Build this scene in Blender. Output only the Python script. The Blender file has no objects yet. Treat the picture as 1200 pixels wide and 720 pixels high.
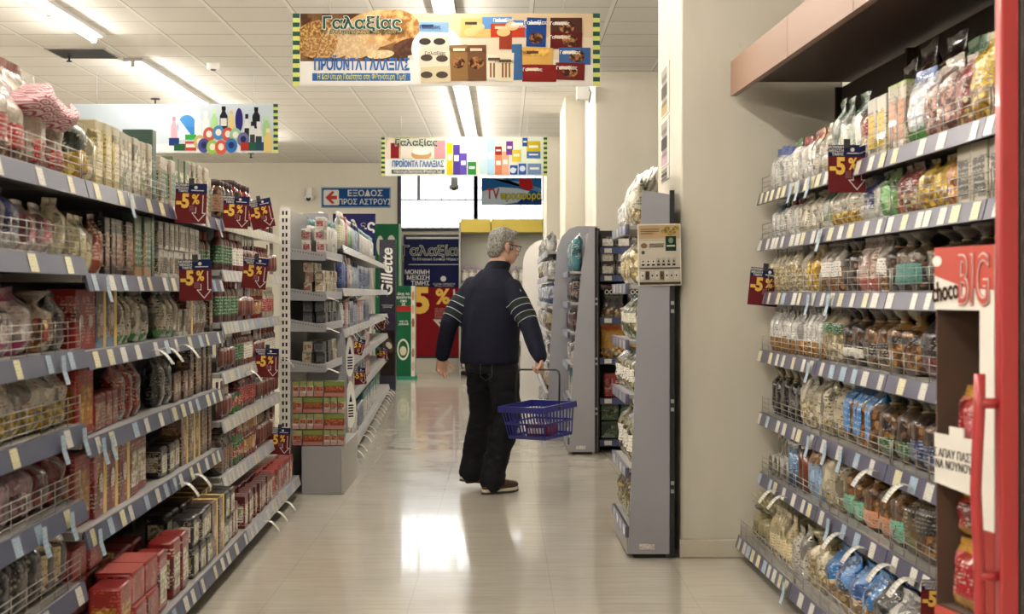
import bpy, bmesh, math, random
from mathutils import Vector, Matrix, Euler, noise

SC = bpy.context.scene
COL = SC.collection
PI = math.pi
R = math.radians

# ------------------------------------------------------------------ camera, world, exposure
F, CX, CY, CAMZ = 1800.0, 592.0, 343.0, 1.3          # focal length in pixels of the 1200 x 720 frame, principal point, eye height
cam_data = bpy.data.cameras.new('camera')
cam = bpy.data.objects.new('camera', cam_data)
COL.objects.link(cam)
cam.location = (0, 0, CAMZ)
cam.rotation_euler = (R(90), 0, 0)
cam_data.sensor_width = 36.0
cam_data.lens = F / 1200 * 36
cam_data.shift_x = (600 - CX) / 1200
cam_data.shift_y = (CY - 360) / 1200
cam_data.clip_start, cam_data.clip_end = 0.05, 200
cam_data.dof.use_dof = True
cam_data.dof.focus_distance = 9.6
cam_data.dof.aperture_fstop = 6.5
SC.camera = cam

world = bpy.data.worlds.new('world')
SC.world = world
world.use_nodes = True
wn = world.node_tree.nodes
wn['Background'].inputs[0].default_value = (0.95, 0.98, 1.0, 1)
wn['Background'].inputs[1].default_value = 1.2

SC.view_settings.view_transform = 'Standard'
SC.view_settings.look = 'None'
SC.view_settings.gamma = 1.0
SC.view_settings.use_curve_mapping = False
SC.view_settings.exposure = 2.1
TUBE = 22.0                                            # emission of the fluorescent tubes
SC.cycles.max_bounces = 8
SC.cycles.diffuse_bounces = 3
SC.cycles.glossy_bounces = 4
SC.cycles.transparent_max_bounces = 8
SC.cycles.sample_clamp_indirect = 6.0
SC.cycles.caustics_reflective = False
SC.cycles.caustics_refractive = False


def W(px, py, Y):
    """The point at distance Y that the camera sees at pixel (px, py)."""
    return Vector(((px - CX) * Y / F, Y, CAMZ + (CY - py) * Y / F))


# ------------------------------------------------------------------ materials
MATS = {}


def srgb(c):
    if isinstance(c, str):
        c = c.lstrip('#')
        c = [int(c[i:i + 2], 16) / 255 for i in (0, 2, 4)]
    c = [v / 12.92 if v <= .04045 else ((v + .055) / 1.055) ** 2.4 for v in c[:3]]
    g = .3 * c[0] + .59 * c[1] + .11 * c[2]
    return tuple(g + (v - g) * .9 for v in c) + (1.0,)


def pk(c, k=.66):
    """Package colours: printed film and card are darker than the paper they are named after."""
    c = srgb(c)
    g = .3 * c[0] + .59 * c[1] + .11 * c[2]
    return tuple(max(0.0, (g + (v - g) * 1.2) * k) for v in c[:3]) + (1.0,)


def mat(name, color='#808080', rough=.5, metal=0.0, coat=0.0, emit=0.0, spec=.5, bump=0.0, bscale=40.0):
    if name in MATS:
        return MATS[name]
    m = bpy.data.materials.new(name)
    m.use_nodes = True
    nt = m.node_tree
    b = nt.nodes['Principled BSDF']
    b.inputs['Base Color'].default_value = srgb(color)
    b.inputs['Roughness'].default_value = rough
    b.inputs['Metallic'].default_value = metal
    b.inputs['Coat Weight'].default_value = coat
    b.inputs['Coat Roughness'].default_value = .08
    b.inputs['Specular IOR Level'].default_value = spec
    if emit:
        b.inputs['Emission Color'].default_value = srgb(color)
        b.inputs['Emission Strength'].default_value = emit
    if bump:
        tc = nt.nodes.new('ShaderNodeTexCoord')
        n = nt.nodes.new('ShaderNodeTexNoise')
        n.inputs['Scale'].default_value = bscale
        n.inputs['Detail'].default_value = 4
        bp = nt.nodes.new('ShaderNodeBump')
        bp.inputs['Strength'].default_value = bump
        bp.inputs['Distance'].default_value = .02
        nt.links.new(tc.outputs['Object'], n.inputs['Vector'])
        nt.links.new(n.outputs['Fac'], bp.inputs['Height'])
        nt.links.new(bp.outputs['Normal'], b.inputs['Normal'])
    MATS[name] = m
    return m


class NT:
    """Small helper for node trees."""
    def __init__(self, name):
        self.m = bpy.data.materials.new(name)
        self.m.use_nodes = True
        self.t = self.m.node_tree
        self.b = self.t.nodes['Principled BSDF']

    def n(self, typ, **kw):
        nd = self.t.nodes.new(typ)
        for k, v in kw.items():
            if hasattr(nd, k):
                setattr(nd, k, v)
        return nd

    def val(self, sock, v):
        if isinstance(v, bpy.types.NodeSocket):
            self.t.links.new(v, sock)
        else:
            sock.default_value = v

    def math(self, op, a, b=0.0, c=0.0):
        nd = self.n('ShaderNodeMath', operation=op)
        self.val(nd.inputs[0], a)
        self.val(nd.inputs[1], b)
        self.val(nd.inputs[2], c)
        return nd.outputs[0]

    def mix(self, f, a, b, blend='MIX'):
        nd = self.n('ShaderNodeMix', data_type='RGBA', blend_type=blend)
        self.val(nd.inputs[0], f)
        self.val(nd.inputs[6], a)
        self.val(nd.inputs[7], b)
        return nd.outputs[2]

    def coord(self, out='Object'):
        return self.n('ShaderNodeTexCoord').outputs[out]

    def sep(self, v):
        s = self.n('ShaderNodeSeparateXYZ')
        self.t.links.new(v, s.inputs[0])
        return s.outputs

    def noise(self, v, scale, detail=3, rough=.5):
        nd = self.n('ShaderNodeTexNoise')
        if v is not None:
            self.t.links.new(v, nd.inputs['Vector'])
        nd.inputs['Scale'].default_value = scale
        nd.inputs['Detail'].default_value = detail
        nd.inputs['Roughness'].default_value = rough
        return nd.outputs['Fac']

    def scaled(self, v, s):
        nd = self.n('ShaderNodeVectorMath', operation='MULTIPLY')
        self.t.links.new(v, nd.inputs[0])
        nd.inputs[1].default_value = s
        return nd.outputs[0]

    def ramp(self, f, stops, interp='CONSTANT'):
        nd = self.n('ShaderNodeValToRGB')
        cr = nd.color_ramp
        cr.interpolation = interp
        while len(cr.elements) < len(stops):
            cr.elements.new(.5)
        for e, (p, c) in zip(cr.elements, stops):
            e.position = p
            e.color = c
        self.t.links.new(f, nd.inputs[0])
        return nd.outputs[0]

    def bump(self, h, strength=.3, dist=.01):
        nd = self.n('ShaderNodeBump')
        nd.inputs['Strength'].default_value = strength
        nd.inputs['Distance'].default_value = dist
        self.t.links.new(h, nd.inputs['Height'])
        self.t.links.new(nd.outputs[0], self.b.inputs['Normal'])

    def set(self, **kw):
        for k, v in kw.items():
            self.val(self.b.inputs[k.replace('_', ' ')], v)


def rand_coord(t, amount=7.0):
    """Object coordinates shifted by the object's own random number, so that copies differ."""
    oi = t.n('ShaderNodeObjectInfo')
    ad = t.n('ShaderNodeVectorMath', operation='ADD')
    t.t.links.new(t.coord('Object'), ad.inputs[0])
    mu = t.math('MULTIPLY', oi.outputs['Random'], amount)
    cb = t.n('ShaderNodeCombineXYZ')
    for i in range(3):
        t.t.links.new(mu, cb.inputs[i])
    t.t.links.new(cb.outputs[0], ad.inputs[1])
    return ad.outputs[0]


def pack_mat(name, low, mid, top, z1=.35, z2=.8, cont=None, cscale=45.0, ink=None, inkamt=.55, clear=0.0, rough=.28, coat=.6, crinkle=.5, art=None):
    """Printed plastic or card: three bands by height, contents showing in the lowest one, print and pictures in the middle one."""
    key = 'pack_' + name
    if key in MATS:
        return MATS[key]
    t = NT(key)
    g = t.sep(t.coord('Generated'))
    v = rand_coord(t)
    card = coat < .2
    wob = t.math('MULTIPLY_ADD', t.noise(v, 14, 1), .12, -.06)
    gz = g[2] if card else t.math('ADD', g[2], wob)
    col = t.ramp(gz, [(0, pk(low)), (z1, pk(mid)), (z2, pk(top))])
    inmid = t.math('MULTIPLY', t.math('GREATER_THAN', gz, z1 * .8), t.math('LESS_THAN', gz, z2 + .08))
    if ink or art:                                    # blocks of printed colour: angular patches of a few inks
        vo = t.n('ShaderNodeTexVoronoi', distance='MANHATTAN')
        vo.inputs['Scale'].default_value = 15.0
        t.t.links.new(t.scaled(v, (1, 1, .8)), vo.inputs['Vector'])
        sc_ = t.n('ShaderNodeSeparateColor')
        t.t.links.new(vo.outputs['Color'], sc_.inputs[0])
        c0 = pk(mid)
        dk = tuple(q * .22 for q in c0[:3]) + (1,)
        lt = tuple(min(.8, q * 1.3 + .12) for q in c0[:3]) + (1,)
        blocks = t.ramp(sc_.outputs[0], [(0, c0), (.36, pk(art or mid)), (.54, dk), (.72, c0), (.86, lt)])
        col = t.mix(t.math('MULTIPLY', inmid, .9 if art else .75), col, blocks)
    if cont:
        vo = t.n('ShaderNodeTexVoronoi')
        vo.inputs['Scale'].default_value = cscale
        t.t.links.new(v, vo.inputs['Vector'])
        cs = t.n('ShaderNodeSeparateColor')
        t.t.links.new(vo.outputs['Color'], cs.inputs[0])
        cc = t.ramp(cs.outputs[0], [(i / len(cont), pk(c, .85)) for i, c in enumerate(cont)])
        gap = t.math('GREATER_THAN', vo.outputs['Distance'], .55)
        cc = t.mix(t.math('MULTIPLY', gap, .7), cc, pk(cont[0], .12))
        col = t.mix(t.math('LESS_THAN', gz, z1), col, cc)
    if ink:
        nz = t.noise(t.scaled(v, (1, 1, 1.5)), 85, 2)
        dark = t.math('GREATER_THAN', nz, .52)
        lines = t.math('GREATER_THAN', t.math('FRACT', t.math('MULTIPLY', g[2], 17.0)), .4)
        nb = t.math('GREATER_THAN', t.noise(v, 18, 1), .49)
        f = t.math('MULTIPLY', t.math('MULTIPLY', lines, dark), t.math('MULTIPLY', inmid, nb))
        col = t.mix(t.math('MULTIPLY', f, inkamt), col, pk(ink, .8))
    t.set(Base_Color=col, Roughness=rough, Coat_Weight=coat, Coat_Roughness=.08)
    if crinkle:
        h = t.noise(v, 26, 3, .65)
        t.bump(h, min(1.0, crinkle * 1.5), .02)
    if clear:
        tr = t.n('ShaderNodeBsdfTransparent')
        mx = t.n('ShaderNodeMixShader')
        f = t.math('MULTIPLY', t.math('GREATER_THAN', gz, z2), clear)
        t.t.links.new(f, mx.inputs[0])
        t.t.links.new(t.b.outputs[0], mx.inputs[1])
        t.t.links.new(tr.outputs[0], mx.inputs[2])
        t.t.links.new(mx.outputs[0], t.t.nodes['Material Output'].inputs[0])
    MATS[key] = t.m
    return t.m


# ------------------------------------------------------------------ mesh building
class MB:
    def __init__(self):
        self.v, self.f, self.mi, self.sm, self.mats = [], [], [], [], []

    def slot(self, m):
        if m not in self.mats:
            self.mats.append(m)
        return self.mats.index(m)

    def add(self, verts, faces, m, smooth=False, M=None):
        o = len(self.v)
        self.v += [tuple(M @ Vector(p)) if M else tuple(p) for p in verts]
        s = self.slot(m)
        for f in faces:
            self.f.append([i + o for i in f])
            self.mi.append(s)
            self.sm.append(smooth)
        return self

    def box(self, lo, hi, m, M=None, bev=0.0):
        x0, y0, z0 = lo
        x1, y1, z1 = hi
        if bev <= 0:
            vs = [(x0, y0, z0), (x1, y0, z0), (x1, y1, z0), (x0, y1, z0), (x0, y0, z1), (x1, y0, z1), (x1, y1, z1), (x0, y1, z1)]
            fs = [(3, 2, 1, 0), (4, 5, 6, 7), (0, 1, 5, 4), (1, 2, 6, 5), (2, 3, 7, 6), (3, 0, 4, 7)]
            return self.add(vs, fs, m, False, M)
        bm = bmesh.new()
        bmesh.ops.create_cube(bm, size=1)
        for p in bm.verts:
            p.co = Vector(((x0 + x1) / 2 + p.co.x * (x1 - x0), (y0 + y1) / 2 + p.co.y * (y1 - y0), (z0 + z1) / 2 + p.co.z * (z1 - z0)))
        bmesh.ops.bevel(bm, geom=list(bm.edges), offset=min(bev, (x1 - x0) * .45, (y1 - y0) * .45, (z1 - z0) * .45), segments=2, affect='EDGES', profile=.5)
        bm.verts.index_update()
        vs = [p.co.copy() for p in bm.verts]
        big = sorted((f.calc_area() for f in bm.faces), reverse=True)[5]
        fs = [[p.index for p in f.verts] for f in bm.faces]
        sm = [f.calc_area() < big * .999 for f in bm.faces]
        bm.free()
        self.add(vs, fs, m, True, M)
        self.sm[-len(sm):] = sm
        return self

    def prism(self, pts, y0, y1, m, M=None, smooth=False):
        """Polygon in x, z pushed from y0 to y1."""
        n = len(pts)
        vs = [(p[0], y0, p[1]) for p in pts] + [(p[0], y1, p[1]) for p in pts]
        fs = [list(range(n)), list(range(2 * n - 1, n - 1, -1))] + [(i, i + n, (i + 1) % n + n, (i + 1) % n) for i in range(n)]
        return self.add(vs, fs, m, smooth, M)

    def lathe(self, prof, m, n=20, M=None, cap=True, smooth=True):
        vs, fs = [], []
        for r, z in prof:
            for i in range(n):
                a = 2 * PI * i / n
                vs.append((r * math.cos(a), r * math.sin(a), z))
        for k in range(len(prof) - 1):
            for i in range(n):
                j = (i + 1) % n
                fs.append((k * n + i, k * n + j, (k + 1) * n + j, (k + 1) * n + i))
        if cap:
            fs.append(list(range(n - 1, -1, -1)))
            fs.append([(len(prof) - 1) * n + i for i in range(n)])
        return self.add(vs, fs, m, smooth, M)

    def tube(self, path, r, m, n=6, M=None, closed=False):
        P = [Vector(p) for p in path]
        k = len(P)
        vs, fs = [], []
        prev = None
        for i, p in enumerate(P):
            if closed:
                d = (P[(i + 1) % k] - P[i - 1]).normalized()
            else:
                d = (P[min(i + 1, k - 1)] - P[max(i - 1, 0)]).normalized()
            if prev is None:
                a = d.orthogonal().normalized()
            else:
                a = (prev - d * prev.dot(d)).normalized()
            prev = a
            b = d.cross(a)
            rr = r[i] if isinstance(r, (list, tuple)) else r
            for j in range(n):
                t = 2 * PI * j / n
                vs.append(p + a * (rr * math.cos(t)) + b * (rr * math.sin(t)))
        for i in range(k if closed else k - 1):
            i2 = (i + 1) % k
            for j in range(n):
                j2 = (j + 1) % n
                fs.append((i * n + j, i * n + j2, i2 * n + j2, i2 * n + j))
        if not closed:
            fs.append(list(range(n - 1, -1, -1)))
            fs.append([(k - 1) * n + j for j in range(n)])
        return self.add(vs, fs, m, True, M)

    def poly(self, pts, m, M=None):
        return self.add(pts, [list(range(len(pts)))], m, False, M)

    def mesh(self, name):
        me = bpy.data.meshes.new(name)
        me.from_pydata(self.v, [], self.f)
        for m in self.mats:
            me.materials.append(m)
        me.polygons.foreach_set('material_index', self.mi)
        me.polygons.foreach_set('use_smooth', self.sm)
        me.validate()
        me.update()
        return me

    def obj(self, name, parent=None, link=True, loc=None):
        o = bpy.data.objects.new(name, self.mesh(name))
        if link:
            COL.objects.link(o)
        if parent is not None:
            o.parent = parent
        if loc is not None:
            o.location = loc
        return o


def tag(o, label=None, cat=None, group=None, kind=None):
    for k, v in (('label', label), ('category', cat), ('group', group), ('kind', kind)):
        if v:
            o[k] = v
    return o


def empty(name, loc=(0, 0, 0), rz=0.0, label=None, cat=None, group=None):
    o = bpy.data.objects.new(name, None)
    COL.objects.link(o)
    o.location = loc
    o.rotation_euler = (0, 0, rz)
    o.empty_display_size = .1
    return tag(o, label, cat, group)


def struct(o):
    o['kind'] = 'structure'
    return o


TXT = {}


def lettering(s, size, m, parent, M, bold=.0, align='CENTER', sx=1.0, name='lettering', extrude=.0006, shear=0.0):
    """Writing as flat raised letters: in the local x, z plane, facing -y. M places it."""
    key = (s, size, bold, align, sx, m.name, extrude, shear)
    if key not in TXT:
        c = bpy.data.curves.new('lettering', 'FONT')
        c.body = s
        c.size = size
        c.align_x = align
        c.align_y = 'CENTER'
        c.resolution_u = 3
        c.offset = bold * size
        c.extrude = extrude
        c.shear = shear
        c.space_line = .95
        o = bpy.data.objects.new('lettering', c)
        COL.objects.link(o)
        bpy.context.view_layer.update()
        me = bpy.data.meshes.new_from_object(o.evaluated_get(bpy.context.evaluated_depsgraph_get()))
        bpy.data.objects.remove(o)
        bpy.data.curves.remove(c)
        me.transform(Matrix.Rotation(R(90), 4, 'X') @ Matrix.Diagonal((sx, 1, 1, 1)))
        me.materials.clear()
        me.materials.append(m)
        me.name = 'lettering'
        TXT[key] = me
    o = bpy.data.objects.new(name, TXT[key])
    COL.objects.link(o)
    o.parent = parent
    o.matrix_local = M
    return o


def T(x=0, y=0, z=0):
    return Matrix.Translation((x, y, z))


ORD = ['first', 'second', 'third', 'fourth', 'fifth', 'sixth', 'seventh', 'eighth', 'ninth', 'tenth', 'eleventh', 'twelfth', 'thirteenth', 'fourteenth', 'fifteenth',
       'sixteenth', 'seventeenth', 'eighteenth', 'nineteenth', 'twentieth', 'twenty-first', 'twenty-second', 'twenty-third', 'twenty-fourth', 'twenty-fifth',
       'twenty-sixth', 'twenty-seventh', 'twenty-eighth', 'twenty-ninth', 'thirtieth', 'thirty-first', 'thirty-second', 'thirty-third', 'thirty-fourth', 'thirty-fifth', 'thirty-sixth', 'thirty-seventh', 'thirty-eighth']

# ------------------------------------------------------------------ room shell
def floor_mat():
    t = NT('glossy_cream_floor')
    v = t.coord('Object')
    s = t.sep(v)
    streak = t.noise(t.scaled(v, (.7, 7.0, 1)), 4.0, 4, .6)
    blot = t.noise(t.scaled(v, (1, 1.6, 1)), 2.2, 3)
    col = t.ramp(streak, [(.25, srgb('#b5ac9a')), (.5, srgb('#c6beae')), (.8, srgb('#cfc8ba'))], 'LINEAR')
    col = t.mix(t.math('MULTIPLY', blot, .3), col, srgb('#cbc2b0'))
    fine = t.ramp(t.noise(t.scaled(v, (1.2, 16, 1)), 9, 3, .7), [(.63, (0, 0, 0, 1)), (.72, (1, 1, 1, 1))], 'LINEAR')
    col = t.mix(t.math('MULTIPLY', fine, .16), col, srgb('#8f8677'))
    jx = t.math('LESS_THAN', t.math('FRACT', t.math('DIVIDE', t.math('ADD', s[0], 20.2), .6)), .006)
    jy = t.math('LESS_THAN', t.math('FRACT', t.math('DIVIDE', t.math('ADD', s[1], 20.0), .6)), .006)
    col = t.mix(t.math('MULTIPLY', t.math('MAXIMUM', jx, jy), .28), col, srgb('#857b6c'))
    rg = t.math('MULTIPLY_ADD', t.noise(v, 3.0, 4), .18, .08)
    t.set(Base_Color=col, Roughness=rg, Coat_Weight=.35, Coat_Roughness=.05)
    t.bump(t.noise(t.scaled(v, (1, .5, 1)), 3.0, 2), .02, .02)
    return t.m


def ceil_mat():
    t = NT('mineral_fibre_ceiling')
    v = t.coord('Object')
    s = t.sep(v)
    ux = t.math('DIVIDE', t.math('ADD', s[0], 30.42), .6)
    uy = t.math('DIVIDE', t.math('ADD', s[1], 30.0), .6)
    fx, fy = t.math('FRACT', ux), t.math('FRACT', uy)
    cb = t.n('ShaderNodeCombineXYZ')
    t.t.links.new(t.math('FLOOR', ux), cb.inputs[0])
    t.t.links.new(t.math('FLOOR', uy), cb.inputs[1])
    wn_ = t.n('ShaderNodeTexWhiteNoise')
    t.t.links.new(cb.outputs[0], wn_.inputs['Vector'])
    col = t.mix(wn_.outputs['Value'], srgb('#e2dfd8'), srgb('#e9e6e0'))
    col = t.mix(t.math('MULTIPLY', t.noise(v, 3, 3), .2), col, srgb('#d8d4ca'))
    col = t.mix(t.math('LESS_THAN', fy, .022), col, srgb('#8a857a'))
    col = t.mix(t.math('LESS_THAN', fx, .05), col, srgb('#f0eee8'))
    col = t.mix(t.math('MULTIPLY', t.math('GREATER_THAN', fx, .05), t.math('LESS_THAN', fx, .062)), col, srgb('#a49f93'))
    t.set(Base_Color=col, Roughness=.85)
    return t.m


def plaster(name, base, dirt, amt=.5):
    t = NT(name)
    v = t.coord('Object')
    n1 = t.noise(t.scaled(v, (1, 1, .35)), 1.6, 4, .6)
    n2 = t.noise(v, 14, 4, .65)
    col = t.mix(t.math('MULTIPLY', t.ramp(n1, [(.35, (0, 0, 0, 1)), (.7, (1, 1, 1, 1))], 'LINEAR'), amt), srgb(base), srgb(dirt))
    sc = t.ramp(n2, [(.68, (0, 0, 0, 1)), (.76, (1, 1, 1, 1))], 'LINEAR')
    col = t.mix(t.math('MULTIPLY', sc, .18), col, srgb('#7d7565'))
    t.set(Base_Color=col, Roughness=.7)
    t.bump(t.noise(t.scaled(v, (1, 1, .6)), 24, 4), .12, .01)
    return t.m


M_WALL = plaster('cream_wall', '#dad5c6', '#cec7b4', .4)
M_PILLAR = plaster('cream_pillar_paint', '#cfc9b8', '#b8b09c', .6)
M_BASE = plaster('stone_skirting', '#c9c1ae', '#b0a68f', .8)
ZC = 3.42
YB = 25.1

mb = MB()
mb.box((-9.2, -3.2, -.2), (3.2, YB + .2, 0), floor_mat())
struct(mb.obj('floor'))
mb = MB()
mb.box((-9.2, -3.2, ZC), (3.2, YB + .2, ZC + .2), ceil_mat())
struct(mb.obj('ceiling'))
mb = MB(); mb.box((-9.2, -3.2, 0), (-9.0, YB + .2, ZC), M_WALL); struct(mb.obj('wall_left'))
mb = MB(); mb.box((-9.0, -3.2, 0), (3.0, -3.0, ZC), M_WALL); struct(mb.obj('wall_front'))
mb = MB(); mb.box((3.0, -3.2, 0), (3.2, YB + .2, ZC), M_WALL); struct(mb.obj('wall_right'))

# back wall with two window openings
wx = [(-1.70, -.516), (-.446, .61)]
wz = (2.36, 3.22)
mb = MB()
mb.box((-9.0, YB, 0), (wx[0][0], YB + .2, ZC), M_WALL)
mb.box((wx[1][1], YB, 0), (3.0, YB + .2, ZC), M_WALL)
mb.box((wx[0][0], YB, 0), (wx[1][1], YB + .2, wz[0]), M_WALL)
mb.box((wx[0][0], YB, wz[1]), (wx[1][1], YB + .2, ZC), M_WALL)
mb.box((wx[0][1], YB, wz[0]), (wx[1][0], YB + .2, wz[1]), M_WALL)
struct(mb.obj('wall_back'))

M_BLACK = mat('black_metal', '#15151a', .45)
M_PANE = None
t = NT('window_glass')
lp = t.n('ShaderNodeBsdfTransparent')
gl = t.n('ShaderNodeBsdfGlossy')
gl.inputs['Roughness'].default_value = .05
mx = t.n('ShaderNodeMixShader')
mx.inputs[0].default_value = .06
t.t.links.new(lp.outputs[0], mx.inputs[1])
t.t.links.new(gl.outputs[0], mx.inputs[2])
t.t.links.new(mx.outputs[0], t.t.nodes['Material Output'].inputs[0])
M_PANE = t.m
M_GRID = mat('grey_window_bars', '#7f8488', .5)
for i, (x0, x1) in enumerate(wx):
    w = empty('window_%d' % (i + 1), ((x0 + x1) / 2, YB, wz[0]))
    struct(w)
    a, h = (x1 - x0) / 2, wz[1] - wz[0]
    mb = MB()
    mb.box((-a - .06, -.03, -.06), (-a, .06, h + .06), M_BLACK)
    mb.box((a, -.03, -.06), (a + .06, .06, h + .06), M_BLACK)
    mb.box((-a, -.03, -.06), (a, .06, 0), M_BLACK)
    mb.box((-a, -.03, h), (a, .06, h + .06), M_BLACK)
    mb.obj('window_frame', w)
    mb = MB()
    for k in range(1, 9):
        x = -a + 2 * a * k / 9
        mb.box((x - .007, .06, 0), (x + .007, .075, h), M_GRID)
    for zz in (.2, .46, .66):
        mb.box((-a, .06, zz - (.012 if zz == .46 else .005)), (a, .075, zz + (.012 if zz == .46 else .005)), M_GRID)
    if i == 0:
        mb.box((-a + .27, .05, .46), (-a + .31, .08, h), M_GRID)
    mb.obj('window_grid', w)
    mb = MB()
    mb.box((-a, .09, 0), (a, .096, h), M_PANE)
    mb.obj('pane', w)

# the pillars along the aisle and their skirting
def pillar(name, x0, x1, y0, y1):
    mb = MB()
    mb.box((x0, y0, 0), (x1, y1, ZC), M_PILLAR, bev=.012)
    struct(mb.obj(name))


pillar('pillar_1', .862, 1.66, 7.55, 8.66)
pillar('pillar_2', .862, 2.9, 14.7, 16.6)
pillar('pillar_3', .645, 2.9, 16.62, 18.1)
pillar('pillar_4', .555, 2.9, 20.8, 22.4)
mb = MB()
mb.box((.855, 7.515, 0), (1.2, 7.55, .09), M_BASE, bev=.006)
struct(mb.obj('baseboard_pillar'))

# ------------------------------------------------------------------ ceiling fittings
M_LAMPBODY = mat('lamp_trunking', '#b9b7b0', .5)
M_TUBE = mat('fluorescent_tube', '#fff6ea', .4, emit=TUBE)
lamp_n = [0]


def strip_lamp(x, y, L=1.2, row='over the main aisle'):
    lamp_n[0] += 1
    r = empty('strip_lamp', (x, y, ZC))
    mb = MB()
    mb.prism([(-.085, 0), (-.085, -.028), (-.08, -.033), (.08, -.033), (.085, -.028), (.085, 0)], -L / 2 - .033, L / 2 + .033, M_LAMPBODY)
    mb.obj('lamp_body', r)
    mb = MB()
    Mx = Matrix.Translation((0, -L / 2, -.052)) @ Matrix.Rotation(R(-90), 4, 'X')
    mb.lathe([(.022, 0), (.022, L)], M_TUBE, 10, Mx)
    mb.obj('tube', r)
    for s in (-1, 1):
        mb = MB()
        mb.box((-.018, s * (L / 2 + .015) - .016, -.08), (.018, s * (L / 2 + .015) + .016, -.033), M_LAMPBODY, bev=.004)
        mb.obj('end_bracket', r)
    return r


for row, x, ys in (('leftmost visible row', -3.36, [y * 1.27 + 11.95 for y in range(-11, 9) if y not in (1, 8)]),
                   ('row over the main aisle', -.45, [y * 1.27 + .5 for y in range(-2, 18)]),
                   ('far row', -6.3, [y * 2.54 + 2.0 for y in range(-1, 9)])):
    seen = sorted(ys, reverse=True)
    for i, y in enumerate(seen):
        o = strip_lamp(x, y)
        where = {'leftmost visible row': 'of the lamp row over the shelves', 'row over the main aisle': 'of the lamp row over the aisle', 'far row': 'of the lamp row beyond the shelves'}[row]
        tag(o, '%s white fluorescent strip lamp from the far wall %s' % (ORD[i], where), 'ceiling light', 'strip lamps of' + where[6:] if False else 'strip lamps ' + where)

M_WHITEP = mat('white_plastic', '#e4e1da', .4)
M_DARKP = mat('dark_plastic', '#2a2a2c', .45)
v = empty('ceiling_vent', (-3.72, 13.55, ZC), 0, 'dark slatted air vent set in the ceiling above the left shelves', 'vent')
mb = MB(); mb.box((-.27, -.27, -.012), (.27, .27, .0), mat('vent_frame', '#a5a29a', .5)); mb.obj('vent_frame', v)
mb = MB()
for k in range(9):
    mb.box((-.24, -.23 + k * .055, -.02), (.24, -.20 + k * .055, -.008), M_DARKP)
mb.obj('slat_grille', v)
for i, (px, py) in enumerate(((81, 67), (250, 82), (182, 119), (294, 182))):
    Y = F * (ZC - CAMZ) / (CY - py) * (.985 if i != 1 else .97)
    p = W(px, py, Y)
    if i == 1:
        d = empty('smoke_detector', (p.x, Y, ZC), 0, 'white box shaped smoke detector on the ceiling grid', 'detector')
        mb = MB(); mb.lathe([(.055, -.06), (.06, -.035), (.06, 0)], M_WHITEP, 16); mb.obj('housing', d)
        mb = MB(); mb.lathe([(.02, -.07), (.03, -.06)], M_DARKP, 12); mb.obj('sensor', d)
    else:
        d = empty('sprinkler', (p.x, Y, ZC), 0, ('dark sprinkler head beside the ceiling vent', '', 'dark sprinkler head above the hanging cosmetics banner', 'dark sprinkler head below the hanging cosmetics banner')[i], 'sprinkler')
        mb = MB(); mb.lathe([(.05, -.012), (.05, 0)], M_DARKP, 14); mb.obj('rosette', d)
        mb = MB(); mb.lathe([(.025, -.075), (.025, -.065), (.008, -.06), (.01, -.01)], M_DARKP, 10); mb.obj('nozzle', d)

# ------------------------------------------------------------------ packages: one prototype of each kind (with variants), copied later
rnd = random.Random(7)
UNL = []


def raw(name, mesh, parent=None, M=None, label=None):
    """An object that is not linked: part of a prototype."""
    o = bpy.data.objects.new(name, mesh)
    if parent is not None:
        o.parent = parent
    if M is not None:
        o.matrix_local = M
    if label:
        o['label'] = label
    return o


class Proto:
    def __init__(self, root, kids=(), size=(.1, .06, .2)):
        self.root, self.kids, self.size = root, list(kids), size


def spawn(pr, M, label, cat, group=None, parts=True):
    r = pr.root.copy()
    COL.objects.link(r)
    r.matrix_world = M
    tag(r, label, cat, group)
    if parts:
        m2 = {}
        for k in pr.kids:
            c = k.copy()
            COL.objects.link(c)
            c.parent = m2.get(k.parent, r)
            m2[k] = c
    return r


def sgn_pow(c, e):
    return math.copysign(abs(c) ** e, c)


def smooth(a, b, x):
    t = max(0.0, min(1.0, (x - a) / (b - a)))
    return t * t * (3 - 2 * t)


def pouch_shape(w, h, d, seed, seal=.07, gather=False, lean=0.0, belly=.62, rough=1.0):
    """Returns f(t, angle) -> point of a filled bag standing on the shelf, front towards -y."""
    off = Vector((seed * 3.17, seed * 1.31, seed * 2.07))

    def f(t, a, grow=0.0):
        if gather:
            neck = smooth(.62, .78, t) - .75 * smooth(.8, 1.0, t)
            ww = w * (.86 + .14 * math.sin(PI * min(1, t / .7))) * (1 - .74 * neck)
            dd = d * (.72 + .28 * smooth(0, .2, t)) * (1 - .74 * neck)
        else:
            ww = w * (.93 + .07 * abs(2 * t - 1))
            dd = d * (.62 + .38 * smooth(0, .18, t)) * (1 - smooth(belly, 1 - seal, t)) + .006
        c, s = math.cos(a), math.sin(a)
        x = ww / 2 * sgn_pow(c, .62)
        y = dd / 2 * sgn_pow(s, .8)
        z = h * t
        p = Vector((x, y, z))
        q = p * 22 + off
        amp = min(w, .16) * .055 * rough * (1.5 if gather and t > .6 else 1.0) * min(1, t * 8)
        dsp = Vector((noise.noise(q), noise.noise(q + Vector((9, 0, 0))), .4 * noise.noise(q + Vector((0, 9, 0)))))
        p = p + dsp * amp
        p.y += lean * max(0.0, t - .45) ** 2 * h
        if grow:
            p += Vector((c * grow * .3, s * grow, 0)) if not gather else Vector((c, s, 0)) * grow
        return p
    return f


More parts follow.
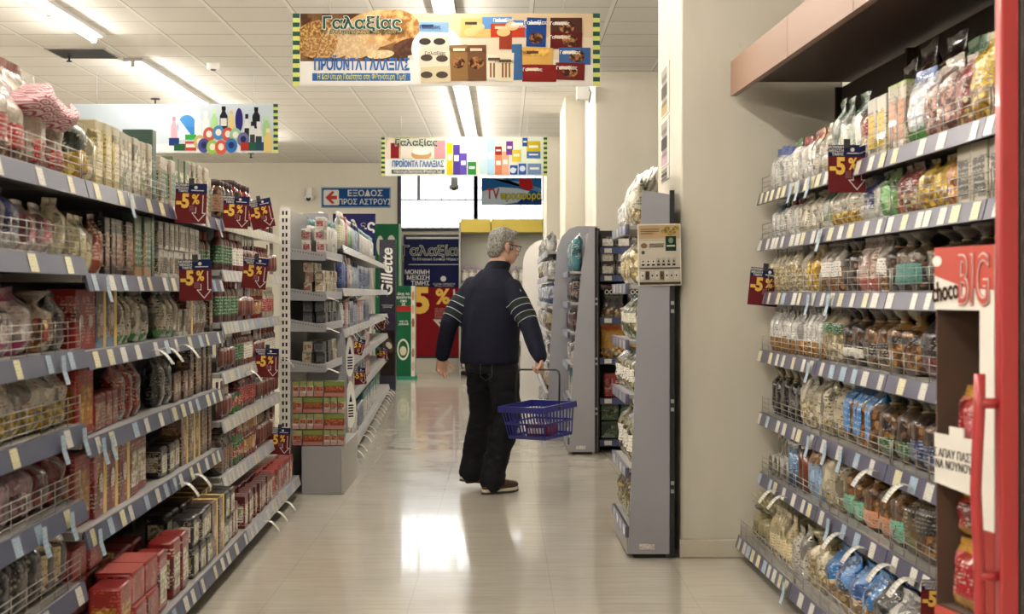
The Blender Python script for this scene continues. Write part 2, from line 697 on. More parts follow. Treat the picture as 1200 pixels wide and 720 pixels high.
def pouch_mesh(f, m, n=22, k=15, name='pouch'):
    mb = MB()
    vs, fs = [], []
    for i in range(k + 1):
        t = (i / k) ** .9
        for j in range(n):
            vs.append(f(t, 2 * PI * j / n))
    for i in range(k):
        for j in range(n):
            j2 = (j + 1) % n
            fs.append((i * n + j, i * n + j2, (i + 1) * n + j2, (i + 1) * n + j))
    fs.append(list(range(n - 1, -1, -1)))
    fs.append([k * n + j for j in range(n)])
    mb.add(vs, fs, m, True)
    return mb.mesh(name)


def patch_mesh(f, m, t0, t1, a0, a1, name, na=8, nt=6, grow=.002):
    """A label glued to the bag: a piece of its surface lifted a little."""
    mb = MB()
    vs, fs = [], []
    for i in range(nt + 1):
        for j in range(na + 1):
            vs.append(f(t0 + (t1 - t0) * i / nt, a0 + (a1 - a0) * j / na, grow))
    for i in range(nt):
        for j in range(na):
            o = i * (na + 1) + j
            fs.append((o, o + 1, o + na + 2, o + na + 1))
    mb.add(vs, fs, m, True)
    return mb.mesh(name)


def label_mat(name, base, ink, band=None, art=None, inkamt=.7):
    key = 'label_' + name
    if key in MATS:
        return MATS[key]
    t = NT(key)
    g = t.sep(t.coord('Generated'))
    v = rand_coord(t)
    lines = t.math('GREATER_THAN', t.math('FRACT', t.math('MULTIPLY', g[2], 6.0)), .5)
    nz = t.math('GREATER_THAN', t.noise(t.scaled(v, (1, 1, 1.4)), 110, 2), .52)
    col = pk(base, .95)
    if art:
        col = t.mix(t.ramp(t.noise(v, 26, 2), [(0, (0, 0, 0, 1)), (.54, (1, 1, 1, 1))]), pk(base, .95), pk(art, .95))
    if band:
        col = t.mix(t.math('GREATER_THAN', g[2], .68), col, pk(band, .8))
    col = t.mix(t.math('MULTIPLY', t.math('MULTIPLY', lines, nz), inkamt), col, pk(ink, .8))
    t.set(Base_Color=col, Roughness=.35, Coat_Weight=.3)
    MATS[key] = t.m
    return t.m


def make_pouch(name, w, h, d, m, lab=None, lt=(.42, .66), la=(-150, -30), seed=1, seal_m=None, side_label=False, **kw):
    f = pouch_shape(w, h, d, seed, **kw)
    root = raw(name, pouch_mesh(f, m))
    kids = []
    if lab:
        kids.append(raw('printed_label', patch_mesh(f, lab, lt[0], lt[1], R(la[0]), R(la[1]), 'printed_label'), root))
    if seal_m and not kw.get('gather'):
        kids.append(raw('seal_strip', patch_mesh(f, seal_m, .92, 1.0, R(-180), R(180), 'seal_strip', 20, 2, .0012), root))
    if kw.get('gather') and seal_m:
        mb = MB()
        ring = [f(.775, 2 * PI * j / 14, .003) for j in range(14)]
        mb.tube(ring, .004, seal_m, 5, closed=True)
        kids.append(raw('twist_tie', mb.mesh('twist_tie'), root))
    return Proto(root, kids, (w, d, h))


def carton_mat(name, base, ink, art=None, band=None, bz=.7, gloss=.35):
    return pack_mat('carton_' + name, base, base, band or base, .12, bz, None, 40, ink, .75, 0, gloss, .15, 0.0, art)


def make_carton(name, w, h, d, m, panel=None, strip=None, strip_side='right', flap=None, oval=None, wrap=False):
    mb = MB()
    mb.box((-w / 2, -d / 2, 0), (w / 2, d / 2, h), m, bev=.004 if not wrap else .012)
    root = raw(name, mb.mesh(name))
    kids = []
    e = .0012
    if panel:
        mb = MB()
        mb.box((-w * .36, -d / 2 - e, h * .16), (w * .36, -d / 2 - e * .2, h * .74), panel)
        kids.append(raw('front_picture', mb.mesh('front_picture'), root))
        for s in (-1, 1):
            mb = MB()
            a, b = sorted((s * (w / 2 + e), s * (w / 2 + e * .2)))
            mb.box((a, -d * .36, h * .2), (b, d * .36, h * .7), panel)
            kids.append(raw('side_picture', mb.mesh('side_picture'), root))
    if strip:
        s = 1 if strip_side == 'right' else -1
        mb = MB()
        a, b = sorted((s * w / 2 - s * w * .26, s * (w / 2 + e)))
        mb.box((a, -d / 2 - e * 1.5, -.0), (b, d / 2 + e, h + e), strip)
        kids.append(raw('colour_strip', mb.mesh('colour_strip'), root, None, 'yellow offer strip'))
    if flap:
        mb = MB()
        mb.box((-w / 2 + .002, -d / 2 + .002, h), (w / 2 - .002, d / 2 - .002, h + .0015), flap)
        kids.append(raw('top_flap', mb.mesh('top_flap'), root))
    if oval:
        mb = MB()
        mb.add([(w * .02 + w * .2 * math.cos(a), -d / 2 - e * 2, h * .47 + w * .2 * math.sin(a)) for a in [2 * PI * i / 20 for i in range(20)]], [list(range(20))], oval)
        kids.append(raw('round_emblem', mb.mesh('round_emblem'), root))
    return Proto(root, kids, (w, d, h))


def make_jar(name, r, h, m, lid, lab=None, neck=.86, n=16):
    mb = MB()
    mb.lathe([(r * .86, 0), (r, h * .05), (r, h * .72), (r * neck * .95, h * .84), (r * neck * .9, h * .86)], m, n)
    root = raw(name, mb.mesh(name))
    mb = MB()
    mb.lathe([(r * neck, h * .86), (r * neck, h * .985), (r * neck * .9, h)], lid, n)
    kids = [raw('lid', mb.mesh('lid'), root)]
    if lab:
        mb = MB()
        mb.lathe([(r * 1.015, h * .2), (r * 1.015, h * .62)], lab, n, cap=False)
        kids.append(raw('printed_label', mb.mesh('printed_label'), root))
    return Proto(root, kids, (2 * r, 2 * r, h))


def make_bottle(name, r, h, m, cap, lab=None, flat=1.0, shoulder=.7, capr=.42, pump=False, n=14):
    S = Matrix.Diagonal((1, flat, 1, 1))
    mb = MB()
    mb.lathe([(r * .8, 0), (r, h * .03), (r * 1.0, h * shoulder * .5), (r * .97, h * shoulder), (r * .75, h * (shoulder + .08)), (r * capr, h * (shoulder + .12)), (r * capr, h * .86)], m, n, S)
    root = raw(name, mb.mesh(name))
    mb = MB()
    if pump:
        mb.lathe([(r * capr * 1.2, h * .84), (r * capr * 1.2, h * .9), (r * .12, h * .905), (r * .12, h * .97)], cap, 10, S)
        mb.tube([(0, 0, h * .975), (0, -r * .4, h * .98), (0, -r * .9, h * .955)], r * .16, cap, 6)
    else:
        mb.lathe([(r * capr * 1.15, h * .82), (r * capr * 1.15, h * .97), (r * capr, h)], cap, 12, S)
    kids = [raw('cap', mb.mesh('cap'), root)]
    if lab:
        mb = MB()
        mb.lathe([(r * 1.02, h * .16), (r * 1.02, h * shoulder * .88)], lab, n, S, cap=False)
        kids.append(raw('printed_label', mb.mesh('printed_label'), root))
    return Proto(root, kids, (2 * r, 2 * r * flat, h))


def make_can(name, r, h, m, rim, n=16):
    mb = MB()
    mb.lathe([(r * .93, 0), (r, h * .03), (r, h * .97), (r * .95, h)], m, n)
    root = raw(name, mb.mesh(name))
    mb = MB()
    mb.lathe([(r * .97, h * .985), (r * .97, h * 1.01), (r * .86, h * 1.01), (r * .86, h * .995)], rim, n)
    return Proto(root, [raw('rim', mb.mesh('rim'), root)], (2 * r, 2 * r, h))


def make_blister(name, w, h, m, bub, seed=0):
    """Card with a bubble, standing or hanging: front to -y."""
    mb = MB()
    mb.box((-w / 2, -.002, 0), (w / 2, .002, h), m, bev=.0015)
    root = raw(name, mb.mesh(name))
    mb = MB()
    vs, fs = [], []
    n, k = 14, 4
    for i in range(k + 1):
        q = i / k
        for j in range(n):
            a = 2 * PI * j / n
            s = math.cos(q * PI / 2) ** .5
            vs.append((w * .38 * sgn_pow(math.cos(a), .6) * (s * .5 + .5 if i < k else .4), -.002 - .022 * math.sin(q * PI / 2), h * .36 + h * .27 * sgn_pow(math.sin(a), .6) * (s * .5 + .5 if i < k else .4)))
    for i in range(k):
        for j in range(n):
            fs.append((i * n + j, i * n + (j + 1) % n, (i + 1) * n + (j + 1) % n, (i + 1) * n + j))
    fs.append([k * n + j for j in range(n)])
    mb.add(vs, fs, bub, True)
    return Proto(root, [raw('bubble', mb.mesh('bubble'), root)], (w, .03, h))


def make_tube_pack(name, r, h, m, lid, n=18):
    mb = MB()
    mb.lathe([(r, 0), (r, h * .95)], m, n)
    root = raw(name, mb.mesh(name))
    mb = MB()
    mb.lathe([(r * 1.04, h * .93), (r * 1.04, h * .985), (r * .96, h)], lid, n)
    return Proto(root, [raw('lid', mb.mesh('lid'), root)], (2 * r, 2 * r, h))


def make_hex(name, w, h, d, m, face):
    """Loaf shaped six sided pack, its end towards -y."""
    c = .28 * w
    pts = [(-w / 2 + c, 0), (w / 2 - c, 0), (w / 2, h * .3), (w / 2, h * .7), (w / 2 - c, h), (-w / 2 + c, h), (-w / 2, h * .7), (-w / 2, h * .3)]
    mb = MB()
    mb.prism(pts, -d / 2, d / 2, m)
    root = raw(name, mb.mesh(name))
    mb = MB()
    mb.prism([(x * .8, h / 2 + (z - h / 2) * .8) for x, z in pts], -d / 2 - .0015, -d / 2 - .0003, face)
    return Proto(root, [raw('end_window', mb.mesh('end_window'), root)], (w, d, h))


def make_bundle(name, w, h, d, m, tie, seed):
    """Clear sleeve of dried stalks: pale wisps fan out at the top."""
    f = pouch_shape(w, h * .72, d, seed, gather=True, rough=1.4)
    root = raw(name, pouch_mesh(f, m))
    rr = random.Random(seed)
    mb = MB()
    for i in range(46):
        a = rr.uniform(0, 2 * PI)
        q = rr.uniform(.1, 1)
        p0 = Vector((math.cos(a) * w * .15 * q, math.sin(a) * d * .15 * q, h * .5))
        p1 = Vector((math.cos(a) * w * .5 * q, math.sin(a) * w * .5 * q, h * rr.uniform(.78, 1.02)))
        mid = p0.lerp(p1, .6) + Vector((0, 0, h * .06))
        mb.tube([p0, mid, p1], [.0025, .002, .006 * rr.uniform(.5, 1)], tie, 4)
    wisps = raw('dried_stalks', mb.mesh('dried_stalks'), root)
    wisps['kind'] = 'stuff'
    return Proto(root, [wisps], (w, d, h))

# ------------------------------------------------------------------ the kinds of package
KINDS = {}


def kind(key, oname, cat, desc, mk, n=2):
    KINDS[key] = dict(name=oname, cat=cat, desc=desc, mk=mk, n=n, protos=None)


def protos(key):
    k = KINDS[key]
    if k['protos'] is None:
        k['protos'] = [k['mk'](s + 1 + 7 * len(MATS) % 50) for s in range(k['n'])]
    return k['protos']


NUT = ['#6e4a2c', '#8c6239', '#a67b4c', '#4f3420', '#7a5733']
PALE = ['#cbbd9c', '#b8a57e', '#ddd2b6', '#a8946a', '#c9b88f']
DARKC = ['#2a1d18', '#3f2a20', '#5a3a28', '#1c1412', '#6b4a30']
REDC = ['#7a1f22', '#a23030', '#5a1518', '#8c3b34', '#3f1014']
YELC = ['#c99d35', '#e0b84c', '#a87a2a', '#d9c06a']
GRNC = ['#3d4a2c', '#56653a', '#6f7a50', '#2c351f', '#8b8f62']
MIXC = ['#8a5a34', '#c9a86a', '#5a2f20', '#a33a30', '#d8c9a0']
SEAL = pack_mat('seal_clear', '#c9c7c0', '#d8d6cf', '#c0beb8', crinkle=.2)
TIE = mat('gold_tie', '#8b7340', .4)
TIEW = mat('white_tie', '#d8d4cb', .5)


def P(key, oname, desc, w, h, d, low, mid, top, z1=.35, z2=.78, cont=None, cs=45, ink='#3a3a38', lab=None, lt=(.42, .68), clear=0, art=None, cat='snack bag', n=2, seal_mat=None, crinkle=.5, ia=.6, **kw):
    def mk(s):
        m = pack_mat(key, low, mid, top, z1, z2, cont, cs, ink, ia, clear, .26, .6, crinkle, art)
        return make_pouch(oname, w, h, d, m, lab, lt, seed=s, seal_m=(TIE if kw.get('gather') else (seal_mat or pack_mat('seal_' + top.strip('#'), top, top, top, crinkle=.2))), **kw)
    kind(key, oname, cat, desc, mk, n)


L_WHITE = lambda: label_mat('white', '#e6e2d8', '#33302c')
L_BLACK = lambda: label_mat('black', '#151416', '#cfc8b8')
L_MINT = lambda: label_mat('mint', '#7fb39a', '#2f4a40')
L_PEACH = lambda: label_mat('peach', '#c98d6c', '#5a3a2c')
L_GREEN = lambda: label_mat('green', '#2c5a36', '#d8e0cc')
L_NAVY = lambda: label_mat('navy', '#1f2c55', '#c8cfdd')
L_CREAM = lambda: label_mat('cream', '#d6c8a2', '#4a3d2a')
L_RED = lambda: label_mat('red', '#9a2326', '#e8d9c9')
L_YELLOW = lambda: label_mat('yellow', '#d9b23f', '#4a3310')
L_PICT = lambda: label_mat('picture', '#d9d2c0', '#3c3a34', art='#6d7d4a')

# --- right run
P('wb', 'snack_pouch', 'white pouch with blue top', .088, .20, .075, '#dcdad2', '#e4e2da', '#2f4e9a', .2, .72, ink='#2b3a66')
P('wg', 'snack_pouch', 'white pouch with green top', .095, .205, .08, '#dedad0', '#e2dfd4', '#2f5f34', .2, .72, ink='#33402c')
P('wr', 'snack_pouch', 'white pouch with red top', .095, .20, .08, '#e0dbd2', '#e2ddd4', '#8e2420', .2, .72, ink='#4a2a26')
P('wo', 'snack_pouch', 'white pouch with orange top', .1, .215, .08, '#e0dbd2', '#d8cdbb', '#b8602a', .2, .68, ink='#4a3426')
P('gl', 'snack_pouch', 'tall green and white pouch', .15, .27, .09, '#d8d6cc', '#dfe0d4', '#24482c', .2, .62, ink='#38503a', art='#7d9a6a')
P('rd', 'snack_pouch', 'clear red pouch of nuts', .14, .23, .085, '#8a2a28', '#962c2c', '#c9b8ae', .42, .86, MIXC, 50, ink='#e8d8cc')
P('bw', 'snack_pouch', 'blue and white pouch with green base', .18, .27, .09, '#4c8a3f', '#dfe2e2', '#2f559c', .25, .78, ink='#28427a')
P('pk', 'snack_pouch', 'clear pouch of pinkish nuts', .15, .24, .09, '#a5746a', '#d0b8ac', '#bfb6aa', .55, .8, ['#9a6a5c', '#b98a7a', '#7a4a40', '#c9a090'], 48, ink='#5a2a2a')
P('ye', 'snack_bag', 'bright yellow snack bag', .165, .27, .12, '#d2a62c', '#e0b838', '#d9cf9c', .4, .86, YELC, 40, ink='#3a2c6a', lab=None, art='#e8cf70')
P('oc', 'snack_bag', 'orange and clear snack bag', .16, .26, .11, '#b86a2c', '#d08a3c', '#c9b48a', .4, .82, ['#c2702c', '#d9923c', '#a4562a'], 42, ink='#3a2418')
P('dg', 'snack_bag', 'dark green bag with round window', .17, .29, .11, '#22301e', '#2c3d28', '#5a7a5c', .3, .72, GRNC, 40, ink='#b8c4a8')
P('db', 'snack_bag', 'tall dark brown bag with clear front', .22, .36, .13, '#5a4030', '#4a3226', '#2c1e1a', .55, .72, ['#7a5a44', '#a8876a', '#5a3c2c', '#c0a284'], 34, ink='#cbb9a0')
P('pt', 'snack_bag', 'leafy green patterned bag', .19, .30, .12, '#3c5a3c', '#5f8a62', '#86a884', .3, .8, GRNC, 40, ink='#d0dcc8', art='#cfdcc4')
P('be', 'snack_pouch', 'beige pouch with pale print', .11, .21, .08, '#cdc2a8', '#d9d0ba', '#c4b898', .2, .8, ink='#5a5040')
P('by', 'snack_pouch', 'cream pouch with yellow nuts window', .14, .22, .09, '#b8953a', '#ded6c0', '#cfc6ac', .34, .8, YELC, 50, ink='#5a5040')
P('nv', 'snack_pouch', 'navy and white pouch', .11, .21, .08, '#d9d6ce', '#27305c', '#2c3560', .3, .8, ink='#c8cad8')
P('bg', 'snack_pouch', 'bright green pouch', .16, .26, .1, '#4c9440', '#57a548', '#3f8438', .2, .85, ink='#dfe8cc', art='#a8c27a')
P('st', 'pasta_pack', 'slim clear pack of pale sticks', .065, .235, .06, '#cfc3a2', '#d8cdb0', '#b8ad94', .6, .82, PALE, 90, ink='#8a7c5a', cat='pasta pack')
P('cy', 'nut_bag', 'clear bag of yellow crisps', .13, .22, .09, '#b8923f', '#c2a86a', '#a59a84', .6, .85, YELC, 40, ink=None, lab=None, cat='nut bag', gather=True)
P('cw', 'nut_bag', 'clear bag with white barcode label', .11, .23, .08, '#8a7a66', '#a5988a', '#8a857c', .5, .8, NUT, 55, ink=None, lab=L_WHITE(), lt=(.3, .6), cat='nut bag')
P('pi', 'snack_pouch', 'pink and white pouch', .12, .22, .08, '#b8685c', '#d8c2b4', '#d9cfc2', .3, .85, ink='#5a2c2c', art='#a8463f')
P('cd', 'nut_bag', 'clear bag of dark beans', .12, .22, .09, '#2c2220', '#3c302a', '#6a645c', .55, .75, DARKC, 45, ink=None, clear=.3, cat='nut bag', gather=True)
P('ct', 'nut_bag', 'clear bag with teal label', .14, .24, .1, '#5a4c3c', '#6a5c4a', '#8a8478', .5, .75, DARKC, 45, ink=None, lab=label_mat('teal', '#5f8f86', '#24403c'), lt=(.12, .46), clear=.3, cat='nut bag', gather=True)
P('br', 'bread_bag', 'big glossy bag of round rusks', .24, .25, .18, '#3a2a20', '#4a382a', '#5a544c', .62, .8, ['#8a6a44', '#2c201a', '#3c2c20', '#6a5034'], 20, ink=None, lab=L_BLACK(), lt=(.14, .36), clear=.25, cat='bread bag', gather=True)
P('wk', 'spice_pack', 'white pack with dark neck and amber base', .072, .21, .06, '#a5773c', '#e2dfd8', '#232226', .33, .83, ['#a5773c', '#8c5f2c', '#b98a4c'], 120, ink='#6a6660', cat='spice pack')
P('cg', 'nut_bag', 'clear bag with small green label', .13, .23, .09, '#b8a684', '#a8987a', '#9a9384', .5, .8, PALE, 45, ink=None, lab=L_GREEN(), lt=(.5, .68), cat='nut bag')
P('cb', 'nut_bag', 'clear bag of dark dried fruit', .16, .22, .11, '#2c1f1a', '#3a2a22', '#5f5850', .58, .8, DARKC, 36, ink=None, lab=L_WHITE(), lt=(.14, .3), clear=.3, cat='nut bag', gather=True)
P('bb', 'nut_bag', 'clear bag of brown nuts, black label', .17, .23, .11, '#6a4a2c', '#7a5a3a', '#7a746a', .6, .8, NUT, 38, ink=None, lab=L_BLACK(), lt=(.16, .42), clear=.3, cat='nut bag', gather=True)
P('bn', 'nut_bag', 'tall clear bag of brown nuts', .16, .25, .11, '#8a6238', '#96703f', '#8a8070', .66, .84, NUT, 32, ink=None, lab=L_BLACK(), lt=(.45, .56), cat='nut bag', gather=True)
P('ma', 'nut_bag', 'large dark maroon clear bag', .25, .25, .15, '#4a1a22', '#2c2226', '#3a3436', .3, .8, REDC, 36, ink=None, lab=label_mat('maroon', '#1c1618', '#d8d0c8'), lt=(.42, .6), clear=.2, cat='nut bag')
P('bk', 'spice_pack', 'black pack with clear gathered top', .085, .24, .07, '#1a191b', '#1f1d1e', '#a59882', .3, .72, ink='#8a857c', cat='spice pack', gather=True)
P('pc', 'nut_bag', 'pale clear bag of flakes', .12, .23, .08, '#bdb194', '#b8ae98', '#a8a294', .5, .8, PALE, 55, ink='#5a5446', cat='nut bag')
P('bt', 'nut_bag', 'beige bag with lines of print', .16, .24, .1, '#a8997c', '#cbbfa2', '#b5ab88', .25, .8, PALE, 45, ink='#38332a', ia=.8, cat='nut bag')
P('bl', 'nut_bag', 'blue topped bag of brown pulses', .17, .26, .11, '#7a5c40', '#8a7660', '#2f6fae', .62, .72, NUT, 45, ink=None, lab=label_mat('blue_strip', '#3a7ab8', '#dfe6ea'), lt=(.2, .8), la=(-105, -60), cat='nut bag')
P('gb', 'nut_bag', 'clear bag with black and green label', .17, .25, .12, '#5a4632', '#5f4c38', '#7a766c', .62, .8, DARKC + NUT, 36, ink=None, lab=L_GREEN(), lt=(.08, .3), clear=.3, cat='nut bag', gather=True)
P('nb', 'nut_bag', 'clear bag with navy label', .17, .24, .12, '#4a3a30', '#4f4036', '#7a766c', .62, .8, DARKC + NUT, 36, ink=None, lab=L_NAVY(), lt=(.1, .4), clear=.3, cat='nut bag', gather=True)
P('mi', 'nut_bag', 'clear bag of nuts, mint label', .16, .24, .11, '#7a5736', '#80603e', '#8a8274', .66, .82, NUT, 36, ink=None, lab=L_MINT(), lt=(.08, .38), cat='nut bag', gather=True)
P('pe', 'nut_bag', 'clear bag of nuts, peach label', .16, .24, .11, '#8a6740', '#8a6a44', '#958c7c', .66, .82, NUT, 36, ink=None, lab=L_PEACH(), lt=(.08, .34), cat='nut bag', gather=True)
P('ol', 'nut_bag', 'clear bag with olive green base', .16, .24, .11, '#6d7038', '#6a5034', '#8a8070', .34, .82, None, 36, ink='#c9c8a0', cat='nut bag', gather=True)
P('sc', 'nut_bag', 'clear bag with round black label', .18, .25, .11, '#5a4430', '#6a543c', '#8a867c', .6, .8, NUT, 40, ink=None, lab=L_BLACK(), lt=(.4, .74), cat='nut bag')
P('dk', 'nut_bag', 'dark bag with deep green base', .18, .26, .12, '#27361f', '#3a2c22', '#5a5650', .34, .8, None, 36, ink='#8a8a70', cat='nut bag', gather=True)
P('fl', 'seed_pack', 'flat cream pack with yellow label', .1, .24, .07, '#b5a47c', '#c9bb94', '#a89c7e', .3, .8, PALE, 60, ink='#3a3020', lab=L_CREAM(), lt=(.18, .5), cat='seed pack')
P('wl', 'seed_pack', 'white and black printed pack', .12, .21, .08, '#d8d2c4', '#ddd8cc', '#a8a294', .2, .75, ink='#1a1816', ia=.95, cat='seed pack')
P('lt', 'pulse_bag', 'pale bag of lentils', .15, .25, .12, '#a89a7a', '#bcae8c', '#a8a07c', .5, .8, PALE, 60, ink='#5a523c', cat='pulse bag', gather=True)
P('BB', 'pulse_bag', 'bright blue bag of giant beans', .18, .30, .14, '#9a8260', '#2f7cc2', '#3f8cd0', .42, .86, ['#a88a64', '#bfa47c', '#8c6e4c', '#cdb694'], 30, ink='#e4e8ea', cat='pulse bag', art='#1f4f96')
P('kw', 'pulse_bag', 'black and white bag of beans', .17, .29, .13, '#a08a6a', '#17171a', '#232326', .4, .86, PALE, 30, ink='#d8d4cc', cat='pulse bag')
P('wt', 'pulse_bag', 'white bag with black lettering', .19, .30, .13, '#a5967c', '#dcd9d2', '#d3d0c8', .4, .9, PALE, 30, ink='#17171a', ia=.95, cat='pulse bag')
P('cn', 'nut_bag', 'glossy clear bag of dark nuts', .2, .26, .14, '#2a1c18', '#3a2a22', '#8a8078', .6, .8, DARKC + ['#7a2030'], 34, ink=None, clear=.3, cat='nut bag', gather=True)
kind('yb', 'cereal_carton', 'carton', 'white and yellow carton', lambda s: make_carton('cereal_carton', .115, .215, .055, carton_mat('white_yellow', '#dcd8cc', '#4a4636', '#b8a84c'), L_YELLOW()), 1)
kind('gc', 'cereal_carton', 'carton', 'slim carton with green top', lambda s: make_carton('cereal_carton', .1, .235, .05, carton_mat('green_top', '#c9beaa', '#6a5c44', None, '#8fb83a', .9), L_PEACH()), 1)
kind('wd', 'cereal_carton', 'carton', 'cream carton with dark label', lambda s: make_carton('cereal_carton', .13, .215, .06, carton_mat('cream_dark', '#cfc6b0', '#4a4436'), label_mat('dark', '#2c2c2a', '#cfc8b4')), 1)
kind('hx', 'loaf_pack', 'white pack', 'white six sided loaf pack', lambda s: make_hex('loaf_pack', .1, .095, .2, pack_mat('loaf', '#d8d4ca', '#dedad0', '#d8d4ca', crinkle=.1), label_mat('loaf_end', '#3c352e', '#6a5c4a')), 1)
kind('bu', 'tube_pack', 'tube pack', 'slim blue tube pack', lambda s: make_tube_pack('tube_pack', .036, .21, pack_mat('blue_tube', '#4c6f94', '#5a82a8', '#c9ccd0', .3, .85, None, 40, '#dfe4e8', .6, crinkle=0), mat('tube_lid', '#c8c5be', .35)), 1)
kind('ou', 'tube_pack', 'tube pack', 'wide orange brown tube pack', lambda s: make_tube_pack('tube_pack', .052, .215, pack_mat('orange_tube', '#7a3a20', '#8f4526', '#3a2420', .3, .75, None, 40, '#2a1410', .7, crinkle=0), mat('tube_lid', '#c8c5be', .35)), 1)
kind('bs', 'breadstick_pack', 'breadstick pack', 'blue pack of breadsticks', lambda s: make_pouch('breadstick_pack', .12, .26, .07, pack_mat('breadstick', '#7fa4cc', '#9ab8d8', '#a87a44', .3, .55, None, 40, '#35557f', .6), None, seed=s, seal_m=SEAL), 2)
kind('hb', 'herb_bundle', 'herb bundle', 'clear sleeve of dried herb stalks', lambda s: make_bundle('herb_bundle', .16, .36, .12, pack_mat('herb', '#8a7f58', '#a0946c', '#a8a28c', .3, .8, GRNC + PALE, 70, None, 0, .35), mat('dry_stalk', '#a59a70', .8), s), 3)

# --- left run, sweets bay
P('rk', 'rusk_bag', 'big clear bag of rusks', .24, .38, .16, '#c9a468', '#cdb48a', '#cfc8bc', .52, .8, ['#c08a44', '#d9b478', '#e6dcc6', '#a66e30'], 15, ink=None, lab=L_BLACK(), lt=(.26, .42), cat='rusk bag')
P('rt', 'rusk_bag', 'clear rusk bag with red top', .22, .36, .15, '#cdb48a', '#d9cdb4', '#7a2420', .5, .84, ['#c08a44', '#d9b478', '#e6dcc6'], 16, ink='#6a5a3a', cat='rusk bag')
P('cr', 'rusk_bag', 'clear bag with red label', .15, .24, .1, '#8a5c44', '#c9bcae', '#c9c2b8', .5, .8, NUT + ['#cbbfae'], 30, ink=None, lab=L_RED(), lt=(.2, .5), cat='rusk bag')
P('gd', 'rusk_bag', 'dark green and amber bag', .13, .24, .09, '#a57a3c', '#26382a', '#1f2c22', .4, .85, YELC, 30, ink='#c9c8a0', cat='rusk bag')
P('pb', 'sweet_bag', 'blue and white sweet bag', .2, .24, .13, '#dcdad6', '#2f3f96', '#24307c', .3, .8, None, 40, ink='#d8d8e4', art='#c9c4cc', cat='sweet bag')
P('pr', 'sweet_bag', 'pink and red striped sweet bag', .2, .2, .12, '#cdbcb2', '#c4707c', '#d9cfc8', .3, .7, None, 40, ink='#8a2030', art='#e2dad4', cat='sweet bag')
P('gw', 'sweet_bag', 'green and white sweet bag', .18, .22, .12, '#3f6a34', '#d8d6cc', '#4a7a3c', .3, .75, None, 40, ink='#5a2a2a', art='#a8302c', cat='sweet bag')
P('yw', 'sweet_bag', 'pale yellow sweet bag', .14, .24, .1, '#d8cca0', '#dcd2a8', '#cbbf98', .3, .8, None, 40, ink='#4a4230', cat='sweet bag')
P('ro', 'sweet_bag', 'rust red sweet bag', .12, .22, .08, '#8a3a24', '#8f3a28', '#7a3020', .3, .8, None, 40, ink='#d8c8b0', cat='sweet bag')
P('ms', 'sweet_bag', 'magenta and white sweet bag', .22, .19, .13, '#a83a6a', '#dcd0cc', '#a8386c', .25, .72, None, 40, ink='#7a2a50', art='#c2788c', cat='sweet bag')
P('kb', 'sweet_bag', 'black foil sweet bag', .18, .25, .1, '#3a2c26', '#171416', '#1f1c1e', .25, .85, None, 40, ink='#8a7f70', cat='sweet bag', crinkle=.8)
P('cp', 'sweet_bag', 'clear bag of caramels', .17, .2, .12, '#b88a5a', '#c9b8a0', '#a89c90', .55, .8, MIXC, 40, ink=None, clear=.2, cat='sweet bag', gather=True)
P('yl', 'sweet_bag', 'round topped yellow and white bag', .16, .22, .1, '#c9aa3c', '#e0dacb', '#cfc6b4', .42, .84, ['#c9a836', '#d9bc50', '#a88a2c'], 36, ink='#8a2c40', cat='sweet bag')
P('mv', 'sweet_bag', 'silvery mauve bag of sweets', .2, .2, .13, '#8a5f68', '#a88490', '#b0a8a8', .45, .8, ['#7a4a58', '#a87a88', '#c9b0b4', '#5f3844'], 30, ink=None, clear=.2, cat='sweet bag', crinkle=.9)
P('mp', 'sweet_bag', 'shiny maroon bag', .18, .2, .12, '#5a1c20', '#6a2226', '#8a6a60', .35, .8, REDC, 30, ink=None, cat='sweet bag', crinkle=.9)
P('dn', 'sweet_bag', 'black dotted net patterned bag', .17, .27, .13, '#1c1c1e', '#242426', '#2f3a2c', .8, .88, ['#17171a', '#26262a', '#8a857a', '#1a1a1c', '#202024'], 75, ink=None, cat='sweet bag')
P('gp', 'sweet_bag', 'brown bag with pale side strip', .14, .25, .1, '#3a2c20', '#3f3024', '#5a6a44', .3, .85, DARKC, 50, ink=None, lab=L_CREAM(), lt=(.1, .85), la=(-160, -110), cat='sweet bag')


def scale_paper():
    key = 'scale_paper'
    if key in MATS:
        return MATS[key]
    t = NT(key)
    s = t.sep(t.coord('Generated'))
    u = t.math('MULTIPLY', s[0], 5.0)
    u2 = t.math('MULTIPLY', s[2], 7.0)
    row = t.math('FLOOR', u2)
    sh = t.math('MULTIPLY', t.math('MODULO', row, 2.0), .5)
    fu = t.math('SUBTRACT', t.math('FRACT', t.math('ADD', u, sh)), .5)
    fv = t.math('FRACT', u2)
    rr = t.math('SQRT', t.math('ADD', t.math('MULTIPLY', fu, fu), t.math('MULTIPLY', fv, t.math('MULTIPLY', fv, .55))))
    ring = t.math('GREATER_THAN', t.math('FRACT', t.math('MULTIPLY', rr, 3.2)), .45)
    t.set(Base_Color=t.mix(ring, srgb('#a02c4a'), srgb('#d8c4c2')), Roughness=.5)
    MATS[key] = t.m
    return t.m


kind('sp', 'gift_bag', 'gift bag', 'clear gift bag with pink scale patterned top', None, 3)


